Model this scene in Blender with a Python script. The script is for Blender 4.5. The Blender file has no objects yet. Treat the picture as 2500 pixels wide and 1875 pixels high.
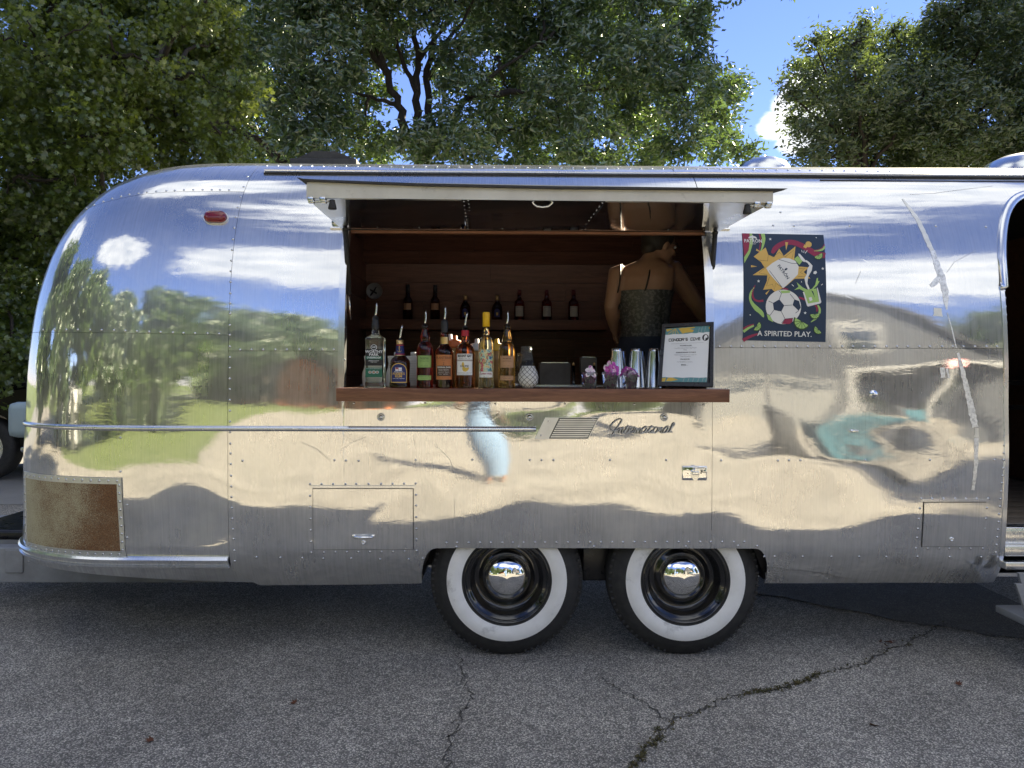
import bpy, bmesh, math, random
import numpy as np
from mathutils import Vector, Matrix
from mathutils.bvhtree import BVHTree

rnd = random.Random(7)
rng = np.random.default_rng(7)
PI = math.pi
sc = bpy.context.scene
COL = sc.collection

# ------------------------------------------------------------------ camera
FPX, CAM_D, CAM_H = 1800.0, 3.5, 1.385
YAW, ROLL, HOR = math.radians(0.7), math.radians(0.19), 905.0
cam_d = bpy.data.cameras.new('camera')
cam = bpy.data.objects.new('camera', cam_d)
COL.objects.link(cam)
cam_d.sensor_width = 36.0
cam_d.lens = FPX / 2500 * 36.0
cam_d.shift_y = -(937.5 - HOR) / 2500
cam_d.clip_start = 0.05
cam_d.clip_end = 2000
CAMP = Vector((0, -CAM_D, CAM_H))
cam.matrix_world = (Matrix.Translation(CAMP) @ Matrix.Rotation(-YAW, 4, 'Z')
                    @ Matrix.Rotation(PI / 2, 4, 'X') @ Matrix.Rotation(ROLL, 4, 'Z'))
sc.camera = cam

# ------------------------------------------------------------------ light
SUN_AZ, SUN_EL = math.radians(42), math.radians(34)
world = bpy.data.worlds.new('World')
sc.world = world
world.use_nodes = True
SUN_STRENGTH, SKY_STRENGTH, EXPOSURE = 4.3, 0.095, 2.45
sun_d = bpy.data.lights.new('sun', 'SUN')
sun_d.energy = SUN_STRENGTH
sun_d.angle = math.radians(0.55)
sun_d.color = (1.0, 0.88, 0.64)
sun = bpy.data.objects.new('sun', sun_d)
COL.objects.link(sun)
sdir = Vector((math.sin(SUN_AZ) * math.cos(SUN_EL), math.cos(SUN_AZ) * math.cos(SUN_EL), math.sin(SUN_EL)))
sun.rotation_euler = sdir.to_track_quat('Z', 'Y').to_euler()
sun.location = sdir * 60
vs = sc.view_settings
vs.view_transform = 'Standard'
vs.look = 'None'
vs.gamma = 1
vs.use_curve_mapping = False
vs.exposure = EXPOSURE
sc.cycles.max_bounces = 10
sc.cycles.transparent_max_bounces = 24
sc.cycles.transmission_bounces = 8
sc.cycles.glossy_bounces = 6
sc.cycles.caustics_reflective = True
sc.cycles.blur_glossy = 0.5
sc.cycles.caustics_refractive = False
sc.cycles.sample_clamp_indirect = 4

def build_world():
    nt = world.node_tree
    N, L = nt.nodes, nt.links
    N.clear()
    out = N.new('ShaderNodeOutputWorld')
    bg = N.new('ShaderNodeBackground')
    bg.inputs['Strength'].default_value = SKY_STRENGTH
    L.new(bg.outputs[0], out.inputs[0])
    sky = N.new('ShaderNodeTexSky')
    sky.sky_type = 'NISHITA'
    sky.sun_disc = False
    sky.sun_elevation = SUN_EL
    sky.sun_rotation = SUN_AZ
    sky.air_density = 0.85
    sky.dust_density = 0.0
    sky.ozone_density = 4.0
    tc = N.new('ShaderNodeTexCoord')
    # cloud coverage: soft banks placed by direction, broken up by noise
    def blob(c, r, k):
        c = Vector(c).normalized()
        s = N.new('ShaderNodeVectorMath'); s.operation = 'SUBTRACT'
        L.new(tc.outputs['Generated'], s.inputs[0]); s.inputs[1].default_value = c
        m = N.new('ShaderNodeVectorMath'); m.operation = 'MULTIPLY'
        L.new(s.outputs[0], m.inputs[0]); m.inputs[1].default_value = (1 / r, 1 / r, k / r)
        ln = N.new('ShaderNodeVectorMath'); ln.operation = 'LENGTH'
        L.new(m.outputs[0], ln.inputs[0])
        q = N.new('ShaderNodeMath'); q.operation = 'SUBTRACT'
        q.inputs[0].default_value = 1.0; q.use_clamp = True
        L.new(ln.outputs['Value'], q.inputs[1])
        return q.outputs[0]
    acc = None
    for c, r, k in CLOUDS:
        b = blob(c, r, k)
        if acc is None:
            acc = b
        else:
            a = N.new('ShaderNodeMath'); a.operation = 'MAXIMUM'
            L.new(acc, a.inputs[0]); L.new(b, a.inputs[1]); acc = a.outputs[0]
    nz = N.new('ShaderNodeTexNoise')
    nz.inputs['Scale'].default_value = 9.0
    nz.inputs['Detail'].default_value = 9.0
    nz.inputs['Roughness'].default_value = 0.68
    nz.inputs['Distortion'].default_value = 0.25
    mp = N.new('ShaderNodeMapping'); mp.inputs['Scale'].default_value = (1, 1, 2.2)
    L.new(tc.outputs['Generated'], mp.inputs[0]); L.new(mp.outputs[0], nz.inputs['Vector'])
    # edge = cov*1.5 + noise - 1
    m1 = N.new('ShaderNodeMath'); m1.operation = 'MULTIPLY_ADD'
    L.new(acc, m1.inputs[0]); m1.inputs[1].default_value = 1.15; L.new(nz.outputs[0], m1.inputs[2])
    rp = N.new('ShaderNodeMapRange'); rp.interpolation_type = 'SMOOTHSTEP'
    L.new(m1.outputs[0], rp.inputs[0])
    rp.inputs['From Min'].default_value = 0.80; rp.inputs['From Max'].default_value = 1.08
    nz2 = N.new('ShaderNodeTexNoise')
    nz2.inputs['Scale'].default_value = 13.0; nz2.inputs['Detail'].default_value = 6.0
    L.new(mp.outputs[0], nz2.inputs['Vector'])
    cr = N.new('ShaderNodeValToRGB')
    cr.color_ramp.elements[0].position = 0.3; cr.color_ramp.elements[0].color = (1.95, 2.1, 2.35, 1)
    cr.color_ramp.elements[1].position = 0.7; cr.color_ramp.elements[1].color = (3.3, 3.3, 3.3, 1)
    L.new(nz2.outputs[0], cr.inputs[0])
    mx = N.new('ShaderNodeMixRGB')
    tn = N.new('ShaderNodeMixRGB'); tn.blend_type = 'MULTIPLY'; tn.inputs[0].default_value = 1; tn.inputs[2].default_value = (.40, .365, .455, 1); L.new(sky.outputs[0], tn.inputs[1])
    L.new(rp.outputs[0], mx.inputs[0]); L.new(tn.outputs[0], mx.inputs[1]); L.new(cr.outputs[0], mx.inputs[2])
    L.new(mx.outputs[0], bg.inputs[0])

CLOUDS = [((0.372, 1, 0.335), 0.036, 1.3), ((0.395, 1, 0.362), 0.040, 1.2), ((0.412, 1, 0.385), 0.042, 1.1), ((0.402, 1, 0.318), 0.042, 1.2), ((0.44, 1, 0.35), 0.05, 1.0), ((0.29, 1, 0.21), 0.045, 1.8), ((0.62, 1, 0.25), 0.08, 1.6),
          ((0.6, -1, 0.52), 0.50, 2.6), ((-0.25, -1, 0.62), 0.42, 2.0), ((-0.8, -0.6, 0.62), 0.30, 1.8), ((0.1, -1, 0.5), 0.4, 2.5),
          ((1.4, -0.7, 0.4), 0.4, 2.4), ((0.2, -1, 2.4), 0.62, 1.0), ((0.9, 0.1, 2.0), 0.45, 1.0),
          ((-1, 0.3, 0.5), 0.3, 2.0), ((-1, 0.2, 2.2), 0.3, 1.2)]
build_world()

# ------------------------------------------------------------------ helpers
ORG = {}
def wo(p):
    return ORG.get(p.name, Vector((0, 0, 0)))

def thing(name, label=None, cat=None, loc=(0, 0, 0), rz=0, group=None):
    o = bpy.data.objects.new(name, None)
    COL.objects.link(o)
    o.location = loc
    o.rotation_euler = (0, 0, rz)
    ORG[o.name] = Vector(loc)
    if label: o['label'] = label
    if cat: o['category'] = cat
    if group: o['group'] = group
    return o

def tag(o, label, cat, group=None):
    o['label'] = label; o['category'] = cat
    if group: o['group'] = group
    return o

def link(me, name, parent=None, world=True, kind=None, label=None):
    o = bpy.data.objects.new(name, me)
    COL.objects.link(o)
    if parent is not None:
        o.parent = parent
        if world:
            me.transform(Matrix.Translation(-wo(parent)))
            ORG[o.name] = wo(parent)
    if kind: o['kind'] = kind
    if label: o['label'] = label
    return o

def np_mesh(name, V, F, mat, smooth=True, mats=None, fmat=None):
    """V (n,3) array, F (m,k) int array"""
    me = bpy.data.meshes.new(name)
    V = np.asarray(V, dtype=np.float32); F = np.asarray(F, dtype=np.int32)
    m, k = F.shape
    me.vertices.add(len(V)); me.vertices.foreach_set('co', V.ravel())
    me.loops.add(m * k); me.loops.foreach_set('vertex_index', F.ravel())
    me.polygons.add(m)
    me.polygons.foreach_set('loop_start', np.arange(0, m * k, k, dtype=np.int32))
    me.polygons.foreach_set('use_smooth', np.full(m, smooth))
    me.materials.append(mat)
    me.update(calc_edges=True)
    return me

class MB:
    """collects simple solids into one mesh"""
    def __init__(s):
        s.v = []; s.f = []; s.sm = []; s.mi = []; s.cur = 0
    def add(s, vs, fs, smooth=False):
        o = len(s.v)
        s.v += [tuple(v) for v in vs]
        for f in fs:
            s.f.append(tuple(i + o for i in f)); s.sm.append(smooth); s.mi.append(s.cur)
        return s
    def box(s, c, d, rot=None, bev=0.0):
        hx, hy, hz = d[0] / 2, d[1] / 2, d[2] / 2
        M = (rot if rot is not None else Matrix.Identity(3))
        C = Vector(c)
        if bev <= 0:
            vs = [C + M @ Vector((x * hx, y * hy, z * hz)) for x in (-1, 1) for y in (-1, 1) for z in (-1, 1)]
            s.add(vs, [(0, 1, 3, 2), (4, 6, 7, 5), (0, 4, 5, 1), (2, 3, 7, 6), (0, 2, 6, 4), (1, 5, 7, 3)])
        else:
            bm = bmesh.new()
            bmesh.ops.create_cube(bm, size=1)
            for v in bm.verts: v.co = Vector((v.co.x * d[0], v.co.y * d[1], v.co.z * d[2]))
            bmesh.ops.bevel(bm, geom=bm.edges[:], offset=min(bev, min(d) * .45), segments=2, affect='EDGES', profile=.6)
            bm.verts.index_update()
            s.add([C + M @ v.co for v in bm.verts], [tuple(v.index for v in f.verts) for f in bm.faces], True)
            bm.free()
        return s
    def bb(s, a, b, bev=0.0):
        return s.box([(a[i] + b[i]) / 2 for i in range(3)], [abs(b[i] - a[i]) for i in range(3)], None, bev)
    def tube(s, pts, r, n=8, caps=True, smooth=True):
        pts = [Vector(p) for p in pts]
        rs = r if isinstance(r, (list, tuple)) else [r] * len(pts)
        vs = []; up = None
        for i, p in enumerate(pts):
            t = (pts[min(i + 1, len(pts) - 1)] - pts[max(i - 1, 0)])
            if t.length < 1e-9: t = Vector((0, 0, 1))
            t.normalize()
            if up is None:
                up = Vector((0, 0, 1)) if abs(t.z) < .9 else Vector((1, 0, 0))
            a = t.cross(up)
            if a.length < 1e-6: a = t.cross(Vector((0, 1, 0)))
            a.normalize(); b = a.cross(t).normalized(); up = b
            for k in range(n):
                q = 2 * PI * k / n
                vs.append(p + (a * math.cos(q) + b * math.sin(q)) * rs[i])
        fs = []
        for i in range(len(pts) - 1):
            for k in range(n):
                fs.append((i * n + k, i * n + (k + 1) % n, (i + 1) * n + (k + 1) % n, (i + 1) * n + k))
        s.add(vs, fs, smooth)
        if caps:
            o = len(s.v) - len(vs)
            s.f.append(tuple(o + k for k in range(n))[::-1]); s.sm.append(False); s.mi.append(s.cur)
            o2 = o + (len(pts) - 1) * n
            s.f.append(tuple(o2 + k for k in range(n))); s.sm.append(False); s.mi.append(s.cur)
        return s
    def cyl(s, a, b, r, n=16, r2=None, smooth=True):
        return s.tube([a, b], [r, r if r2 is None else r2], n, True, smooth)
    def lathe(s, prof, c=(0, 0, 0), n=24, axis='Z', smooth=True, close=True, sx=1, sy=1):
        """prof: (r,h) list"""
        C = Vector(c); vs = []
        for r, h in prof:
            for k in range(n):
                q = 2 * PI * k / n
                x, y = r * math.cos(q) * sx, r * math.sin(q) * sy
                if axis == 'Z': v = Vector((x, y, h))
                elif axis == 'Y': v = Vector((x, h, y))
                else: v = Vector((h, x, y))
                vs.append(C + v)
        fs = []
        for i in range(len(prof) - 1):
            for k in range(n):
                f = (i * n + k, i * n + (k + 1) % n, (i + 1) * n + (k + 1) % n, (i + 1) * n + k)
                fs.append(f if axis != 'Y' else f[::-1])
        s.add(vs, fs, smooth)
        if close:
            o = len(s.v) - len(vs)
            if prof[0][0] > 1e-5: s.f.append(tuple(o + k for k in range(n))[::-1]); s.sm.append(False); s.mi.append(s.cur)
            if prof[-1][0] > 1e-5: s.f.append(tuple(o + (len(prof) - 1) * n + k for k in range(n))); s.sm.append(False); s.mi.append(s.cur)
        return s
    def prism(s, poly, y0, y1, M=None):
        """poly in (x,z), extruded in y; M optional 4x4"""
        n = len(poly)
        vs = [Vector((x, y0, z)) for x, z in poly] + [Vector((x, y1, z)) for x, z in poly]
        if M is not None: vs = [M @ v for v in vs]
        s.add(vs, [tuple(range(n)), tuple(range(n, 2 * n))[::-1]] + [(i, i + n, (i + 1) % n + n, (i + 1) % n) for i in range(n)])
        return s
    def poly(s, pts):
        s.add(pts, [tuple(range(len(pts)))]); return s
    def build(s, name, mat, parent=None, world=True, kind=None, label=None):
        me = bpy.data.meshes.new(name)
        me.from_pydata([tuple(v) for v in s.v], [], s.f)
        mats = mat if isinstance(mat, (list, tuple)) else [mat]
        for m in mats: me.materials.append(m)
        me.polygons.foreach_set('use_smooth', s.sm)
        if len(mats) > 1: me.polygons.foreach_set('material_index', s.mi)
        bm = bmesh.new(); bm.from_mesh(me)
        bmesh.ops.recalc_face_normals(bm, faces=bm.faces)
        bm.to_mesh(me); bm.free()
        me.update()
        return link(me, name, parent, world, kind, label)

def copy_tree(o, parent=None):
    c = o.copy(); COL.objects.link(c); c.parent = parent
    for ch in list(o.children): copy_tree(ch, c)
    return c

# ------------------------------------------------------------------ materials
def mat(name, col, rough=0.5, metal=0.0, spec=0.5, trans=0.0, ior=1.45, noise=None, bump=None, rnoise=None, coat=0.0, emit=None, sheen=0, coord='Object', scale3=(1, 1, 1), stain=None, alpha=1.0, sss=0):
    """noise=(scale, col2, detail[, lo, hi]); bump=(scale, dist[, detail]); rnoise=(scale, rough2); stain=(scale,col,lo,hi)"""
    m = bpy.data.materials.new(name); m.use_nodes = True
    nt = m.node_tree; N, L = nt.nodes, nt.links
    p = N['Principled BSDF']
    I = p.inputs
    I['Base Color'].default_value = (*col, 1); I['Roughness'].default_value = rough
    I['Metallic'].default_value = metal; I['Specular IOR Level'].default_value = spec
    I['Transmission Weight'].default_value = trans; I['IOR'].default_value = ior
    I['Coat Weight'].default_value = coat; I['Coat Roughness'].default_value = 0.05
    I['Alpha'].default_value = alpha
    if sss:
        I['Subsurface Weight'].default_value = sss; I['Subsurface Radius'].default_value = (0.02, 0.008, 0.004); I['Subsurface Scale'].default_value = 1
    if emit: I['Emission Color'].default_value = (*emit[0], 1); I['Emission Strength'].default_value = emit[1]
    if noise or bump or rnoise or stain:
        tc = N.new('ShaderNodeTexCoord'); mp = N.new('ShaderNodeMapping'); mp.inputs['Scale'].default_value = scale3
        L.new(tc.outputs[coord], mp.inputs[0])
        def nz(sc_, det=5, ro=.6):
            n = N.new('ShaderNodeTexNoise'); n.inputs['Scale'].default_value = sc_; n.inputs['Detail'].default_value = det
            n.inputs['Roughness'].default_value = ro; L.new(mp.outputs[0], n.inputs['Vector']); return n
        colout = None
        if noise:
            n = nz(noise[0], noise[2] if len(noise) > 2 else 5)
            r = N.new('ShaderNodeValToRGB')
            lo, hi = (noise[3], noise[4]) if len(noise) > 4 else (.35, .65)
            r.color_ramp.elements[0].position = lo; r.color_ramp.elements[1].position = hi
            r.color_ramp.elements[0].color = (*col, 1); r.color_ramp.elements[1].color = (*noise[1], 1)
            L.new(n.outputs[0], r.inputs[0]); colout = r.outputs[0]
        if stain:
            n = nz(stain[0], 8, .7)
            mr = N.new('ShaderNodeMapRange'); mr.inputs['From Min'].default_value = stain[2]; mr.inputs['From Max'].default_value = stain[3]
            L.new(n.outputs[0], mr.inputs[0])
            mx = N.new('ShaderNodeMixRGB'); L.new(mr.outputs[0], mx.inputs[0])
            if colout: L.new(colout, mx.inputs[1])
            else: mx.inputs[1].default_value = (*col, 1)
            mx.inputs[2].default_value = (*stain[1], 1); colout = mx.outputs[0]
        if colout: L.new(colout, I['Base Color'])
        if rnoise:
            n = nz(rnoise[0], 6)
            mr = N.new('ShaderNodeMapRange'); mr.inputs['From Min'].default_value = .3; mr.inputs['From Max'].default_value = .7
            mr.inputs['To Min'].default_value = rough; mr.inputs['To Max'].default_value = rnoise[1]
            L.new(n.outputs[0], mr.inputs[0]); L.new(mr.outputs[0], I['Roughness'])
        if bump:
            n = nz(bump[0], bump[2] if len(bump) > 2 else 4)
            b = N.new('ShaderNodeBump'); b.inputs['Distance'].default_value = bump[1]; b.inputs['Strength'].default_value = 1
            L.new(n.outputs[0], b.inputs['Height']); L.new(b.outputs[0], I['Normal'])
    return m

def polished(name, tint=(0.79, 0.79, 0.78), r0=0.008, r1=0.035, haze=0.28, wave=0.0008, streak=(1, 1, 1), swirl=1.0):
    """hand-polished sheet aluminium: sharp lobe + hazy lobe, oil-canning and buffing marks"""
    m = bpy.data.materials.new(name); m.use_nodes = True
    nt = m.node_tree; N, L = nt.nodes, nt.links
    N.clear()
    out = N.new('ShaderNodeOutputMaterial')
    a = N.new('ShaderNodeBsdfPrincipled'); a.inputs['Metallic'].default_value = 1
    b = N.new('ShaderNodeBsdfPrincipled'); b.inputs['Metallic'].default_value = 0.7
    mx = N.new('ShaderNodeMixShader'); L.new(a.outputs[0], mx.inputs[1]); L.new(b.outputs[0], mx.inputs[2]); L.new(mx.outputs[0], out.inputs[0])
    tc = N.new('ShaderNodeTexCoord')
    def mapn(s):
        q = N.new('ShaderNodeMapping'); q.inputs['Scale'].default_value = s; L.new(tc.outputs['Object'], q.inputs[0]); return q.outputs[0]
    def nz(v, s, d=4, ro=.55, dist=0):
        n = N.new('ShaderNodeTexNoise'); n.inputs['Scale'].default_value = s; n.inputs['Detail'].default_value = d
        n.inputs['Roughness'].default_value = ro; n.inputs['Distortion'].default_value = dist; L.new(v, n.inputs['Vector']); return n.outputs[0]
    iso = mapn((1, 1, 1)); hor = mapn((0.5, 1, 1.4)); ver = mapn((60, 1, 3))
    big = nz(iso, 1.6, 4); 
    col = N.new('ShaderNodeValToRGB'); col.color_ramp.elements[0].position = .3; col.color_ramp.elements[1].position = .72
    col.color_ramp.elements[0].color = (tint[0] * .90, tint[1] * .90, tint[2] * .91, 1); col.color_ramp.elements[1].color = (*tint, 1)
    L.new(big, col.inputs[0]); L.new(col.outputs[0], a.inputs['Base Color'])
    b.inputs['Base Color'].default_value = (tint[0] * .92, tint[1] * .93, tint[2] * .93, 1)
    b.inputs['Roughness'].default_value = 0.34
    rr = N.new('ShaderNodeMapRange'); rr.inputs['From Min'].default_value = .35; rr.inputs['From Max'].default_value = .68
    rr.inputs['To Min'].default_value = r0; rr.inputs['To Max'].default_value = r1
    L.new(nz(iso, 2.3, 7, .65, .6), rr.inputs[0]); L.new(rr.outputs[0], a.inputs['Roughness'])
    # haze amount: patchy, with fine brushed vertical grain
    hm = N.new('ShaderNodeMapRange'); hm.inputs['From Min'].default_value = .3; hm.inputs['From Max'].default_value = .75
    hm.inputs['To Min'].default_value = haze * .5; hm.inputs['To Max'].default_value = haze * 1.7
    g = nz(ver, 2.0, 3); g2 = nz(iso, 3.1, 6)
    ad = N.new('ShaderNodeMath'); ad.operation = 'MULTIPLY_ADD'; L.new(g, ad.inputs[0]); ad.inputs[1].default_value = .30
    hh = N.new('ShaderNodeMath'); hh.operation = 'MULTIPLY'; L.new(g2, hh.inputs[0]); hh.inputs[1].default_value = .75
    L.new(hh.outputs[0], ad.inputs[2]); L.new(ad.outputs[0], hm.inputs[0]); L.new(hm.outputs[0], mx.inputs[0])
    # relief
    b1 = N.new('ShaderNodeBump'); b1.inputs['Distance'].default_value = wave; b1.inputs['Strength'].default_value = 1
    L.new(nz(hor, 3.6, 2.0, .45, .3), b1.inputs['Height'])
    b2 = N.new('ShaderNodeBump'); b2.inputs['Distance'].default_value = 0.00011 * swirl; b2.inputs['Strength'].default_value = 1
    L.new(nz(hor, 24, 3.0, .55, 1.5), b2.inputs['Height']); L.new(b1.outputs[0], b2.inputs['Normal'])
    b3 = N.new('ShaderNodeBump'); b3.inputs['Distance'].default_value = 0.00002 * swirl; b3.inputs['Strength'].default_value = 1
    L.new(nz(iso, 160, 3.0, .6, 2.0), b3.inputs['Height']); L.new(b2.outputs[0], b3.inputs['Normal'])
    L.new(b3.outputs[0], a.inputs['Normal']); L.new(b2.outputs[0], b.inputs['Normal'])
    return m

M = {}
M['metal'] = polished('polished_aluminium')
M['metal_dull'] = polished('dull_aluminium', (0.70, 0.71, 0.72), .12, .24, .4, .0004)
M['trim'] = polished('trim_aluminium', (0.80, 0.81, 0.82), .10, .2, .3, .0002)
M['rivet'] = mat('rivet_metal', (0.62, 0.63, 0.65), .16, 1)
M['chrome'] = mat('chrome', (0.88, 0.89, 0.9), .03, 1)
M['steel'] = mat('stainless_steel', (0.72, 0.73, 0.72), .16, 1, rnoise=(9, .28))
M['dark'] = mat('dark_gap', (0.012, 0.012, 0.013), .6)
M['rubber'] = mat('black_rubber', (0.022, 0.022, 0.024), .62, noise=(30, (.035, .035, .036)), bump=(180, .0004))
M['black'] = mat('black_paint', (0.012, 0.012, 0.014), .22, rnoise=(14, .4))
M['grey_paint'] = mat('grey_frame_paint', (0.30, 0.31, 0.325), .5, noise=(7, (.22, .225, .235)), bump=(40, .0006))
# ------------------------------------------------------------------ ground and setting
def ray(u, v):
    """direction of a pixel of the 2500-wide photograph, used to measure where things stand"""
    x, y = u - 1250.0, HOR - v
    c, s = math.cos(ROLL), math.sin(ROLL)
    x, y = x * c - y * s, x * s + y * c
    cy, sy = math.cos(YAW), math.sin(YAW)
    return Vector((x * cy + FPX * sy, -x * sy + FPX * cy, y)).normalized()
def P(u, v, Y):
    d = ray(u, v); return CAMP + d * ((Y + CAM_D) / d.y)
def G(u, v, z=0.0):
    d = ray(u, v); return CAMP + d * ((z - CAM_H) / d.z)

def ground_mat(name='worn_asphalt', k=1.0):
    m = bpy.data.materials.new(name); m.use_nodes = True
    nt = m.node_tree; N, L = nt.nodes, nt.links; p = N['Principled BSDF']
    tc = N.new('ShaderNodeTexCoord')
    v = N.new('ShaderNodeTexVoronoi'); v.inputs['Scale'].default_value = 150; v.inputs['Randomness'].default_value = 1
    nzw = N.new('ShaderNodeTexNoise'); nzw.inputs['Scale'].default_value = 60; L.new(tc.outputs['Object'], nzw.inputs['Vector'])
    wv = N.new('ShaderNodeMixRGB'); wv.blend_type = 'ADD'; wv.inputs[0].default_value = .012
    L.new(tc.outputs['Object'], wv.inputs[1]); L.new(nzw.outputs['Color'], wv.inputs[2]); L.new(wv.outputs[0], v.inputs['Vector'])
    # each stone its own grey
    st = N.new('ShaderNodeValToRGB')
    e = st.color_ramp.elements; e[0].position = 0; e[0].color = (.27, .255, .225, 1); e[1].position = 1; e[1].color = (.88, .82, .69, 1)
    x = e.new(.5); x.color = (.54, .505, .43, 1)
    sep = N.new('ShaderNodeSeparateColor'); L.new(v.outputs['Color'], sep.inputs[0]); L.new(sep.outputs[0], st.inputs[0])
    gap = N.new('ShaderNodeMapRange'); gap.inputs['From Min'].default_value = .34; gap.inputs['From Max'].default_value = .62
    L.new(v.outputs['Distance'], gap.inputs[0])
    m1 = N.new('ShaderNodeMixRGB'); L.new(gap.outputs[0], m1.inputs[0]); L.new(st.outputs[0], m1.inputs[1]); m1.inputs[2].default_value = (.18, .172, .152, 1)
    # broad wear and oil darkening
    def nz(s, d=6, ro=.6):
        n = N.new('ShaderNodeTexNoise'); n.inputs['Scale'].default_value = s; n.inputs['Detail'].default_value = d; n.inputs['Roughness'].default_value = ro
        L.new(tc.outputs['Object'], n.inputs['Vector']); return n.outputs[0]
    r2 = N.new('ShaderNodeValToRGB'); r2.color_ramp.elements[0].position = .36; r2.color_ramp.elements[0].color = (.52, .515, .51, 1)
    r2.color_ramp.elements[1].position = .60; r2.color_ramp.elements[1].color = (1, 1, 1, 1); L.new(nz(1.05, 9, .70), r2.inputs[0])
    m2 = N.new('ShaderNodeMixRGB'); m2.blend_type = 'MULTIPLY'; m2.inputs[0].default_value = .72; L.new(m1.outputs[0], m2.inputs[1]); L.new(r2.outputs[0], m2.inputs[2])
    r3 = N.new('ShaderNodeValToRGB'); r3.color_ramp.elements[0].position = .40; r3.color_ramp.elements[0].color = (.78, .77, .76, 1)
    r3.color_ramp.elements[1].position = .66; r3.color_ramp.elements[1].color = (1.12, 1.1, 1.06, 1); L.new(nz(22, 5, .6), r3.inputs[0])
    m3 = N.new('ShaderNodeMixRGB'); m3.blend_type = 'MULTIPLY'; m3.inputs[0].default_value = .8; L.new(m2.outputs[0], m3.inputs[1]); L.new(r3.outputs[0], m3.inputs[2])
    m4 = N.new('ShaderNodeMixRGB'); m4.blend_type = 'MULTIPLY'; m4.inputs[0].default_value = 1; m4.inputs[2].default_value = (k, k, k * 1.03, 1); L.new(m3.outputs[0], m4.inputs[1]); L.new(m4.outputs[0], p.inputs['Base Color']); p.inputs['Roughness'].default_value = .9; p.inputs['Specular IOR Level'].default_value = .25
    bp = N.new('ShaderNodeBump'); bp.invert = True; bp.inputs['Distance'].default_value = .004; L.new(v.outputs['Distance'], bp.inputs['Height']); L.new(bp.outputs[0], p.inputs['Normal'])
    return m
M['asphalt'] = ground_mat()
M['lawn'] = mat('lawn_grass', (0.105, 0.145, 0.040), .9, noise=(1.3, (.16, .19, .07), 8), bump=(90, .02), spec=.2)
M['concrete'] = mat('pale_concrete', (0.24, 0.235, 0.22), .9, noise=(2, (.20, .19, .18), 8), bump=(60, .002))
M['grass'] = mat('grass_blades', (0.07, 0.13, 0.025), .6, noise=(3, (.12, .17, .04)))

M['dark_ground'] = ground_mat('darker_asphalt', .33)
def sheet(name, poly, z, m, cut=None):
    me = bpy.data.meshes.new(name)
    me.from_pydata([(x, y, z) for x, y in poly], [], [tuple(range(len(poly)))])
    me.materials.append(m)
    o = link(me, name); o['kind'] = 'structure'; return o
sheet('lawn', [(-320, -320), (320, -320), (320, 320), (-320, 320)], -0.03, M['lawn'])
sheet('asphalt_drive', [(-38, 4.05), (-38, -4.2), (-6.5, -4.8), (-3.6, -6.0), (-4.6, -9.0), (-9.5, -42), (34, -42), (34, 4.05)], 0.0, M['asphalt'])
MB().bb((-38, 4.05, -.12), (34, 10.5, 0.012)).build('concrete_pavement', M['concrete'])['kind'] = 'structure'
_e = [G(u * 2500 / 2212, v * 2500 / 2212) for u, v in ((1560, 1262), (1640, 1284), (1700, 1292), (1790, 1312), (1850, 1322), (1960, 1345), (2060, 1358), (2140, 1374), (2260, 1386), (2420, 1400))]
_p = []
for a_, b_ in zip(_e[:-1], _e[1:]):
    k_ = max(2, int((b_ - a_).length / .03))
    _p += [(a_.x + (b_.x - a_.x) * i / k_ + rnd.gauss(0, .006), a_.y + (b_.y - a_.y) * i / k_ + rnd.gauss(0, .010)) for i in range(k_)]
sheet('dark_ground_sheet', _p + [(_e[-1].x, 1.8), (_e[0].x - .3, 1.8)], .004, M['dark_ground'])  # same asphalt texture in a darker tone, with a ragged front edge
sheet('far_road', [(-60, -50), (60, -50), (60, -43), (-60, -43)], -0.02, M['concrete'])

# ------------------------------------------------------------------ foliage
def leaf_mat(name, c1, c2, tr=(.25, .42, .05), tw=.45, gloss=.07):
    m = bpy.data.materials.new(name); m.use_nodes = True
    nt = m.node_tree; N, L = nt.nodes, nt.links; N.clear()
    out = N.new('ShaderNodeOutputMaterial')
    g = N.new('ShaderNodeNewGeometry')
    r = N.new('ShaderNodeValToRGB'); r.color_ramp.elements[0].color = (*c1, 1); r.color_ramp.elements[1].color = (*c2, 1)
    L.new(g.outputs['Random Per Island'], r.inputs[0])
    d = N.new('ShaderNodeBsdfDiffuse'); t = N.new('ShaderNodeBsdfTranslucent'); gl = N.new('ShaderNodeBsdfGlossy'); gl.inputs['Roughness'].default_value = .38
    gl.inputs['Color'].default_value = (.9, .95, .9, 1)
    L.new(r.outputs[0], d.inputs[0])
    mm = N.new('ShaderNodeMixRGB'); mm.inputs[0].default_value = .7; L.new(r.outputs[0], mm.inputs[1]); mm.inputs[2].default_value = (*tr, 1); L.new(mm.outputs[0], t.inputs[0])
    a = N.new('ShaderNodeMixShader'); a.inputs[0].default_value = tw; L.new(d.outputs[0], a.inputs[1]); L.new(t.outputs[0], a.inputs[2])
    b = N.new('ShaderNodeMixShader'); b.inputs[0].default_value = gloss; L.new(a.outputs[0], b.inputs[1]); L.new(gl.outputs[0], b.inputs[2])
    L.new(b.outputs[0], out.inputs[0])
    return m
M['leaf_maple'] = leaf_mat('maple_leaf', (.016, .034, .009), (.085, .125, .022), (.36, .44, .05), .34)
M['leaf_oak'] = leaf_mat('dark_tree_leaf', (.014, .034, .014), (.075, .120, .036), (.20, .32, .05), .28, .14)
M['leaf_dark'] = leaf_mat('glossy_dark_leaf', (.018, .036, .013), (.055, .085, .025), (.22, .30, .05), .30, .10)
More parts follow.
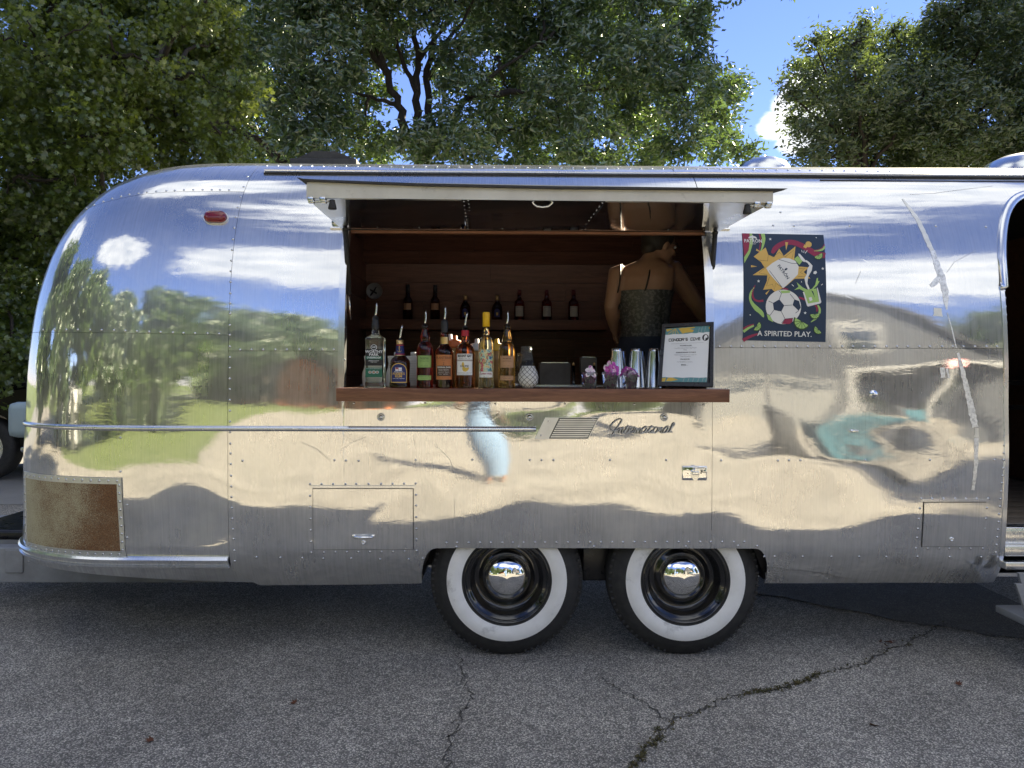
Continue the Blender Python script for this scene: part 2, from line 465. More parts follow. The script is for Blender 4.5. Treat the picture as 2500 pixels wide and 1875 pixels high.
M['leaf_yard'] = leaf_mat('yard_tree_leaf', (.018, .040, .012), (.095, .145, .030), (.16, .26, .04), .25, .06)
M['bark'] = mat('bark', (.040, .032, .026), .9, noise=(9, (.02, .016, .013)), bump=(14, .03, 8), scale3=(1, 1, .25))

TEMPL = {
 'maple': (np.array([(0, -.1, 0), (.25, .02, .02), (.62, .12, .10), (.34, .34, .02), (.50, .78, .10), (.15, .58, .0), (0, 1.0, .08), (-.15, .58, 0), (-.50, .78, .10), (-.34, .34, .02), (-.62, .12, .10), (-.25, .02, .02)]),
           np.array([(0, 1, 3), (1, 2, 3), (0, 3, 5), (3, 4, 5), (0, 5, 7), (5, 6, 7), (0, 7, 9), (7, 8, 9), (0, 9, 11), (9, 10, 11)])),
 'oval': (np.array([(0, 0, 0), (.20, .35, .07), (0, 1.0, -.02), (-.20, .35, .07), (0, .4, 0)]), np.array([(0, 1, 4), (1, 2, 4), (2, 3, 4), (3, 0, 4)])),
 'tri': (np.array([(-.4, 0, 0), (.4, 0, .05), (.15, .9, 0), (-.3, .8, .1)]), np.array([(0, 1, 2), (0, 2, 3)])),
}
def leaves(name, P, size, kind, m, parent, seed=1, droop=.35, up=.25):
    g = np.random.default_rng(seed)
    T, F = TEMPL[kind]; n = len(P)
    fwd = g.normal(size=(n, 3)); fwd[:, 2] = fwd[:, 2] * .6 - droop
    fwd /= np.linalg.norm(fwd, axis=1)[:, None]
    nr = g.normal(size=(n, 3)); nr[:, 2] += up * 3
    side = np.cross(fwd, nr); side /= np.linalg.norm(side, axis=1)[:, None] + 1e-9
    nr = np.cross(side, fwd)
    s = size * g.uniform(.6, 1.25, n)
    V = (P[:, None, :] + s[:, None, None] * (T[None, :, 0, None] * side[:, None, :] + T[None, :, 1, None] * fwd[:, None, :] + T[None, :, 2, None] * nr[:, None, :]))
    Fi = (F[None] + (np.arange(n) * len(T))[:, None, None]).reshape(-1, 3)
    me = np_mesh(name, V.reshape(-1, 3), Fi, m, smooth=False)
    return link(me, name, parent)

def cloud_pts(blobs, per, spread, g, flat=.75, holes=None):
    """blobs: (centre, radii, clusters). clusters sit mostly on a shell so the crown has an uneven, clumpy outline"""
    out = []
    for c, r, n in blobs:
        d = g.normal(size=(n, 3)); d /= np.linalg.norm(d, axis=1)[:, None]
        rad = g.uniform(.35, 1, n) ** .45 * g.uniform(.82, 1.12, n)
        cc = np.array(c) + d * rad[:, None] * np.array(r)
        k = g.poisson(per, n) + 4
        idx = np.repeat(np.arange(n), k)
        ax = g.normal(size=(n, 3)); ax[:, 2] = -np.abs(ax[:, 2]) * .6
        ax /= np.linalg.norm(ax, axis=1)[:, None]
        t = g.uniform(-1, 1, len(idx))
        p = cc[idx] + ax[idx] * t[:, None] * spread * 1.2 + g.normal(size=(len(idx), 3)) * spread * np.array([.42, .42, .42 * flat])
        out.append(p)
    return np.concatenate(out)

def limb(mb, pts, r0, r1, n=7, wig=.04, seed=0):
    g = random.Random(seed)
    P = [Vector(p) for p in pts]; Q = []
    for i in range(len(P) - 1):
        for k in range(4):
            t = k / 4; q = P[i].lerp(P[i + 1], t)
            if i or k: q += Vector((g.uniform(-wig, wig), g.uniform(-wig, wig), g.uniform(-wig, wig)))
            Q.append(q)
    Q.append(P[-1]); m = len(Q)
    mb.tube(Q, [r0 + (r1 - r0) * (i / (m - 1)) ** .8 for i in range(m)], n)

def make_tree(name, label, base, trunk_r, limbs, blobs, per, spread, size, kind, lm, seed, group=None, up=.25, droop=.35):
    t = thing(name, label, 'tree', base, 0, group)
    mb = MB()
    for i, (pts, r0, r1) in enumerate(limbs): limb(mb, pts, r0, r1, 8, .05 if r0 > .1 else .03, seed + i)
    # twigs reaching into the clumps
    g = random.Random(seed)
    for c, r, n in blobs[:40]:
        a = min((Vector(p) for pts, _, _ in limbs for p in pts[1:]), key=lambda q: (q - Vector(c)).length)
        if (a - Vector(c)).length > .5: limb(mb, [a, a.lerp(Vector(c), .5) + Vector((0, 0, .15)), c], .05, .012, 5, .05, seed + n)
        for q in range(3):
            e = Vector(c) + Vector((g.gauss(0, 1) * r[0], g.gauss(0, 1) * r[1], g.gauss(0, 1) * r[2])) * .55
            limb(mb, [c, Vector(c).lerp(e, .5) + Vector((0, 0, .08)), e], .022, .006, 4, .03, seed + q)
    mb.build('trunk', M['bark'], t)
    pts = cloud_pts(blobs, per, spread, np.random.default_rng(seed))
    leaves('crown', pts, size, kind, lm, t, seed, up=up, droop=droop)
    return t

K = 2500 / 2212.0
def D(u, v, Y):            # position of a point read off the reduced photograph at depth Y
    return P(u * K, v * K, Y)
def blobs_px(L, Y0, dy, dens, seed=3, squash=1.0):
    g = random.Random(seed); out = []
    for u, v, r in L:
        Y = Y0 + g.uniform(-dy, dy)
        c = D(u, v, Y); rr = r * K / FPX * (Y + CAM_D)
        out.append((tuple(c), (rr, rr * 1.1, rr * .85 * squash), int(dens * rr * rr) + 3))
    return out

# near maple, upper left
g = random.Random(11)
Lm = [(60, 60, 150), (230, 40, 150), (390, 60, 110), (100, 220, 150), (270, 200, 140), (400, 190, 90), (40, 380, 130), (180, 380, 120), (300, 330, 110), (420, 330, 80), (480, 90, 60), (440, 20, 60),
      (60, 520, 110), (20, 640, 100), (110, 600, 70), (60, 730, 80), (10, 780, 60), (-120, 200, 200), (-120, 500, 160), (330, -60, 150), (120, -90, 170), (200, 500, 90), (120, 440, 90), (-60, 700, 110),
      (330, 250, 120), (190, 290, 120), (90, 130, 120), (360, 120, 110), (250, 120, 120), (500, 200, 50), (510, 330, 50)]
bl = blobs_px(Lm, 6.4, 1.5, 62, 5)
mt = (-7.2, 6.8, 0)
make_tree('maple_tree', 'leafy maple with bright sunlit yellow green sprays standing beyond the rounded end of the trailer', mt, .2,
          [([mt, (-7.1, 6.8, 1.8), (-6.8, 6.7, 3.2), (-6.2, 6.5, 5.2), (-5.9, 6.4, 7)], .26, .07), ([(-6.9, 6.7, 2.8), (-5.9, 6.3, 4), (-4.6, 6.2, 5.2)], .12, .03), ([(-6.9, 6.7, 2.4), (-6.2, 6, 3.0), (-5.0, 5.8, 3.3)], .1, .03), ([(-6.9, 6.7, 3.0), (-7.6, 6, 4.2), (-8.2, 6, 6)], .11, .03)],
          bl, 100, .19, .062, 'maple', M['leaf_maple'], 21)
# big tree in the middle
Lc = [(560, 40, 90), (660, 30, 90), (760, 20, 80), (600, 150, 90), (700, 130, 90), (790, 100, 60), (520, 180, 70), (650, 240, 90), (740, 220, 70), (560, 280, 80), (680, 330, 80), (780, 300, 60), (480, 320, 60), (450, 250, 60), (830, 330, 40), (520, 100, 60),
      (850, 20, 50), (930, 20, 45), (1000, 10, 60), (1080, 30, 80), (1180, 20, 90), (1290, 30, 90), (1390, 30, 80), (1470, 60, 60), (1500, 30, 40),
      (990, 110, 50), (1070, 130, 75), (1170, 120, 90), (1270, 130, 90), (1370, 130, 80), (1450, 150, 60), (1500, 130, 40),
      (1010, 220, 60), (1100, 230, 80), (1200, 220, 90), (1300, 220, 90), (1400, 220, 70), (1480, 200, 60), (1560, 200, 40), (1590, 180, 30),
      (1000, 320, 60), (1090, 320, 70), (1190, 310, 80), (1290, 310, 80), (1380, 310, 80), (1470, 290, 60), (1540, 260, 50), (1560, 320, 45), (950, 330, 50), (880, 300, 30), (1600, 330, 25), (870, 120, 30),
      (700, -80, 130), (900, -100, 130), (1100, -90, 140), (1300, -90, 140), (560, -70, 110), (1440, -60, 70), (820, 200, 30), (940, 260, 30), (600, 345, 50), (620, 60, 80), (840, 70, 35), (960, 160, 30),
      (1050, -260, 130), (1230, -280, 140), (1400, -250, 120), (900, -260, 120), (1520, -200, 80), (1740, -110, 95), (1830, -120, 95), (1640, -120, 90)]  # clumps above the view, added to shade the ground by the trailer nose
bl = blobs_px(Lc, 13.0, 2.2, 70, 9)
def L2(pts, Y=12.6): return [tuple(D(u, v, Y)) for u, v in pts]
bt = tuple(D(905, 790, 12.6)); bt = (bt[0], 12.6, 0)
make_tree('shade_tree', 'tall dark green shade tree with forked limbs rising behind the trailer roof', bt, .4,
          [([bt] + L2([(915, 560), (912, 352)]), .27, .19),
           (L2([(912, 352), (880, 300), (862, 225), (835, 160), (800, 110), (760, 40), (740, -60)]), .12, .04), (L2([(835, 160), (800, 60), (790, -40)]), .08, .03),
           (L2([(915, 352), (905, 280), (898, 200), (905, 130), (890, 40), (870, -60)]), .115, .04), (L2([(900, 200), (870, 140), (850, 60), (850, -30)]), .065, .02),
           (L2([(915, 352), (925, 260), (920, 170), (935, 90), (950, 0), (960, -80)]), .105, .035), (L2([(920, 180), (960, 100), (1010, 30), (1040, -60)]), .06, .02),
           (L2([(918, 352), (960, 280), (1010, 210), (1080, 150), (1170, 90)]), .095, .03), (L2([(1010, 210), (1100, 200), (1220, 200), (1330, 190)]), .10, .03),
           (L2([(960, 280), (1060, 290), (1180, 270), (1300, 280)]), .10, .03),
           (L2([(905, 420), (760, 400), (600, 350), (560, 300), (480, 265), (400, 240)], 12.2), .13, .03), (L2([(560, 300), (500, 290), (430, 280)], 12.2), .08, .03),
           (L2([(862, 225), (800, 210), (730, 190)]), .06, .02), (L2([(905, 130), (960, 60), (985, 0)]), .06, .02)],
          bl, 52, .24, .15, 'oval', M['leaf_oak'], 31)
# dark tree, upper right
Lr = [(1740, 180, 40), (1790, 130, 45), (1780, 230, 60), (1760, 290, 35), (1850, 180, 70), (1850, 270, 75), (1800, 340, 50), (1900, 110, 45), (1920, 200, 90), (1930, 300, 90), (1890, 345, 70), (1990, 120, 60), (2000, 220, 90), (2010, 310, 90),
      (2060, 60, 60), (2080, 160, 90), (2090, 260, 100), (2090, 340, 80), (2130, 40, 80), (2170, 130, 110), (2190, 240, 110), (2190, 330, 90), (2200, 20, 100), (2290, 120, 140), (2300, 300, 140), (2150, -60, 80), (2300, -40, 130), (1840, 100, 25), (1960, 80, 25), (1728, 150, 16), (1762, 95, 14), (1800, 85, 13), (1860, 62, 15), (1868, 85, 15), (1930, 70, 14), (1735, 330, 22), (1715, 265, 16), (2030, 25, 24), (1710, 205, 14), (2010, 330, 90)]
bl = blobs_px(Lr, 9.5, 1.5, 115, 12)
rt = (9.2, 9.8, 0)
make_tree('dark_tree', 'dark dense tree with pale upright sprigs against the open sky', rt, .3,
          [([rt, (9.1, 9.8, 2), (8.6, 9.6, 3.6), (8, 9.5, 5.6)], .3, .1), ([(8.9, 9.7, 3), (7.8, 9.4, 4.0), (6.4, 9.4, 4.8)], .15, .03), ([(8.9, 9.7, 2.8), (7.6, 9.3, 3.4), (6.0, 9.2, 4.0)], .14, .03), ([(8.9, 9.7, 3.2), (9.8, 9.6, 4.8), (10.5, 9.6, 6.5)], .15, .03)],
          bl, 74, .20, .092, 'oval', M['leaf_dark'], 41, up=.1, droop=-.1)
# smaller trees and hedge seen past the rounded end
def simple_tree(name, label, x, y, h, r, n, lm, size, seed, group=None, kind='tri', per=22, spread=.5, low=.28, cr=1.0):
    g = random.Random(seed); blobs = []
    for i in range(n):
        a = g.uniform(0, 2 * PI); t = g.uniform(low, 1); rr = r * math.sqrt(max(.05, 1 - ((t - .55) / .5) ** 2)) * g.uniform(.2, .85)
        q = r * g.uniform(.28, .45) * cr
        blobs.append(((x + rr * math.cos(a), y + rr * math.sin(a), h * t * .93), (q, q, q * .8), int(16 * q) + 6))
    return make_tree(name, label, (x, y, 0), .2, [([(x, y, 0), (x + .1, y, h * .35), (x - .1, y + .1, h * .8)], .16 + h * .012, .05), ([(x, y, h * .3), (x + r * .3, y, h * .55), (x + r * .5, y, h * .75)], .1, .03), ([(x, y, h * .33), (x - r * .3, y - .2, h * .5), (x - r * .5, y, h * .7)], .1, .03)],
                     blobs, per, spread, size, kind, lm, seed, group)
simple_tree('yard_tree', 'bushy green tree far off between the parked black car and the maple', -26, 30, 9, 5, 34, M['leaf_yard'], .26, 51)
simple_tree('hedge_tree', 'low dark hedge tree behind the parked black car roof', -14.5, 17, 4.6, 3.2, 30, M['leaf_oak'], .2, 52, low=.08)
simple_tree('hedge_tree', 'second low dark hedge tree further along behind the trailer end', -9.0, 19, 5.0, 3.4, 30, M['leaf_oak'], .2, 53, low=.08)

simple_tree('drive_tree', 'tall leafy tree whose dappled shade falls across the sunny drive', 17.0, 7.5, 12.5, 3.6, 34, M['leaf_oak'], .22, 58, per=30, spread=.5, low=.3)
# ---- the yard behind the photographer, seen mirrored in the polished body
YT = [(-4.2, -30, 9.5, 4.2, 0), (-9.5, -27, 8.5, 3.8, 1), (-14.5, -24, 10.5, 4.0, 0), (-19, -20, 9.5, 4.2, 1), (-20.5, -12, 10.5, 4.2, 0), (-17.5, -4.5, 9.0, 3.4, 1), (-18.5, 1.8, 10.0, 3.6, 0), (0.8, -37, 11.5, 4.2, 1), (25, -31, 11, 5.0, 0), (-27, -26, 12, 5, 1), (6.5, -47, 11, 4.5, 0), (31, -18, 10, 4.5, 1)]
YL = ['round tree leading the row across the lawn beside the brick porch', 'tree just behind the brick porch with a pale green crown', 'tall round yard tree between the porch and the corner bushes', 'broad tree on the corner of the lawn', 'tall tree nearest the white car', 'slender tree beside the white car', 'narrow tree at the drive entrance on the lawn side', 'tall tree rising between the brick house and the grey house', 'big tree behind the garage end of the grey house', 'tallest tree at the far corner of the yard', 'tree past the gable of the grey house', 'tree beyond the porch flag']
for i, (x, y, h, r, k) in enumerate(YT):
    simple_tree('yard_tree', YL[i], x, y, h, r, 34, M['leaf_yard'] if k == 0 else M['leaf_oak'], .30, 60 + i, 'trees around the yard', per=26, spread=.5, low=.42 if i < 2 else .14, cr=1.1)
# ------------------------------------------------------------------ trailer skin
XS, XE, ZT, ZMID, YC = -1.355, 4.7, 2.573, 1.05, 1.2
PB, NPL, PA, ZA, A0, CL = 3.379, 3.348, 3.215, 0.762, 1.254, 2.1
def by(z):
    z = np.asarray(z, float)
    q = np.clip((z - ZMID) / (ZT - ZMID), 0, 1)
    up = 1.2 * (1 - (1 - q ** PB) ** (1 / PB))
    lo = 0.018 * (np.clip(ZMID - z, 0, 2) / .5) ** 2 + .07 * (np.clip(.55 - z, 0, 1) / .2) ** 2
    return up + lo
def S(s, z):
    s, z = np.broadcast_arrays(np.asarray(s, float), np.asarray(z, float))
    y = by(z); B = np.maximum(YC - y, 1e-4)
    q = np.clip((z - ZA) / (ZT - ZA), 0, 1)
    A = np.maximum(A0 * (1 - q ** PA) ** (1 / PA) * (1 + .03 * np.clip(1.1 - z, 0, 1)), 1e-4)
    th = np.where(s < XS, (XS - s), np.where(s > XE, s - XE, 0)) * (PI / 2) / CL
    cs, sn = np.abs(np.cos(th)), np.abs(np.sin(th))
    r = ((cs / B) ** NPL + (sn / A) ** NPL) ** (-1 / NPL)
    x = np.where(s < XS, XS - r * np.sin(th), np.where(s > XE, XE + r * np.sin(th), s))
    yy = YC - r * np.cos(th)
    return np.stack([x, yy, z], -1)
_g = np.random.default_rng(5)
_W = [( _g.uniform(1.2, 5.5), _g.uniform(2.0, 9.0), _g.uniform(0, 6.28), _g.uniform(0, 6.28)) for _ in range(16)]
BUMPS = [(-1.50, .62, .34, .15, -8.0), (-2.10, .47, .30, .13, 7.0),   # s, z, radius s, radius z, height (mm, outward)
 (-0.55, 1.20, .20, .045, 2.2), (0.15, 1.20, .16, .05, -2.0), (0.62, 1.19, .22, .045, 2.5), (-0.15, 1.02, .30, .10, 1.5), (0.45, 0.95, .35, .12, -2.5), (0.95, 1.02, .12, .10, 4.0),
 (-0.95, 0.80, .22, .16, 3.0), (-0.25, 0.78, .22, .12, -3.0), (1.35, .72, .25, .12, -3.5), (1.0, .78, .16, .14, 3.5), (1.9, .70, .35, .14, 2.8), (1.5, .95, .35, .05, 1.8), (2.0, 1.15, .2, .12, 2.0),
 (1.7, 1.62, .35, .10, -2.0), (2.2, 1.45, .18, .12, 2.5), (-1.05, 1.55, .18, .14, 1.6), (-.95, 1.30, .14, .12, -2.4), (1.25, 1.40, .12, .2, 2.0), (-1.9, .75, .25, .15, 2.0)]
def Wd(s, z):
    w = 0
    for i, (a, b, p, q) in enumerate(_W):
        w = w + np.sin(a * s + p) * np.sin(b * z + q) / (a * a + b * b) ** .75 * 4.2
    w = w * .001 * 1.35
    lowz = np.clip((1.32 - np.asarray(z, float)) / .25, 0, 1)
    w = w + lowz * (.0030 * np.sin(2.7 * s + 1.0) * np.sin(8.0 * z + .4) + .0017 * np.sin(6.1 * s + 2.2) * np.sin(9.5 * z + 1.3) + .0008 * np.sin(12.0 * s + .5) * np.sin(13.0 * z + 2.0))
    w = w + -.0019 * np.sin(15.0 * (z + .36 * s) + .6) * np.exp(-((s - 1.72) / .55) ** 2 - ((z - .88) / .26) ** 2)
    for bs, bz, rs, rz, h in BUMPS:
        w = w + h * .001 * np.exp(-((s - bs) / rs) ** 2 - ((z - bz) / rz) ** 2)
    return w * np.clip((ZT - z) / .25, 0, 1)
def SN(s, z, off=0.0, warp=True):
    e = 1e-3
    p = S(s, z)
    zz = np.minimum(np.asarray(z, float), ZT - .004)
    ds = S(s + e, zz) - S(s - e, zz); dz = S(s, np.minimum(zz + e, ZT - 1e-4)) - S(s, zz - e)
    n = np.cross(ds, dz); ln = np.linalg.norm(n, axis=-1, keepdims=True); n = n / np.maximum(ln, 1e-12)
    w = Wd(s, z) if warp else 0
    return p + n * np.asarray(w + off)[..., None], n
# ray-cast copy used only for measuring
_ss = np.linspace(-3.455, 6.7, 420)
_zz = np.concatenate([np.linspace(.30, 1.9, 60), ZMID + (ZT - .003 - ZMID) * np.sin(np.linspace(.6, PI / 2, 90))])
_ss = np.unique(_ss)
_zz = np.unique(_zz)
_Pg, _ = SN(_ss[:, None] + 0 * _zz, _zz[None] + 0 * _ss[:, None])
_nz = len(_zz); _V = _Pg.reshape(-1, 3)
_F = [(i * _nz + j, (i + 1) * _nz + j, (i + 1) * _nz + j + 1, i * _nz + j + 1) for i in range(len(_ss) - 1) for j in range(_nz - 1)]
BVH = BVHTree.FromPolygons([tuple(v) for v in _V], _F)
def hit(u, v):
    loc, n, i, d = BVH.ray_cast(CAMP, ray(u, v))
    if loc is None: return None
    if n.dot(ray(u, v)) > 0: n = -n
    return loc, n
def sz(u, v):
    h = hit(u, v)
    if h is None: raise ValueError('miss %s %s' % (u, v))
    p = h[0]
    if p.x >= XS: return p.x, p.z
    return XS - math.atan2(XS - p.x, YC - p.y) * CL / (PI / 2), p.z

trailer = thing('camper_trailer', 'long polished riveted aluminium camper trailer with an open serving hatch and whitewall tyres', 'trailer', (1.6, 1.2, 0))

def panel(name, s0, s1, zlo, zhi, ns, nz_, m, off=0.0, warp=True, extra=None, label=None, cosz=False, parent=None, flipy=False, lip=.006):
    ss = np.linspace(s0, s1, ns)
    if extra is not None: ss = np.unique(np.concatenate([ss, extra]))
    lo = np.array([zlo(s) if callable(zlo) else zlo for s in ss]); hi = np.array([zhi(s) if callable(zhi) else zhi for s in ss])
    t = np.linspace(0, 1, nz_)
    if cosz: t = np.sin(t * PI / 2)
    z = lo[:, None] + (hi - lo)[:, None] * t[None]
    s = ss[:, None] + 0 * z
    Pp, Nn = SN(s, z, off, warp)
    if flipy: Pp = Pp * np.array([1, -1, 1]) + np.array([0, 2 * YC, 0])
    n0, n1 = Pp.shape[:2]
    V = Pp.reshape(-1, 3)
    I = np.arange(n0 * n1).reshape(n0, n1)
    F = np.stack([I[:-1, :-1], I[1:, :-1], I[1:, 1:], I[:-1, 1:]], -1).reshape(-1, 4)
    if flipy: F = F[:, ::-1]
    if lip and not flipy:
        Q, _ = SN(s, z, off - lip, warp)
        rim = np.concatenate([I[:, 0], I[-1, 1:], I[:-1, -1][::-1], I[0, 1:-1][::-1]])
        # separate rim vertices keep the sheet edge crisp
        top = V[rim]; low = Q.reshape(-1, 3)[rim]; o = len(V); k = len(rim)
        V = np.concatenate([V, top, low])
        a = np.arange(k); b = (a + 1) % k
        F = np.concatenate([F, np.stack([o + a, o + k + a, o + k + b, o + b], -1)])
    me = np_mesh(name, V, F, m, smooth=True)
    return link(me, name, parent or trailer, label=label)

def zfun(pxs):
    L = sorted(sz(u, v) for u, v in pxs)
    a = np.array([p[0] for p in L]); b = np.array([p[1] for p in L])
    return lambda s: float(np.interp(s, a, b))
def zi(u, v):   # from zoom crop 1 (0,350) 0.4069
    return u * .40687, 350 + v * .40687
seamU = zfun([(x, y + 1) for x, y in [(580, 467), (509, 466), (431, 467), (358, 472), (301, 482), (236, 500), (214, 509)]])
seamM = zfun([(92, 811), (120, 811), (200, 812), (300, 813), (400, 815), (480, 816), (551, 818)])
SV1 = -1.30
XD0, XD1 = 2.42, 3.12           # entry door
OX0, OX1 = -0.755, 0.985        # serving opening
OZ0, OZ1 = 1.275, 2.075
ZR = sz(1250, 424)[1]           # gutter rail height
ZSA, ZSC = sz(700, 857)[1], sz(2100, 850)[1]
WX0, WX1, WZ, WR = -0.392, 1.288, 0.537, .085
ZB = 0.345
def zbot(s):
    if s < -1.19: return np.interp(s, [SV1, -1.19], [.435, .330])
    if s < WX0 or s > WX1: return float(np.interp(s, [-1.19, WX0, WX1, 2.30, XD0], [.330, ZB, ZB, ZB, ZB + .005]))
    for c, sg in ((WX0 + WR, -1), (WX1 - WR, 1)):
        if (s - c) * sg > 0:
            t = min(1, abs(s - c) / WR); return ZB + (WZ - ZB) * (math.sqrt(max(0, 1 - t ** 2.6)) if t < 1 else 0)
    return WZ
wx = np.concatenate([WX0 + WR * (1 - np.cos(np.linspace(0, PI / 2, 14))), WX1 - WR * (1 - np.cos(np.linspace(0, PI / 2, 14))), [WX0 - .0005, WX1 + .0005, WX0 + .0003, WX1 - .0003]])
g_ = .0009
MM = M['metal']
panel('roof_cap_panel', -3.4, SV1 - g_, lambda s: seamU(s) + g_, ZT - .0005, 110, 40, MM, cosz=True)
panel('cap_panel', -3.4, SV1 - g_, lambda s: seamM(s) + g_, lambda s: seamU(s) - g_, 130, 50, MM)
panel('cap_panel', -3.4, SV1 - g_, .49, lambda s: seamM(s) - g_, 130, 70, MM)
panel('side_panel', SV1 + g_, OX0, ZSA + g_, ZR, 40, 66, MM)
panel('side_panel', OX0, OX1, OZ1, ZR, 110, 26, MM)
def lowtop(s): return (ZSA - g_) if s <= OX0 else OZ0
panel('side_panel', SV1 + g_, OX1 + .0120, zbot, lowtop, 160, 74, MM, extra=np.concatenate([wx[wx < OX1], [OX0, OX0 + .0008]]))
panel('side_panel', OX1 + .0136, XD0, zbot, ZSC - g_, 100, 78, MM, extra=wx[wx > OX1 + .0136])
panel('side_panel', OX1 + .004, XD0, ZSC + g_, ZR, 100, 66, MM)
def arch(s):
    t = (s - XD0) / (XD1 - XD0)
    return 1.93 + .36 * (max(0, 1 - abs(2 * t - 1) ** 2.6)) ** (1 / 2.2)
panel('side_panel', XD0, XD1, arch, ZR, 60, 22, MM, extra=XD0 + (XD1 - XD0) * .5 * (1 - np.cos(np.linspace(0, PI, 40))))
panel('side_panel', XD1, XE, .345, ZR, 40, 50, MM)
panel('roof_panel', SV1 + g_, .9, ZR + g_, ZT, 60, 26, MM, cosz=True)
panel('roof_panel', .904, XE, ZR + g_, ZT, 80, 26, MM, cosz=True)
panel('rear_cap_panel', XE + g_, XE + CL, .345, ZT - .0005, 60, 50, MM, cosz=True)
panel('far_side_panel', -3.454, XE + CL, .345, ZT - .0005, 120, 50, MM, cosz=True, flipy=True, warp=False)
# ------------------------------------------------------------------ things round the yard
M['siding'] = mat('grey_siding', (0.045, 0.049, 0.058), .75, noise=(3, (.036, .04, .048)), bump=(30, .001))  # siding, trim and garage colours darkened to put shade on the house
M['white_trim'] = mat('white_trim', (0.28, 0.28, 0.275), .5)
M['roof'] = mat('roof_shingle', (0.035, 0.035, 0.037), .9, noise=(12, (.055, .055, .056)), bump=(25, .01))
M['glass_dark'] = mat('window_glass', (0.02, 0.025, 0.03), .05, spec=.8)
M['brick'] = mat('orange_brick', (0.62, 0.21, 0.08), .85, noise=(8, (.42, .14, .06)), bump=(20, .01))
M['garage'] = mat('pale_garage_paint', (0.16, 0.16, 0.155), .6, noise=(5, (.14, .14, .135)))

# grey gabled house with two garage doors
H0 = (9.0, -28.0, 0)
hs = thing('grey_house', 'grey gabled house with white window frame, pale garage doors and a covered porch', 'house', (15.5, -32, 0))
mb = MB()
X0, X1, YF, YB, EH = 8.2, 14.4, -28.0, -36.0, 3.0
mb.bb((X0, YB, 0), (X1, YF - .12, EH)).bb((X1, YB, 0), (23.5, YF - 2.2, EH))
rid = ((X0 + 23.5) / 2 - 2.0, 9.0)
mb.prism([(X0, EH), (23.5, EH), (rid[0], rid[1])], YB, YF - .12)
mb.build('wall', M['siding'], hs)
mb = MB()
k = 0
z = .9 + .0
while z < 8.7:
    if z < EH:
        if z > 2.55: mb.bb((X0, YF - .12, z), (X1, YF - .095, z + .145))
    else:
        a = (z + .15 - EH) / (rid[1] - EH)
        xa, xb = X0 + (rid[0] - X0) * a, 23.5 + (rid[0] - 23.5) * a
        if xb - xa > .5: mb.bb((xa, YF - .12, z), (xb, YF - .095, z + .145))
    z += .17
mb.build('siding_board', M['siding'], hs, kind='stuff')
mb = MB()
for a, b in (((X0 - .5, EH - .35), rid), ((24.0, EH - .35), rid)):
    d = Vector((b[0] - a[0], 0, b[1] - a[1])); n = Vector((-d.z, 0, d.x)).normalized() * .18
    if n.z < 0: n = -n
    q = [(a[0], a[1]), (b[0], b[1]), (b[0] + n.x, b[1] + n.z + .1), (a[0] + n.x, a[1] + n.z)]
    mb.prism(q, YB - .4, YF + .45)
mb.build('roof', M['roof'], hs)
for x0 in (8.6, 11.45):
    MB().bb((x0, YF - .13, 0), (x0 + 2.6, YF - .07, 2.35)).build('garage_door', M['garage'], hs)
    d = [o for o in hs.children if o.name.startswith('garage_door')][-1]
    for i in range(4):
        MB().bb((x0 + .18 + i * .58, YF - .068, 1.85), (x0 + .18 + i * .58 + .5, YF - .05, 2.15)).build('pane', M['glass_dark'], d)
mb = MB(); wx0 = 14.2
mb.bb((wx0, YF - .12, 4.3), (wx0 + .16, YF - .02, 6.0)).bb((wx0 + 1.5, YF - .12, 4.3), (wx0 + 1.66, YF - .02, 6.0)).bb((wx0, YF - .12, 6.0), (wx0 + 1.66, YF - .02, 6.16)).bb((wx0, YF - .12, 4.16), (wx0 + 1.66, YF - .02, 4.3)).bb((wx0 + .16, YF - .11, 5.1), (wx0 + 1.5, YF - .04, 5.17))
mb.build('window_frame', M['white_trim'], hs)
MB().bb((wx0 + .16, YF - .11, 4.3), (wx0 + 1.5, YF - .08, 6.0)).build('pane', M['glass_dark'], hs)
for x in (14.45, 18.5, 23.2):
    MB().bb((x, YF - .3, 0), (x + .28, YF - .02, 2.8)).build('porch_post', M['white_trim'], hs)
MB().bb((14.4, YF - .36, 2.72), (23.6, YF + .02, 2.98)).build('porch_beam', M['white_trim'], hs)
MB().bb((15.8, YF - 2.3, 0), (16.8, YF - 2.16, 2.1)).build('door', M['glass_dark'], hs)
MB().bb((18.9, YF - 2.3, .9), (20.6, YF - 2.16, 2.1)).build('pane', M['glass_dark'], hs)

hs.scale = (.6, .6, .8); hs.location = (9.3, -17.4, 0)
# porch flag
fl = thing('flag', 'red and white striped flag hanging out from the grey house porch post', 'flag', (17.2, -27.6, 2.0))
MB().tube([(17.2, -27.9, 2.3), (17.2, -26.6, 3.3)], .02).build('pole', M['white_trim'], fl)
M['flag_red'] = mat('flag_red', (.50, .02, .03), .8); M['flag_white'] = mat('flag_white', (.8, .8, .78), .8); M['flag_blue'] = mat('flag_blue', (.02, .035, .16), .8)
for i in range(13):
    mb = MB()
    y = lambda q: -26.7 + .06 * math.sin(q * 1.1)
    a, b = 3.2 - i * .077, 3.2 - (i + 1) * .077
    mb.add([(17.2 + j * .13, y(j), b) for j in range(13)] + [(17.2 + j * .13, y(j), a) for j in range(13)], [(j, j + 1, j + 14, j + 13) for j in range(12)], True)
    mb.build('stripe', M['flag_red'] if i % 2 == 0 else M['flag_white'], fl)

fl.scale = (.6, .6, .6); fl.location = (10.4, -14.7, 1.75)
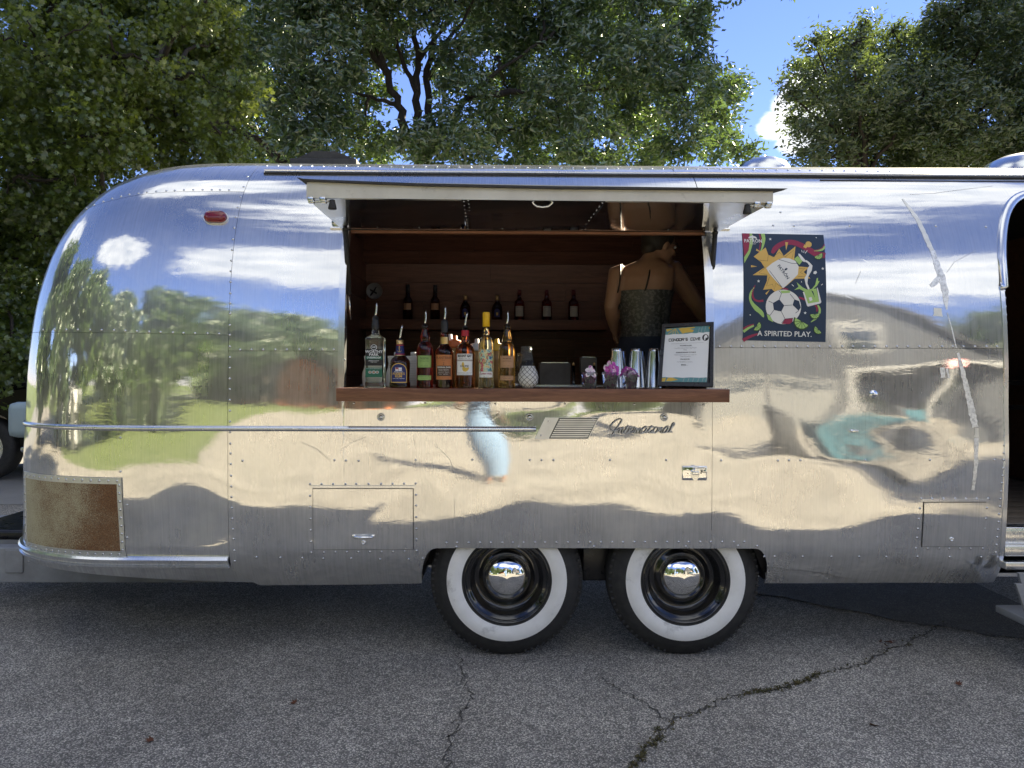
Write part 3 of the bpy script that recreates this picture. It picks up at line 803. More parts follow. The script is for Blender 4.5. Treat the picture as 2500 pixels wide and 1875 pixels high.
# brick porch house across the lawn
bh = thing('brick_house', 'low house with orange brick porch pillars under the trees across the lawn', 'house', (-9.5, -34, 0))
MB().bb((-16, -38, 0), (-4.5, -34.0, 3.0)).build('wall', mat('dark_house_wall', (.09, .085, .08), .8), bh)
for x in (-9.9, -8.6, -7.6, -5.4):
    MB().bb((x, -32.2, .0), (x + .55, -31.6, 2.6)).build('porch_pillar', M['brick'], bh)
MB().bb((-13, -32.3, 0), (-4.9, -31.5, .5)).build('porch_wall', M['brick'], bh)
MB().prism([(-16.6, 2.9), (-4.2, 2.9), (-6.5, 4.8), (-14.5, 4.8)], -38.5, -31.2).build('roof', M['roof'], bh)
MB().bb((-12.6, -34.02, .7), (-11.2, -33.9, 2.1)).build('window', M['white_trim'], bh)
MB().bb((-12.5, -33.92, .8), (-11.3, -33.86, 2.0)).build('pane', M['glass_dark'], bh)

# ---- vehicles
M['tyre'] = mat('tyre_rubber', (0.020, 0.020, 0.021), .75, noise=(25, (.034, .033, .032)), bump=(60, .0008))
def wheel_lathe(c, R, w, mats, parent, axis='Y'):
    mb = MB(); cx, cy, cz = c
    mb.lathe([(R * .62, cy - w * .42), (R * .68, cy - w * .5), (R * .9, cy - w * .5), (R * .985, cy - w * .40), (R, cy - w * .25), (R, cy + w * .25), (R * .985, cy + w * .4), (R * .9, cy + w * .5), (R * .62, cy + w * .5)], (cx, 0, cz), 40, 'Y')
    t = mb.build('wheel', mats[0], parent)
    mb = MB(); mb.lathe([(R * .64, cy - w * .44), (R * .6, cy - w * .30), (R * .2, cy - w * .22), (R * .16, cy - w * .40), (0.001, cy - w * .42)], (cx, 0, cz), 32, 'Y')
    for q in range(6):
        a = q * PI / 3
        mb.box((cx + math.cos(a) * R * .38, cy - w * .36, cz + math.sin(a) * R * .38), (R * .46, w * .12, R * .13), Matrix.Rotation(-a, 3, 'Y'), .01)
    mb.build('rim', mats[1], t, world=True)
    return t
def car(name, label, loc, rz, paint, suv=True, group=None):
    """front towards -x, near side towards -y in its own frame"""
    t = thing(name, label, 'car', loc, rz, group)
    Lh, W, H = 4.9, 1.95, 1.85 if suv else 1.5
    T = Vector(loc); ORG[t.name] = Vector((0, 0, 0))
    side = [(-2.45, .45), (-2.48, .75), (-2.38, 1.02), (-1.2, 1.14), (-.95, 1.18), (2.3, 1.2), (2.42, .95), (2.45, .45)]
    def arch(cx): return [(cx + .46 * math.cos(a), .40 + .46 * math.sin(a)) for a in np.linspace(PI, 0, 11)]
    low = [(-2.45, .42)] + [(-2.05, .36)] + arch(-1.5) + [(-.9, .33), (.9, .33)] + arch(1.45) + [(2.05, .38)]
    outline = low + [(2.45, .45), (2.44, .95), (2.35, 1.18), (-.95, 1.16), (-2.3, 1.04), (-2.48, .78)]
    mb = MB(); n = len(outline)
    def ring(y, inset): return [(x * (1 - inset * .35), y, z - (inset if z > .9 else 0) * .5) for x, z in outline]
    R = [ring(-W / 2, .06), ring(-W / 2 + .07, 0), ring(W / 2 - .07, 0), ring(W / 2, .06)]
    vs = [v for r in R for v in r]
    fs = [(i * n + j, i * n + (j + 1) % n, (i + 1) * n + (j + 1) % n, (i + 1) * n + j) for i in range(3) for j in range(n)] + [tuple(range(n))[::-1], tuple(3 * n + j for j in range(n))]
    mb.add(vs, fs, False); mb.build('body', paint, t)
    cab = [(-1.35, 1.14), (-.72, H - .06), (.0, H), (1.9, H - .03), (2.28, 1.16)]
    mb = MB(); m_ = len(cab)
    vs = [(x, -W / 2 + .06, z) if z < 1.3 else (x, -W / 2 + .22, z) for x, z in cab] + [(x, W / 2 - .06, z) if z < 1.3 else (x, W / 2 - .22, z) for x, z in cab]
    mb.add(vs, [tuple(range(m_))[::-1], tuple(range(m_, 2 * m_))] + [(i, (i + 1) % m_, (i + 1) % m_ + m_, i + m_) for i in range(m_)])
    mb.build('cabin', paint, t)
    mb = MB()
    def q(x0, z0, x1, z1, x2, z2, x3, z3):
        yy = lambda z: -W / 2 + .06 + .16 * (z - 1.14) / (H - 1.14) - .012
        mb.add([(x0, yy(z0), z0), (x1, yy(z1), z1), (x2, yy(z2), z2), (x3, yy(z3), z3)], [(0, 1, 2, 3)])
    q(-1.12, 1.2, .35, 1.22, .35, H - .1, -.62, H - .12); q(.45, 1.22, 1.3, 1.22, 1.3, H - .1, .45, H - .1); q(1.38, 1.22, 2.1, 1.22, 1.85, H - .12, 1.38, H - .1)
    mb.build('side_window', M['glass_dark'], t)
    MB().add([(-1.34, -.8, 1.17), (-1.34, .8, 1.17), (-.74, .66, H - .07), (-.74, -.66, H - .07)], [(0, 1, 2, 3)]).build('windscreen', M['glass_dark'], t)
    for cx in (-1.5, 1.45):
        for y in (-W / 2 + .13, W / 2 - .13):
            wheel_lathe((cx, y, .39), .39, .24, (M['tyre'], M['steel']), t)
    MB().bb((-.95, -W / 2 - .12, .36), (1.0, -W / 2 + .04, .43), .02).build('running_board', M['steel'], t)
    mr = MB(); mr.box((-1.30, -W / 2 - .14, 1.30), (.13, .24, .19), None, .05); mr.build('mirror', M['black'], t)
    MB().box((-1.228, -W / 2 - .15, 1.30), (.01, .19, .14), None, .003).build('mirror_glass', M['chrome'], t)
    MB().bb((-2.49, -.9, .74), (-2.44, -.55, .92), .02).build('headlight', M['chrome'], t)
    MB().bb((-2.49, .55, .74), (-2.44, .9, .92), .02).build('headlight', M['chrome'], t)
    mb = MB(); mb.bb((.38, -W / 2 - .012, .45), (.39, -W / 2 + .02, 1.14)).bb((.55, -W / 2 - .03, .98), (.72, -W / 2, 1.01), .01); mb.build('door_handle', M['steel'], t)
    return t
M['black_car'] = mat('black_car_paint', (.004, .004, .005), .22, spec=.15)
M['white_car'] = mat('white_car_paint', (.42, .42, .41), .25, coat=1)
car('parked_car', 'black off road car parked beyond the rounded front of the trailer', (-4.9, 6.6, .012), 0, M['black_car'])
car('parked_car', 'white car parked on the lawn edge in front of the yard trees', (-17.5, -7.5, 0), math.radians(150), M['white_car'], False)

# ---- folding wagon, bin and chair on the drive
M['teal'] = mat('teal_canvas', (.030, .115, .15), .8, noise=(30, (.022, .09, .12)), bump=(150, .001))
M['tube_dark'] = mat('dark_tube', (.03, .03, .032), .4)
wg = thing('folding_wagon', 'teal canvas folding wagon with dark tube frame and long pull handle on the drive', 'wagon', (4.9, -6.6, 0))
mb = MB(); mb.prism([(4.42, .40), (5.22, .34), (5.36, .58), (4.34, .80)], -6.34, -6.30).prism([(4.42, .40), (5.22, .34), (5.36, .58), (4.34, .80)], -6.95, -6.91).bb((4.42, -6.95, .36), (5.22, -6.3, .39)).bb((4.34, -6.95, .42), (4.38, -6.3, .79))
mb.build('canvas_tub', M['teal'], wg)
mb = MB()
for x in (4.34, 5.36):
    for y in (-6.95, -6.3): mb.tube([(x, y, .2), (x, y, .86)], .014)
for y in (-6.95, -6.3):
    mb.tube([(4.34, y, .22), (5.36, y, .80)], .01); mb.tube([(4.34, y, .80), (5.36, y, .22)], .01)
mb.tube([(5.4, -6.62, .3), (5.9, -6.62, .55), (6.35, -6.62, 1.0), (6.42, -6.62, 1.06)], .014); mb.tube([(6.4, -6.74, 1.06), (6.4, -6.5, 1.06)], .016)
mb.build('frame', M['tube_dark'], wg)
for x in (4.45, 5.25):
    for y in (-7.02, -6.23): MB().lathe([(.02, y - .03), (.11, y - .03), (.12, y), (.11, y + .03), (.02, y + .03)], (x, 0, .12), 20, 'Y').build('wheel', M['tyre'], wg)
bn = thing('camp_chair', 'teal folding camp chair with dark legs next to the wagon', 'chair', (6.35, -7.3, 0))
mb = MB(); mb.add([(6.05, -7.1, .45), (6.6, -7.1, .45), (6.6, -7.55, .40), (6.05, -7.55, .40)], [(0, 1, 2, 3)]).add([(6.05, -7.56, .41), (6.6, -7.56, .41), (6.62, -7.72, .95), (6.03, -7.72, .95)], [(0, 1, 2, 3)])
mb.build('canvas_seat', M['teal'], bn)
for a, b in (((6.03, -7.08, 0), (6.6, -7.72, .62)), ((6.62, -7.08, 0), (6.05, -7.72, .62)), ((6.03, -7.7, 0), (6.03, -7.1, .62)), ((6.62, -7.7, 0), (6.62, -7.1, .62))):
    MB().tube([a, b], .012).build('leg', M['tube_dark'], bn)
bs = thing('speaker_box', 'tall dark box standing on the drive next to the teal wagon', 'box', (3.9, -6.7, 0))
MB().bb((3.65, -6.95, .02), (4.05, -6.55, .95), .03).build('cabinet', M['black'], bs)
MB().bb((3.68, -6.545, .12), (4.02, -6.53, .86), .01).build('grille', M['rubber'], bs)
# ------------------------------------------------------------------ trailer shell, floor, running gear
M['plank'] = []
def wood(name, c1, c2, rough=.45, sc3=(1.2, 12, 12), sc_=2.2, bumpd=.0006, coat=.0):
    m = bpy.data.materials.new(name); m.use_nodes = True
    nt = m.node_tree; N, L = nt.nodes, nt.links; p = N['Principled BSDF']
    tc = N.new('ShaderNodeTexCoord'); mp = N.new('ShaderNodeMapping'); mp.inputs['Scale'].default_value = sc3; L.new(tc.outputs['Object'], mp.inputs[0])
    oi = N.new('ShaderNodeObjectInfo'); ad = N.new('ShaderNodeVectorMath'); ad.operation = 'ADD'
    sx = N.new('ShaderNodeMath'); sx.operation = 'MULTIPLY'; sx.inputs[1].default_value = 31; L.new(oi.outputs['Random'], sx.inputs[0])
    L.new(mp.outputs[0], ad.inputs[0]); L.new(sx.outputs[0], ad.inputs[1])
    n = N.new('ShaderNodeTexNoise'); n.inputs['Scale'].default_value = sc_; n.inputs['Detail'].default_value = 6; n.inputs['Distortion'].default_value = 1.6; L.new(ad.outputs[0], n.inputs['Vector'])
    n2 = N.new('ShaderNodeTexNoise'); n2.inputs['Scale'].default_value = sc_ * 9; n2.inputs['Detail'].default_value = 5; L.new(ad.outputs[0], n2.inputs['Vector'])
    mm = N.new('ShaderNodeMixRGB'); mm.inputs[0].default_value = .35; L.new(n.outputs[0], mm.inputs[1]); L.new(n2.outputs[0], mm.inputs[2])
    r = N.new('ShaderNodeValToRGB'); r.color_ramp.elements[0].position = .38; r.color_ramp.elements[1].position = .62
    r.color_ramp.elements[0].color = (*c1, 1); r.color_ramp.elements[1].color = (*c2, 1); L.new(mm.outputs[0], r.inputs[0])
    L.new(r.outputs[0], p.inputs['Base Color']); p.inputs['Roughness'].default_value = rough; p.inputs['Coat Weight'].default_value = coat
    b = N.new('ShaderNodeBump'); b.inputs['Distance'].default_value = bumpd; L.new(mm.outputs[0], b.inputs['Height']); L.new(b.outputs[0], p.inputs['Normal'])
    return m
M['counter'] = wood('counter_hardwood', (.115, .042, .020), (.235, .100, .052), .38, (1.0, 6, 14), 2.4, .0004)
M['plank'] = wood('wall_plank', (.085, .034, .020), (.16, .070, .042), .5)
M['floorwood'] = wood('floor_board', (.16, .13, .10), (.24, .20, .16), .45)
M['liner'] = mat('dark_liner', (.020, .018, .018), .6)
FZ = 0.62
mb = MB(); mb.bb((-1.9, .16, FZ - .05), (5.0, 2.24, FZ - .002)); mb.build('floor', M['liner'], trailer)
n = 0
for i in range(13):
    y0 = .15 + i * .16
    MB().bb((1.6, y0, FZ), (3.6, y0 + .157, FZ + .012), .002).build('floor_board', M['floorwood'], trailer)
# inner shell keeps daylight out of the seams
def inner(name, s0, s1, z0, z1, ns, nz_, off, m, flip=False, cosz=True):
    panel(name, s0, s1, z0, z1, ns, nz_, m, off=off, warp=False, cosz=cosz, flipy=flip, lip=0)
inner('liner', -3.4, OX0 - .002, .36, ZT - .03, 60, 34, -.05, M['liner'])
inner('liner', OX0 - .002, OX1 + .002, OZ1 + .01, ZT - .03, 20, 14, -.05, M['liner'])
inner('liner', OX0 - .002, OX1 + .002, lambda s: max(zbot(s), .36), OZ0, 30, 14, -.05, M['liner'], cosz=False)
inner('liner', OX1 + .002, XD0, lambda s: max(zbot(s), .36), ZT - .03, 20, 34, -.05, M['liner'])
inner('liner', XD0, XD1, lambda s: arch(s) + .01, ZT - .03, 20, 10, -.04, M['liner'])
inner('liner', XD1, XE + CL, .36, ZT - .03, 30, 30, -.05, M['liner'])
inner('liner', -3.4, XE + CL, .36, ZT - .03, 60, 34, -.05, M['liner'], True)
# underside
mb = MB(); mb.bb((-1.15, .20, .352), (WX0, 2.2, .37)).bb((WX1, .20, .352), (4.7, 2.2, .37)).bb((WX0, .42, .34), (WX1, 2.0, .36)); mb.build('belly_pan', M['metal_dull'], trailer)
mb = MB(); mb.bb((WX0, .42, .35), (WX1, .44, .62)).bb((WX0, .06, .58), (WX1, .44, .60)).bb((WX0 - .01, .12, .36), (WX0, .44, .6)).bb((WX1, .12, .36), (WX1 + .01, .44, .6)); mb.build('wheel_box', M['dark'], trailer)
mb = MB(); mb.bb((.40, .20, .33), (.56, .26, .50), .01).tube([(.0, .3, .36), (.0, 2.1, .36)], .045).tube([(.886, .3, .36), (.886, 2.1, .36)], .045); mb.build('axle', M['black'], trailer)

# back wall planks and end partitions
BY = 2.16
z = FZ + .02
rr = random.Random(4)
def yin(z): return min(BY, 2.4 - float(by(min(z, 2.52))) - .085)
while z < 2.50:
    h = .142 if z < 2.2 else .09
    x = -1.5 - rr.uniform(0, .8)
    while x < 2.4:
        L_ = rr.uniform(1.0, 1.7); xe = min(x + L_, 2.42)
        y0, y1 = yin(z), yin(min(z + h, 2.52))
        mb = MB(); x0, x1, za_, zb_ = x + .001, xe - .001, z, z + h - .003
        mb.add([(x0, y0, za_), (x1, y0, za_), (x1, y1, zb_), (x0, y1, zb_), (x0, y0 + .02, za_), (x1, y0 + .02, za_), (x1, y1 + .02, zb_), (x0, y1 + .02, zb_)], [(0, 1, 2, 3), (4, 7, 6, 5), (0, 4, 5, 1), (3, 2, 6, 7), (0, 3, 7, 4), (1, 5, 6, 2)])
        mb.build('wall_plank', M['plank'], trailer)
        x = xe
    z += h
MB().bb((-1.5, BY + .022, FZ), (5, BY + .03, 2.1)).build('wall_backing', M['liner'], trailer)
for x in (-1.05, ):
    z = FZ + .02
    while z < 2.4:
        MB().bb((x - .02, float(by(z + .142)) + .09, z), (x, 2.31 - float(by(z + .142)), z + .139), .0015).build('wall_plank', M['plank'], trailer); z += .142
# right partition behind the bartender, seen at the end of the serving bay
MB().bb((1.62, .9, FZ), (1.64, 2.15, 2.42)).build('partition', M['plank'], trailer)
MB().bb((1.64, .3, 2.36), (4.6, 2.15, 2.38)).build('ceiling_liner', M['liner'], trailer)
MB().bb((3.75, .2, FZ), (3.77, 2.2, 2.4)).build('partition', M['plank'], trailer)

# ------------------------------------------------------------------ trims that follow the skin
def strip_pts(pts, nrm, w, t, mat_, name, parent=None, prof='flat', side=None, label=None, off=0.0):
    mb = MB(); n = len(pts); rows = []
    if prof == 'flat': pr = [(-.5, 0), (-.5, 1), (.5, 1), (.5, 0)]
    elif prof == 'round': pr = [(-.5, 0), (-.44, .55), (-.2, .95), (0, 1.0), (.2, .95), (.44, .55), (.5, 0)]
    elif prof == 'rail': pr = [(-.5, 0), (-.5, .7), (-.25, .7), (-.2, 1.0), (.1, 1.0), (.16, .45), (.3, .45), (.34, .8), (.5, .7), (.5, 0)]
    elif prof == 'rub': pr = [(-.5, 0), (-.5, .6), (-.36, 1), (-.2, 1), (-.15, .6), (.15, .6), (.2, 1), (.36, 1), (.5, .6), (.5, 0)]
    k = len(pr); vs = []
    for i in range(n):
        T = (pts[min(i + 1, n - 1)] - pts[max(i - 1, 0)]).normalized(); Nn = nrm[i].normalized(); W = Nn.cross(T).normalized()
        for a, b in pr: vs.append(pts[i] + W * a * w + Nn * (b * t + off))
    fs = [(i * k + j, i * k + j + 1, (i + 1) * k + j + 1, (i + 1) * k + j) for i in range(n - 1) for j in range(k - 1)]
    fs += [tuple(range(k)), tuple((n - 1) * k + j for j in range(k))[::-1]]
    sm = prof == 'round'
    mb.add(vs, fs, sm)
    return mb.build(name, mat_, parent or trailer, label=label)
def resample(poly, step):
    out = []
    for i in range(len(poly) - 1):
        a, b = poly[i], poly[i + 1]; d = math.hypot(b[0] - a[0], b[1] - a[1]); m_ = max(1, int(d / step))
        for j in range(m_): out.append((a[0] + (b[0] - a[0]) * j / m_, a[1] + (b[1] - a[1]) * j / m_))
    out.append(poly[-1]); return out
def on_skin(poly, step=14, off=0):
    Pn, Nn = [], []
    for u, v in resample(poly, step):
        h = hit(u, v)
        if h: Pn.append(h[0] + h[1] * off); Nn.append(h[1])
    return Pn, Nn
def skin_strip(poly, w, t, m, name, prof='flat', step=12, off=0.0, label=None):
    a, b = on_skin(poly, step); return strip_pts(a, b, w, t, m, name, prof=prof, label=label, off=off)
def seg_param(fs, fz, n, w, t, m, name, prof='flat', off=0.0, label=None):
    """strip along a path given in skin coordinates"""
    s = np.array([fs(i / (n - 1)) for i in range(n)]); z = np.array([fz(i / (n - 1)) for i in range(n)])
    p, nn = SN(s, z)
    return strip_pts([Vector(q) for q in p], [Vector(q) for q in nn], w, t, m, name, prof=prof, off=off, label=label)
# belt moulding
zbelt = sz(900, 1047)[1]
sEnd = 0.158
seg_param(lambda t: -3.45 + (sEnd + 3.45) * t, lambda t: zbelt, 120, .026, .012, M['trim'], 'belt_moulding', 'round')
# gutter rail along the roof edge
seg_param(lambda t: SV1 + .06 + (XE - SV1 - .06) * t, lambda t: ZR, 60, .030, .016, M['trim'], 'gutter_rail', 'rail')
seg_param(lambda t: SV1 + .06 + (XE - SV1 - .06) * t, lambda t: ZR - .016, 60, .006, .008, M['dark'], 'gutter_dark_strip', 'flat')  # thin dark strip just below the rail
# rub rail and pan below the rounded end
seg_param(lambda t: -3.45 + (SV1 - .004 + 3.45) * t, lambda t: .468, 100, .058, .022, M['trim'], 'rub_rail', 'rub')
panel('lower_pan', -3.42, -1.19, lambda s: float(np.interp(s, [-3.4, -2.9, -2.2, -1.6, SV1, -1.19], [.41, .41, .385, .352, .338, .334])), .438, 100, 8, M['metal_dull'], off=-.012)
# serving opening trims
seg_param(lambda t: OX0 - .012, lambda t: 1.30 + .765 * t, 30, .030, .004, M['trim'], 'jamb_trim')
seg_param(lambda t: OX1 + .004, lambda t: 1.30 + .745 * t, 30, .040, .004, M['trim'], 'jamb_trim')
seg_param(lambda t: OX0 - .03 + (OX1 + .06 - OX0) * t, lambda t: OZ0 - .018, 40, .034, .006, M['trim'], 'sill_trim')
# jamb returns (wall thickness)
mb = MB()
for X in (OX0, OX1):
    zs = np.linspace(OZ0, OZ1, 14); ys = by(zs)
    vs = [(X, y, z) for y, z in zip(ys, zs)] + [(X, y + .06, z) for y, z in zip(ys, zs)]
    mb.add(vs, [(i, i + 1, i + 15, i + 14) for i in range(13)])
mb.build('jamb', M['trim'], trailer, kind='stuff')
# door frame trims
seg_param(lambda t: XD0 - .012, lambda t: .40 + (1.80 - .40) * t, 40, .020, .004, M['trim'], 'door_jamb')
mb_p = []
for i in range(40):
    a = i / 39 * .5
    s = XD0 + (XD1 - XD0) * .5 * (1 - math.cos(PI * a * 2 * .5 * 2)) if False else XD0 - .02 + (XD1 - XD0 + .04) * (1 - math.cos(PI * i / 39)) / 2
    t = (s - XD0) / (XD1 - XD0); t = min(1, max(0, t))
    zz = 1.80 + .505 * (max(0, 1 - abs(2 * t - 1) ** 2.6)) ** (1 / 2.2)
    mb_p.append((s, zz))
s_ = np.array([q[0] for q in mb_p]); z_ = np.array([q[1] for q in mb_p]); p_, n_ = SN(s_, z_)
strip_pts([Vector(q) for q in p_], [Vector(q) for q in n_], .045, .012, M['trim'], 'door_arch_trim', prof='round')
mb = MB(); mb.bb((XD0, .02, .50), (XD1, .10, .55), .004).bb((XD0, .06, .55), (XD1, .2, FZ + .01), .004).bb((XD0 - .01, .0, .44), (XD1, .05, .475), .004); mb.build('door_sill', M['trim'], trailer)
mb = MB()
for X in (XD0, XD1):
    zs = np.linspace(.40, 1.95, 14); ys = by(zs)
    vs = [(X, y, z) for y, z in zip(ys, zs)] + [(X, y + .07, z) for y, z in zip(ys, zs)]
    mb.add(vs, [(i, i + 1, i + 15, i + 14) for i in range(13)])
mb.build('door_reveal', M['metal_dull'], trailer, kind='stuff')
# furniture dimly seen through the door
mb = MB(); mb.bb((2.5, 1.3, 1.30), (3.7, 2.1, 1.33), .004).tube([(2.6, 1.4, FZ), (3.0, 1.4, 1.3)], .012).tube([(3.0, 1.4, FZ), (2.6, 1.4, 1.3)], .012).bb((2.5, 1.3, 1.14), (3.7, 1.33, 1.17)); mb.build('folding_table', M['black'], trailer)

# seams that sit over the skin: lapped edges shown as a thin shadow line and a raised lip
def lap(fs, fz, n, name='seam_lap', w=.012, t=.0012): seg_param(fs, fz, n, w, t, M['metal'], name)
# rivets
def rivet_line(pxs, count=None, step=None):
    L = resample(pxs, 2.0); d = [0]
    for i in range(1, len(L)): d.append(d[-1] + math.hypot(L[i][0] - L[i - 1][0], L[i][1] - L[i - 1][1]))
    m_ = count or int(d[-1] / step) + 1
    out = []
    for i in range(m_):
        t = d[-1] * i / max(1, m_ - 1) + (rnd.uniform(-1.2, 1.2) if 0 < i < m_ - 1 else 0); j = min(range(len(d)), key=lambda q: abs(d[q] - t)); out.append(L[j])
    return out
def rivets(pxs, name='rivet_line', r=.0060, hgt=.0042, parent=None, off=0.0):
    mb = MB()
    for u, v in pxs:
        h = hit(u, v)
        if not h: continue
        p, n_ = h; a = n_.orthogonal().normalized(); b = n_.cross(a)
        vs = []
        for rr_, hh in ((1.0, -.1), (.92, .45), (.55, .85)):
            for k in range(8):
                q = 2 * PI * k / 8; vs.append(p + (a * math.cos(q) + b * math.sin(q)) * r * rr_ + n_ * (hgt * hh + off))
        vs.append(p + n_ * (hgt + off))
        fs = [(i * 8 + k, i * 8 + (k + 1) % 8, (i + 1) * 8 + (k + 1) % 8, (i + 1) * 8 + k) for i in range(2) for k in range(8)] + [(16 + k, 16 + (k + 1) % 8, 24) for k in range(8)]
        mb.add(vs, fs, True)
    return mb.build(name, M['rivet'], parent or trailer, kind='stuff')
z1 = lambda L: [(x * .40687, 350 + y * .40687) for x, y in L]
z2 = lambda L: [(x * .40687, 900 + y * .40687) for x, y in L]
z3 = lambda L: [(1700 + x * .36166, 900 + y * .36166) for x, y in L]
zA = lambda L: [(1700 + x * .36166, 380 + y * .36166) for x, y in L]
z5 = lambda L: [(700 + x * .36166, 940 + y * .36166) for x, y in L]
z6 = lambda L: [(1230 + x * .27125, 720 + y * .27125) for x, y in L]
zW = lambda L: [(1000 + x * .40687, 1280 + y * .40687) for x, y in L]
RL = []
RL += rivet_line(z1([(1375, 280), (1246, 278), (1124, 279), (998, 285), (883, 293), (772, 306), (668, 331), (575, 365), (520, 390)]), 17)
RL += rivet_line([(604, 431), (590, 470), (577, 520), (568, 590), (563, 660), (561, 800), (561, 1025), (562, 1075), (566, 1250), (573, 1370)], 37)
RL += rivet_line([(105, 805), (180, 805), (270, 806), (366, 810), (450, 813), (535, 815)], 16)
RL += rivet_line([(586, 854), (815, 853)], 9)
RL += rivet_line([(1756, 846), (2434, 846)], 26)
RL += rivet_line(z5([(157, 670), (870, 665)]), 10) + rivet_line(z5([(157, 748), (165, 1130)]), 6) + rivet_line(z5([(873, 742), (876, 1119)]), 6) + rivet_line(z5([(250, 1129), (795, 1122)]), 8)
RL += rivet_line(zW([(220, 110), (2008, 105)]), 28) + zW([(280, 135), (653, 133), (1105, 133), (1657, 133), (1970, 128), (2085, 131), (78, 208), (40, 160)])
RL += z2([(1538, 1131), (1682, 1134)]) + z5([(105, 1168), (246, 1171), (434, 1170), (629, 1177), (822, 1176), (916, 1171)])
RL += z3([(458, 1268), (528, 1268), (717, 1269), (910, 1269), (1098, 1269), (1281, 1270), (1492, 1269), (1709, 1271), (1922, 1272)])
RL += z5([(322, 508), (400, 510), (485, 512), (870, 508), (1252, 505), (1641, 507), (1720, 507), (1801, 507)]) + z6([(955, 1487), (1461, 1487), (1955, 1490)]) + z3([(550, 621), (625, 619), (702, 619), (1140, 619), (1576, 617), (2011, 616)])
RL += rivet_line(z3([(2085, 360), (2080, 480), (2073, 640), (2060, 800), (2045, 965), (2037, 1075), (2021, 1240)]), 18)
RL += rivet_line(zA([(2058, 690), (2073, 850), (2085, 960), (2090, 1080), (2095, 1240)]), 11)
RL += rivet_line(z3([(1517, 877), (1968, 877)]), 7) + rivet_line(z3([(1509, 943), (1482, 1213)]), 5) + rivet_line(z3([(1960, 940), (1931, 1213)]), 5) + rivet_line(z3([(1560, 1213), (1850, 1213)]), 5)
RL += zA([(568, 382), (519, 471), (658, 474), (1036, 473), (1617, 475), (1955, 480)]) + z2([(722, 414), (722, 618), (762, 818), (762, 1013), (1455, 553)]) + z1([(2072, 707), (2068, 903), (2066, 1103), (2066, 1300)])
RL += rivet_line([(650, 405), (1250, 409), (2450, 421)], 66)
rivets(RL)

# dark strips painted as the shadow where sheets lap
def seam_line(fs, fz, n): seg_param(fs, fz, n, .0026, .0004, M['dark'], 'seam_shadow', off=.0003)
# access doors
def access(name, pxq, handle, lockp, lab):
    (sa, za), (sb, zb) = sz(*pxq[0]), sz(*pxq[1])
    o = panel('access_frame', sa - .0035, sb + .0035, zb - .0035, za + .0035, 24, 16, M['dark'], off=.0006, lip=0)
    d = panel('access_door', sa, sb, zb, za, 40, 26, M['metal'], off=.0055, lip=.004, label=lab)
    seg_param(lambda t: sa - .012 + (sb - sa + .024) * t, lambda t: za + .010, 12, .012, .006, M['trim'], 'hinge')
    return d
d1 = access('access_door', [z5([(180, 700)])[0], z5([(853, 1106)])[0]], 1, 1, 'larger access door with a pull handle')
d2 = access('access_door', [z3([(1535, 903)])[0], z3([(1935, 1198)])[0]], 0, 1, 'smaller access door with only a lock')
def skin_at(u, v):
    h = hit(u, v); n = h[1]; t = Vector((0, 0, 1)) - n * n.z; t.normalize(); x = t.cross(n).normalized()
    if x.x < 0: x = -x
    return h[0], x, t, n
def frame_m(u, v):
    p, x, t, n = skin_at(u, v)
    R = Matrix((x, -n, t)).transposed()   # columns: x right, y into wall, z up
    return Matrix.Translation(p) @ R.to_4x4()
def put(mb, Mx, name, m, parent, label=None, kind=None):
    mb.v = [tuple(Mx @ Vector(v)) for v in mb.v]; return mb.build(name, m, parent, label=label, kind=kind)
# handle + lock on door 1
F = frame_m(*z5([(520, 1020)])[0])
mb = MB(); mb.tube([(-.048, -.006, .002), (-.040, -.02, .0), (0, -.024, -.001), (.040, -.02, 0), (.048, -.006, .002)], [.004, .006, .0065, .006, .004], 8); mb.box((-.045, -.006, .002), (.016, .006, .014), None, .002).box((.045, -.006, .002), (.016, .006, .014), None, .002)
put(mb, F, 'handle', M['chrome'], d1)
def lock(u, v, parent, r=.011):
    F = frame_m(u, v); mb = MB(); mb.lathe([(r, 0), (r, -.008), (r * .8, -.011), (r * .45, -.011), (r * .42, -.006), (.0005, -.006)], (0, 0, 0), 20, 'Y'); mb.box((0, -.0075, 0), (.002, .004, .009))
    return put(mb, F, 'lock', M['chrome'], parent)
lock(*z5([(519, 1060)])[0], d1); lock(*z3([(1716, 1149)])[0], d2)
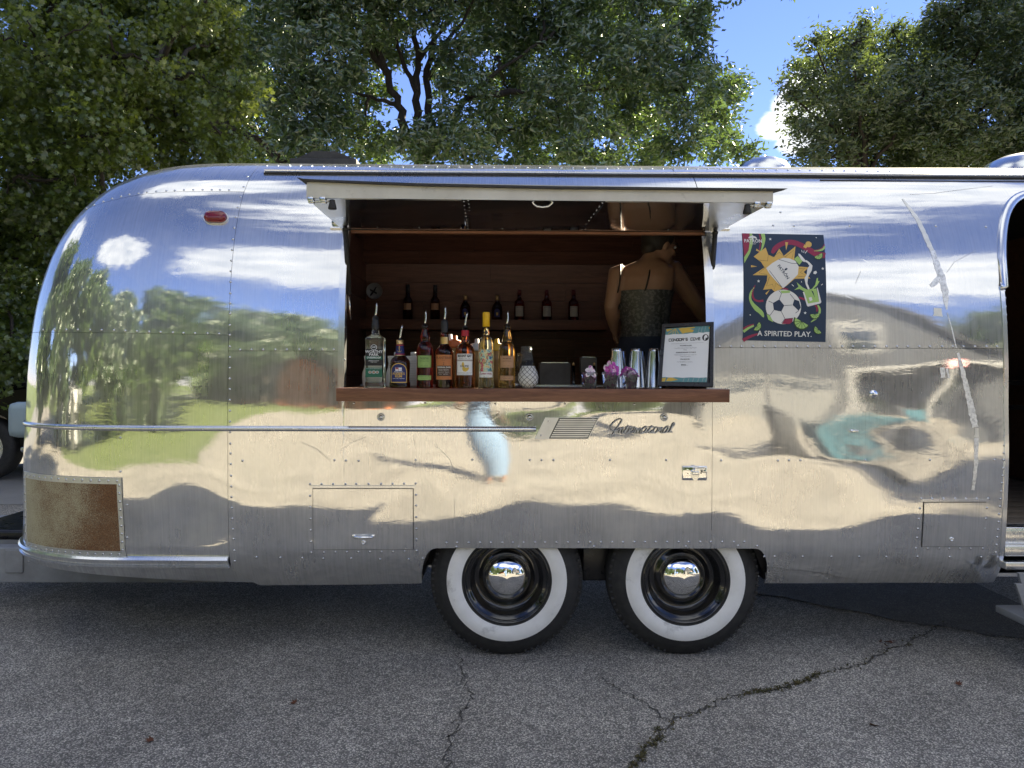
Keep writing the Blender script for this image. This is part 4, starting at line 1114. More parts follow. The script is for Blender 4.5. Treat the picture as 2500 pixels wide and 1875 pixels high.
# rusty panel
q = [(61, 1162), (295, 1176), (297, 1352), (58, 1335)]
sa = sz(64, 1164)[0]; sb = sz(292, 1174)[0]; za = sz(292, 1174)[1]; zb = sz(292, 1352)[1]
rust = bpy.data.materials.new('rusted_sheet'); rust.use_nodes = True
def rustmat(m):
    nt = m.node_tree; N, L = nt.nodes, nt.links; p = N['Principled BSDF']
    tc = N.new('ShaderNodeTexCoord')
    def nz(s, d=6, ro=.6):
        n = N.new('ShaderNodeTexNoise'); n.inputs['Scale'].default_value = s; n.inputs['Detail'].default_value = d; n.inputs['Roughness'].default_value = ro; L.new(tc.outputs['Object'], n.inputs['Vector']); return n.outputs[0]
    a = nz(230, 6, .75); b = nz(3.0, 3); c = nz(260, 2)
    s = N.new('ShaderNodeMath'); s.operation = 'MULTIPLY_ADD'; L.new(b, s.inputs[0]); s.inputs[1].default_value = .55; L.new(a, s.inputs[2])
    sp = N.new('ShaderNodeSeparateXYZ'); L.new(tc.outputs['Object'], sp.inputs[0])
    gx = N.new('ShaderNodeMapRange'); gx.inputs['From Min'].default_value = -2.45 - 1.6; gx.inputs['From Max'].default_value = -1.90 - 1.6
    gx.inputs['To Min'].default_value = -.10; gx.inputs['To Max'].default_value = .16; L.new(sp.outputs['X'], gx.inputs[0])
    s2 = N.new('ShaderNodeMath'); s2.operation = 'ADD'; L.new(s.outputs[0], s2.inputs[0]); L.new(gx.outputs[0], s2.inputs[1])
    mr = N.new('ShaderNodeMapRange'); mr.inputs['From Min'].default_value = .70; mr.inputs['From Max'].default_value = .90; L.new(s2.outputs[0], mr.inputs[0])
    r = N.new('ShaderNodeValToRGB'); r.color_ramp.elements[0].position = .35; r.color_ramp.elements[0].color = (.07, .032, .014, 1); r.color_ramp.elements[1].position = .65; r.color_ramp.elements[1].color = (.25, .12, .045, 1); L.new(c, r.inputs[0])
    mx = N.new('ShaderNodeMixRGB'); L.new(mr.outputs[0], mx.inputs[0]); mx.inputs[1].default_value = (.46, .42, .27, 1); L.new(r.outputs[0], mx.inputs[2]); L.new(mx.outputs[0], p.inputs['Base Color'])
    inv = N.new('ShaderNodeMapRange'); L.new(mr.outputs[0], inv.inputs[0]); inv.inputs['To Min'].default_value = .0; inv.inputs['To Max'].default_value = .0; L.new(inv.outputs[0], p.inputs['Metallic'])
    iv = N.new('ShaderNodeMapRange'); L.new(mr.outputs[0], iv.inputs[0]); iv.inputs['To Min'].default_value = .55; iv.inputs['To Max'].default_value = .75; L.new(iv.outputs[0], p.inputs['Roughness'])
    bp = N.new('ShaderNodeBump'); bp.inputs['Distance'].default_value = .0006; L.new(mr.outputs[0], bp.inputs['Height']); L.new(bp.outputs[0], p.inputs['Normal'])
rustmat(rust)
rp = panel('rusted_panel', sa, sb, zb, za, 60, 30, rust, off=.003, label='pitted rust-stained panel at the lower corner of the rounded end')
M['frame_trim'] = mat('painted_trim_strip', (.66, .67, .65), .40, .85, rnoise=(20, .55))
seg_param(lambda t: sa + (sb - sa) * t, lambda t: za, 40, .030, .004, M['frame_trim'], 'panel_trim', off=.003)
seg_param(lambda t: sa + (sb - sa) * t, lambda t: zb, 40, .030, .004, M['frame_trim'], 'panel_trim', off=.003)
seg_param(lambda t: sb, lambda t: zb - .015 + (za - zb + .03) * t, 10, .022, .004, M['frame_trim'], 'panel_trim', off=.0032)
seg_param(lambda t: sa, lambda t: zb - .015 + (za - zb + .03) * t, 10, .022, .004, M['frame_trim'], 'panel_trim', off=.0032)
def srow(sA, zA_, sB, zB_, n_):
    mb = MB()
    s = np.linspace(sA, sB, n_); z = np.linspace(zA_, zB_, n_); p, nn = SN(s, z)
    for a, b in zip(p, nn):
        a, b = Vector(a) + Vector(b) * .0072, Vector(b); x = b.orthogonal().normalized(); y = b.cross(x); vs = []
        for rr_, hh in ((1, 0), (.8, .6), (.4, 1)):
            for k in range(8):
                q = 2 * PI * k / 8; vs.append(a + (x * math.cos(q) + y * math.sin(q)) * .0065 * rr_ + b * .0028 * hh)
        mb.add(vs, [(i * 8 + k, i * 8 + (k + 1) % 8, (i + 1) * 8 + (k + 1) % 8, (i + 1) * 8 + k) for i in range(2) for k in range(8)] + [tuple(16 + k for k in range(8))], True)
    mb.build('rivet_line', M['rivet'], trailer, kind='stuff')
srow(sa + .03, za, sb - .01, za, 14); srow(sa + .03, zb, sb - .02, zb, 15); srow(sb, zb + .02, sb, za - .02, 9); srow(sa, zb + .02, sa, za - .02, 9)
srow(sEnd - .15 - 1.5, zbelt + .0, sEnd - 1.64, zbelt, 1)
# screws on the rub rail and belt
for pts in ([(432, 1175), (738, 1177), (1047, 1178), (1352, 1181), (1376, 1181), (190, 1148)],):
    rivets(z2(pts), 'rail_screw', .006, .003, off=.015)
rivets(z2([(713, 360), (1223, 365), (1648, 367)]) + z5([(93, 298), (680, 296), (1226, 295)]), 'belt_screw', .0038, .002, off=.011)
rivets(z5([(455, 122), (935, 121), (1408, 126), (1878, 125)]) + z6([(550, 978), (1170, 982), (1797, 988)]), 'sill_screw', .0052, .002, off=.007)

# round hatch latches under the counter
def latch(u, v):
    F = frame_m(u, v); mb = MB()
    mb.lathe([(.0185, 0), (.0185, -.006), (.0165, -.009), (.0135, -.009), (.0125, -.004), (.0105, -.004), (.0095, -.010), (.0005, -.011)], (0, 0, 0), 28, 'Y')
    return put(mb, F, 'latch_button', M['steel'], trailer)
for u, v in (z5([(636, 216)])[0], z5([(1639, 216)])[0], z6([(1441, 1101)])[0]): latch(u, v)
M['plate'] = mat('pale_cast_plate', (.80, .79, .76), .38, .9, noise=(14, (.72, .71, .68)))
# name plate with ribs at the end of the belt
Fc = frame_m(*z6([(566, 1199)])[0])
def pl(u, v):  # plate-local from zoom-6 pixel
    p = hit(*z6([(u, v)])[0])[0]; q = Fc.inverted() @ p; return q.x, q.z
cor = [pl(373, 1103), pl(857, 1103), pl(757, 1297), pl(277, 1297)]
mb = MB(); mb.prism(cor, -.012, 0.004); nameplate = put(mb, Fc, 'end_plate', M['plate'], trailer)
mb = MB(); mb.prism([pl(500, 1108), pl(846, 1108), pl(752, 1291), pl(408, 1291)], -.0126, -.011); put(mb, Fc, 'rib_backing', M['rubber'], nameplate)
rib = [pl(505, 1113), pl(838, 1113), pl(748, 1285), pl(415, 1285)]
for i in range(9):
    a = (i + .18) / 9; b = (i + .82) / 9
    l = lambda t, A, B: (A[0] + (B[0] - A[0]) * t, A[1] + (B[1] - A[1]) * t)
    q4 = [l(a, rib[0], rib[3]), l(a, rib[1], rib[2]), l(b, rib[1], rib[2]), l(b, rib[0], rib[3])]
    mb = MB(); mb.prism(q4, -.0140, -.011); put(mb, Fc, 'rib', M['plate'], nameplate)
mb = MB(); e_ = [rib[0], rib[3]]; mb.tube([(rib[0][0] - .004, -.0122, rib[0][1] + .004), (rib[3][0] - .004, -.0122, rib[3][1] - .002)], .0012, 5); put(mb, Fc, 'groove', M['dark'], nameplate)
rivets(z6([(400, 1136), (333, 1263), (797, 1113), (803, 1135), (735, 1262), (752, 1262)]), 'plate_screw', .004, .0015, nameplate, off=.013)
# cast script lettering
def zi_(L): return [(1470 + x * .09042, 1000 + y * .09042) for x, y in L]
STR = [
 [(262, 690), (330, 590), (400, 480), (470, 380), (525, 300), (530, 255), (480, 245), (400, 265), (310, 330), (240, 410), (215, 470), (240, 530), (310, 565), (380, 560), (440, 530), (500, 480), (480, 560), (440, 635)],
 [(450, 600), (510, 510), (560, 480), (570, 500), (540, 570), (520, 640), (570, 630), (630, 550), (710, 420)], [(640, 470), (770, 455)], [(665, 490), (620, 580), (620, 640), (680, 620), (740, 560)],
 [(740, 570), (790, 510), (820, 460), (800, 445), (750, 480), (710, 560), (710, 620), (760, 630), (830, 580)], [(830, 580), (860, 510), (880, 455), (890, 490), (920, 485), (890, 560), (870, 640)],
 [(850, 630), (900, 540), (950, 490), (950, 530), (920, 640)], [(930, 600), (990, 520), (1050, 485), (1040, 540), (1000, 640), (1060, 640), (1100, 590)],
 [(1220, 470), (1180, 450), (1110, 490), (1060, 560), (1060, 630), (1110, 630), (1170, 560), (1220, 470), (1180, 560), (1160, 630), (1200, 610)],
 [(1200, 610), (1260, 540), (1350, 425)], [(1260, 470), (1400, 465)], [(1300, 490), (1250, 580), (1260, 635), (1310, 610), (1370, 530), (1330, 610), (1350, 640), (1400, 590)],
 [(1480, 470), (1430, 480), (1380, 550), (1380, 620), (1430, 630), (1490, 570), (1510, 500), (1480, 470), (1530, 490)], [(1530, 490), (1560, 480), (1500, 620), (1560, 540), (1620, 470), (1610, 520), (1570, 620), (1620, 630)],
 [(1800, 455), (1760, 440), (1690, 490), (1640, 570), (1640, 630), (1700, 620), (1760, 540), (1800, 455), (1760, 560), (1750, 620), (1800, 600)],
 [(1800, 600), (1860, 500), (1930, 420), (1955, 370), (1935, 350), (1890, 400), (1850, 500), (1830, 590), (1860, 610), (1890, 590)]]
def smooth(pts, it=2):
    for _ in range(it):
        q = [pts[0]]
        for a, b in zip(pts[:-1], pts[1:]): q += [(a[0] * .75 + b[0] * .25, a[1] * .75 + b[1] * .25), (a[0] * .25 + b[0] * .75, a[1] * .25 + b[1] * .75)]
        q.append(pts[-1]); pts = q
    return pts
Fs = frame_m(1565, 1044)
mb = MB(); md = MB(); pln = Fs.inverted()
def flat_pt(u, v):
    p = P(u, v, (Fs.translation.y)); q = pln @ p; return Vector((q.x, 0, q.z))
for st in STR:
    L = [flat_pt(u, v) for u, v in zi_(smooth(st))]
    mb.tube([p + Vector((0, -.0135, 0)) for p in L], .0021, 6)
    md.tube([p + Vector((0, -.0110, 0)) for p in L], .0030, 6)
put(mb, Fs, 'script_lettering', M['metal_dull'], trailer, label='slanted cast metal script')
put(md, Fs, 'script_edge', M['rubber'], trailer)
# outlet cover
Fo = frame_m(1695, 1155)
mb = MB(); mb.box((0, -.004, 0), (.118, .012, .068), None, .005); oc = put(mb, Fo, 'outlet_plate', M['chrome'], trailer)
mb = MB(); mb.prism([(-.020, .010), (-.013, .019), (.013, .019), (.020, .010), (.020, -.012), (.007, -.033), (-.007, -.033), (-.020, -.012)], -.020, -.008); put(mb, Fo, 'flap_cover', M['steel'], oc)
mb = MB(); mb.box((0, -.026, .004), (.032, .012, .016), None, .003).box((0, -.028, .020), (.004, .006, .022)).box((0, -.029, .031), (.018, .010, .006), None, .002); put(mb, Fo, 'clasp', M['chrome'], oc)
mb = MB(); mb.lathe([(.003, -.011), (.0005, -.013)], (-.033, 0, .0), 10, 'Y').lathe([(.003, -.011), (.0005, -.013)], (.030, 0, .0), 10, 'Y'); put(mb, Fo, 'cover_screw', M['dark'], oc)
# small catch on the right bay and the little lamp holder
Fk = frame_m(*z3([(1060, 420)])[0])
mb = MB(); mb.box((.004, -.010, 0), (.030, .012, .010), None, .002).lathe([(.008, 0), (.008, -.012), (.0005, -.016)], (-.012, 0, 0), 16, 'Y'); put(mb, Fk, 'hold_back_catch', M['chrome'], trailer)
Fk = frame_m(*z3([(1195, 172)])[0])
mb = MB(); mb.lathe([(.019, 0), (.019, -.003), (.016, -.006), (.010, -.006), (.009, -.016), (.006, -.019), (.0005, -.020)], (0, 0, 0), 24, 'Y'); put(mb, Fk, 'water_inlet', M['chrome'], trailer)
# red clearance lamp
Fr = frame_m(528, 533)
M['red_lens'] = mat('red_lens', (.22, .004, .008), .12, spec=.6, coat=.6, trans=.25, bump=(160, .0006))
mb = MB()
def stadium(w, h, n=10): 
    r = h / 2; o = []
    for k in range(n + 1): a = -PI / 2 + PI * k / n; o.append((w / 2 - r + r * math.cos(a), r * math.sin(a)))
    for k in range(n + 1): a = PI / 2 + PI * k / n; o.append((-w / 2 + r + r * math.cos(a), r * math.sin(a)))
    return o
mb.prism(stadium(.118, .068), -.006, .002); lb = put(mb, Fr, 'clearance_lamp', M['frame_trim'], trailer, label='red oval clearance lamp')
mb = MB(); o1 = stadium(.110, .058); n = len(o1); vs = []
for s_, y in ((1, -.006), (1.0, -.016), (.93, -.026), (.74, -.031), (.3, -.033)):
    vs += [(x * (s_ if s_ > .5 else .6), y, z * s_) for x, z in o1]
mb.add(vs, [(i * n + j, i * n + (j + 1) % n, (i + 1) * n + (j + 1) % n, (i + 1) * n + j) for i in range(4) for j in range(n)] + [tuple(4 * n + j for j in range(n))], True)
put(mb, Fr, 'lens', M['red_lens'], lb)
# old tape left on the right bay
M['tape'] = mat('old_tape', (.92, .92, .89), .5, noise=(70, (.55, .55, .53), 6, .44, .66), bump=(120, .0003), metal=.85)
M['tape2'] = mat('yellowed_tape', (.86, .84, .76), .5, noise=(40, (.72, .71, .64), 6), metal=.85)
def skin_ribbon(pxL, ws, m, name='tape_strip'):
    a, b = [], []
    L = resample(pxL, 6)
    for u, v in L:
        h = hit(u, v); a.append(h[0]); b.append(h[1])
    n = len(a); vs = []; g = random.Random(len(L))
    for i in range(n):
        T = (a[min(i + 1, n - 1)] - a[max(i - 1, 0)]).normalized(); W = b[i].cross(T).normalized(); w = np.interp(i / (n - 1), [k / (len(ws) - 1) for k in range(len(ws))], ws)
        vs += [a[i] + b[i] * .0010 - W * w * (.5 + g.uniform(-.12, .08)), a[i] + b[i] * .0010 + W * w * (.5 + g.uniform(-.12, .08))]
    mb = MB(); mb.add(vs, [(2 * i, 2 * i + 1, 2 * i + 3, 2 * i + 2) for i in range(n - 1)]); return mb.build(name, m, trailer)
skin_ribbon(zA([(1392, 292), (1450, 370), (1500, 440), (1545, 540), (1590, 640)]), [.008, .022, .022, .026, .026], M['tape2'])
skin_ribbon(zA([(1592, 640), (1625, 740), (1660, 830), (1680, 920), (1690, 1040)]), [.024, .030, .034, .030, .008], M['tape'])
skin_ribbon(zA([(1580, 880), (1620, 850), (1640, 800)]), [.02, .03, .01], M['tape'])
skin_ribbon(zA([(1630, 1028), (1630, 1085)]), [.045, .045], M['tape2'])
skin_ribbon(zA([(1694, 1060), (1725, 1170), (1755, 1300)]), [.004, .006, .005], M['tape'])
skin_ribbon(zA([(1765, 1330), (1795, 1450), (1835, 1620)]) + z3([(1850, 250), (1882, 395)]), [.012, .022, .026, .034, .030], M['tape'])
skin_ribbon(z3([(1893, 400), (1890, 465)]), [.020, .024], M['tape2'])
skin_ribbon(z3([(1890, 468), (1888, 640), (1868, 820)]), [.024, .020, .016], M['tape'])
skin_ribbon(zA([(1660, 1430), (1665, 1500)]), [.022, .022], M['tape'])
skin_ribbon(zA([(1690, 1436), (1705, 1500)]), [.012, .010], M['tape'])
# scratches
M['scratch'] = mat('scratch', (.45, .44, .42), .5, .4)
for L in (zA([(1690, 790), (1740, 720), (1830, 670), (1885, 640)]), zA([(1075, 862), (1110, 780)]), z5([(95, 385), (200, 430), (300, 515)]), z5([(855, 345), (870, 420)]), z5([(360, 450), (430, 390), (540, 350)]), z5([(1000, 400), (1100, 500), (1150, 640)]), z5([(1135, 765), (1130, 900), (1130, 970)]), zA([(1440, 262), (1600, 255), (1750, 235), (2000, 205)])):
    skin_ribbon(L, [.0014, .002, .0014], M['scratch'], 'scratch')

# hatch: raised panel with framed front edge
HY0, HY1 = by(2.07) + .01, -.62
def Hq(u, v, Y=-.614): return D(u, v, Y)
hatch = thing('serving_hatch', None, None, (.14, .1, 2.07)); hatch.parent = trailer; hatch.location = Vector((.14, .1, 2.07)) - wo(trailer)
fl_, fr_ = D(662, 427.5, -.614), D(1670, 438, -.614)
hl, hr = D(737, 490, float(by(2.06))), D(1552, 490, float(by(2.06)))
hl.z = hr.z = 2.072; hr.z = 2.070
tl, tr = D(662, 391, -.614), D(1670, 408, -.614)
mb = MB()   # outer skin, curved
def hp(a, b, off=0):
    L = fl_.lerp(fr_, a); B = hl.lerp(hr, a); q = L.lerp(B, b); q.z += .055 * math.sin(PI * b) * 0 + off; return q
n1, n2 = 20, 8
vs = [hp(i / n1, j / n2, .040 + .03 * math.sin(PI * j / n2)) for i in range(n1 + 1) for j in range(n2 + 1)]
mb.add(vs, [(i * (n2 + 1) + j, (i + 1) * (n2 + 1) + j, (i + 1) * (n2 + 1) + j + 1, i * (n2 + 1) + j + 1) for i in range(n1) for j in range(n2)], True)
mb.build('hatch_skin', M['metal'], hatch)
# underside: shiny border sheets each side and mirror-like inner sheet with two seams
M['inner_sheet'] = polished('hatch_inner_sheet', (.62, .64, .68), .03, .06, .06, .0010)
M['light_sheet'] = mat('hatch_border_sheet', (.78, .78, .74), .25, 1, rnoise=(12, .4), bump=(18, .0006))
def under(a0, a1, m, name, z=0.0, sub=16):
    f0 = a0 if callable(a0) else (lambda b: a0); f1 = a1 if callable(a1) else (lambda b: a1)
    mb = MB(); vs = [hp(f0(j / 10) + (f1(j / 10) - f0(j / 10)) * i / sub, j / 10, z - .0015 * math.sin(6 * j / 10 + 3 * i / sub)) for i in range(sub + 1) for j in range(11)]
    mb.add(vs, [(i * 11 + j, i * 11 + j + 1, (i + 1) * 11 + j + 1, (i + 1) * 11 + j) for i in range(sub) for j in range(10)], True); return mb.build(name, m, hatch)
bl_ = lambda b: .083 - .070 * b; br_ = lambda b: .863 + .112 * b
under(0, bl_, M['light_sheet'], 'border_sheet'); under(br_, 1, M['light_sheet'], 'border_sheet')
under(bl_, .33, M['inner_sheet'], 'inner_sheet', .001); under(.3305, .64, M['inner_sheet'], 'inner_sheet', -.0005); under(.6405, br_, M['inner_sheet'], 'inner_sheet', .001)
def hrow(a, n_, b0=.05, b1=.95, along=False, name='rivet_line'):
    mb = MB()
    for i in range(n_):
        t = b0 + (b1 - b0) * i / (n_ - 1); q = hp(t, a, -.001) if along else hp(a, t, -.001)
        mb.lathe([(.0045, 0), (.0038, -.0016), (.0005, -.0024)], q, 8)
    mb.build(name, M['rivet'], hatch, kind='stuff')
hrow(.335, 9); hrow(.345, 4, .02, .3); hrow(.635, 9); hrow(.93, 8, .10, .86, True)
mb = MB(); fw = .0
vs = [fl_, fr_, tr, tl]; back = [v + Vector((0, .02, 0)) for v in vs]
mb.add(vs + back, [(0, 1, 2, 3), (7, 6, 5, 4), (0, 4, 5, 1), (1, 5, 6, 2), (2, 6, 7, 3), (3, 7, 4, 0)])
M['bar'] = mat('brushed_bar', (.60, .58, .51), .45, .6, noise=(6, (.50, .48, .42), 6), rnoise=(30, .6), bump=(50, .0003), stain=(22, (.30, .28, .24), .60, .78))
mb.build('front_bar', M['bar'], hatch)
mb = MB(); sp = (tr - tl).normalized()
L = [D(640, 382.5, -.62), D(655, 386, -.625), D(700, 388, -.63), D(900, 395.5, -.632), D(1200, 402, -.632), D(1500, 405, -.632), D(1702, 407, -.625)]
Lb = [D(662, 397, -.62), D(662, 392, -.622), D(700, 392, -.63), D(900, 400, -.632), D(1200, 406.5, -.632), D(1500, 409, -.632), D(1672, 412, -.625)]
vs = []
for a, b in zip(L, Lb): vs += [a, b, b + Vector((0, .05, -.002)), a + Vector((0, .05, .004))]
n = len(L)
mb.add(vs, [(4 * i + k, 4 * i + (k + 1) % 4, 4 * i + 4 + (k + 1) % 4, 4 * i + 4 + k) for i in range(n - 1) for k in range(4)] + [(0, 1, 2, 3), (4 * n - 1, 4 * n - 2, 4 * n - 3, 4 * n - 4)], False)
mb.build('rubber_seal', M['rubber'], hatch)
# wooden strip where the inner sheet ends
a, b = D(758, 502.5, float(by(2.05)) + .045), D(1527, 507, float(by(2.05)) + .045)
mb = MB(); mb.add([a + Vector((0, 0, 0)), b, b + Vector((0, .03, 0)), a + Vector((0, .03, 0)), a + Vector((0, 0, .012)), b + Vector((0, 0, .012)), b + Vector((0, .03, .012)), a + Vector((0, .03, .012))], [(0, 1, 2, 3), (4, 7, 6, 5), (0, 4, 5, 1), (3, 2, 6, 7), (0, 3, 7, 4), (1, 5, 6, 2)])
M['strip_wood'] = wood('strip_wood', (.20, .085, .045), (.30, .14, .08), .4)
mb.build('wood_strip', M['strip_wood'], trailer)
MB().bb((OX0, float(by(2.05)) + .01, 2.078), (OX1, float(by(2.05)) + .07, 2.095)).build('header', M['liner'], trailer)
# pull handle under the bar
c = D(1170, 430, -.59)
mb = MB(); mb.tube([D(1146, 431, -.59), D(1150, 436, -.585), D(1153, 441, -.58), D(1160, 446, -.58), D(1172, 447.5, -.58), D(1184, 446, -.58), D(1191, 441, -.58), D(1195, 436, -.585), D(1198, 431, -.59)], .0045, 8)
mb.box(D(1146, 430, -.59), (.024, .02, .004)).box(D(1198, 431, -.59), (.024, .02, .004)); mb.build('pull_handle', M['steel'], hatch)
# sliding bolts under each end of the bar
for sgn, uu, vv in ((1, 668, 430), (-1, 1664, 440)):
    mb = MB(); w = 5.4
    def q(du, dv, dy=0): return D(uu + sgn * du, vv + dv, -.60 + dy)
    mb.tube([q(0, 6), q(52, 4)], .0045, 8)
    for du in (4, 30): mb.box(q(du, 1), (.022, .03, .016), None, .002).box(q(du + 1, 6), (.022, .022, .012), None, .002)
    mb.build('bolt_latch', M['steel'], hatch)
    mb = MB(); mb.lathe([(.010, .018), (.011, .012), (.017, -.014), (.016, -.018), (.0005, -.018)], q(50, 12), 16); mb.build('bolt_knob', M['rubber'], hatch)
# hinge brackets
for u, v, sg in ((735, 482, -1), (1557, 484, 1)):
    h = hit(u * K, v * K); p, n_ = h
    mb = MB(); F = frame_m(u * K, v * K)
    mb.prism([(-.045 * (1 if sg < 0 else -.0) - (.0 if sg < 0 else .005), -.035), (.01 + (.03 if sg > 0 else 0), -.035), (.01 + (.02 if sg > 0 else 0), .04), (-.02 if sg < 0 else 0, .04)], -.010, .0); put(mb, F, 'hinge_bracket', M['metal'], trailer)
    mb = MB(); mb.tube([F @ Vector((-.035, -.015, -.008)), F @ Vector((.035, -.015, -.008))], .014, 12); mb.build('hinge_barrel', M['steel'], trailer)
# gas struts
for a, b, c_ in ((D(741, 437, -.2), D(746, 492, .03), D(757, 690, .10)), (D(1551, 440, -.2), D(1545, 500, .03), D(1531, 692, .10))):
    mb = MB(); mb.tube([b, b.lerp(c_, .72)], .0125, 12).tube([b + Vector((0, 0, .0)), b.lerp(c_, .03)], .0145, 12); st = mb.build('gas_strut', M['rubber'], trailer)
    mb = MB(); mb.tube([b.lerp(c_, .72), c_], .005, 8); mb.build('strut_rod', M['steel'], st)
    mb = MB(); mb.tube([a, a.lerp(b, .45)], .014, 10).tube([a.lerp(b, .45), b], .010, 8); mb.build('strut_bracket', M['rubber'], st)
# counter slab
cl_, cr_ = D(726, 853, -.12), D(1576.5, 853, -.12)
CZ = D(1150, 839.5, -.12).z
CB = D(1150, 868, -.12).z
counter = MB().bb((cl_.x, -.12, CB), (cr_.x, -.001, CZ), .003).bb((OX0 + .004, -.002, CB + .001), (OX1 - .004, .50, CZ - .0006), .001).build('counter_slab', M['counter'], trailer)
MB().bb((OX0 + .02, .30, CZ), (OX1 - .02, .315, CZ + .010)).build('counter_rail', M['steel'], trailer)
# work top behind and shelf on the wall
MB().bb((-1.0, .50, CZ - .12), (1.5, .52, CZ - .03)).build('worktop_edge', M['steel'], trailer)
SH = D(1030, 690.5, 1.95).z
shelf = MB().bb((D(760, 700, 1.93).x, 1.93, SH - .075), (D(1312, 700, 1.93).x, 2.155, SH), .003).build('wall_shelf', M['plank'], trailer)
# roof fittings
rv = [D(u, v, 1.2) for u, v in ((625, 346), (770, 348))]
def vent_shape():
    mb = MB(); cx = (rv[0].x + rv[1].x) / 2; z0 = 2.565; w = abs(rv[1].x - rv[0].x) / 2
    tz = D(690, 325, 1.2).z; bz = D(690, 341, 1.2).z
    mb.bb((cx - w, 1.2, z0 - .03), (cx + w, 1.75, bz), .01)
    n = [(-w * .80, bz), (-w * .42, tz - .01), (-w * .3, tz), (w * .33, tz), (w * .45, tz - .008), (w * .9, bz)]
    mb.prism([(cx + x, z) for x, z in n], 1.21, 1.7); return mb
vent_shape().build('roof_fan', M['rubber'], trailer)
for (ua, ub, vt, vb) in ((1580, 1715, 343, 357), (2112, 2300, 337, 363)):
    a, b = D(ua, vb, 1.2), D(ub, vb, 1.2); c_ = (a.x + b.x) / 2; w = (b.x - a.x) / 2; ht = D((ua + ub) / 2, vt, 1.2).z - 2.57
    mb = MB(); mb.lathe([(w, 2.55), (w * .99, 2.57 + ht * .18), (w * .9, 2.57 + ht * .5), (w * .72, 2.57 + ht * .78), (w * .45, 2.57 + ht * .95), (w * .15, 2.57 + ht), (.001, 2.57 + ht)], (c_, 1.2, 0), 40); mb.build('roof_vent', M['steel'], trailer)
    MB().lathe([(w * 1.08, 2.54), (w * 1.08, 2.585), (w * .9, 2.585)], (c_, 1.2, 0), 40).build('vent_base', M['rubber'], trailer)

# hitch frame and front box
mb = MB()
mb.add([D(-40, 1182, .75), D(60, 1187, .75), D(60, 1258, .75), D(-40, 1262, .75), D(-40, 1182, .85), D(60, 1187, .85), D(60, 1258, .85), D(-40, 1262, .85)], [(0, 1, 2, 3), (4, 7, 6, 5), (0, 4, 5, 1), (3, 2, 6, 7), (0, 3, 7, 4)])
tg = MB(); tg.bb((-3.6, .74, .165), (-1.6, .84, .365), .008).bb((-3.6, 1.6, .165), (-1.6, 1.7, .365), .008)
tongue = tg.build('tongue_frame', M['grey_paint'], trailer)
MB().box((-2.78, .735, .29), (.10, .012, .13), None, .004).build('bolt_plate', M['grey_paint'], tongue)
MB().box((-2.95, 1.25, .40), (.6, .7, .06), None, .02).build('tongue_cover', M['black'], trailer)
fb = MB(); p0, p1 = D(24, 868, 1.2), D(80, 945, 1.2)
fb.box(((p0.x + p1.x) / 2, 1.2, (p0.z + p1.z) / 2), (abs(p1.x - p0.x), .10, abs(p0.z - p1.z)), None, .05).build('tank_cover', mat('pale_blue_enamel', (.26, .34, .40), .4), trailer)
# entry step
MB().bb((XD0 + .02, -.16, .20), (XD1, .12, .235), .006).build('step_tread', M['grey_paint'], trailer)
MB().prism([(XD0 + .01, .44), (XD0 + .05, .44), (XD0 + .13, .16), (XD0 + .09, .15)], -.06, -.045).build('step_arm', M['grey_paint'], trailer)
MB().prism([(XD0 - .03, .40), (XD0 + .0, .40), (XD0 + .10, .14), (XD0 + .06, .14)], -.10, -.085).build('step_arm', M['grey_paint'], trailer)

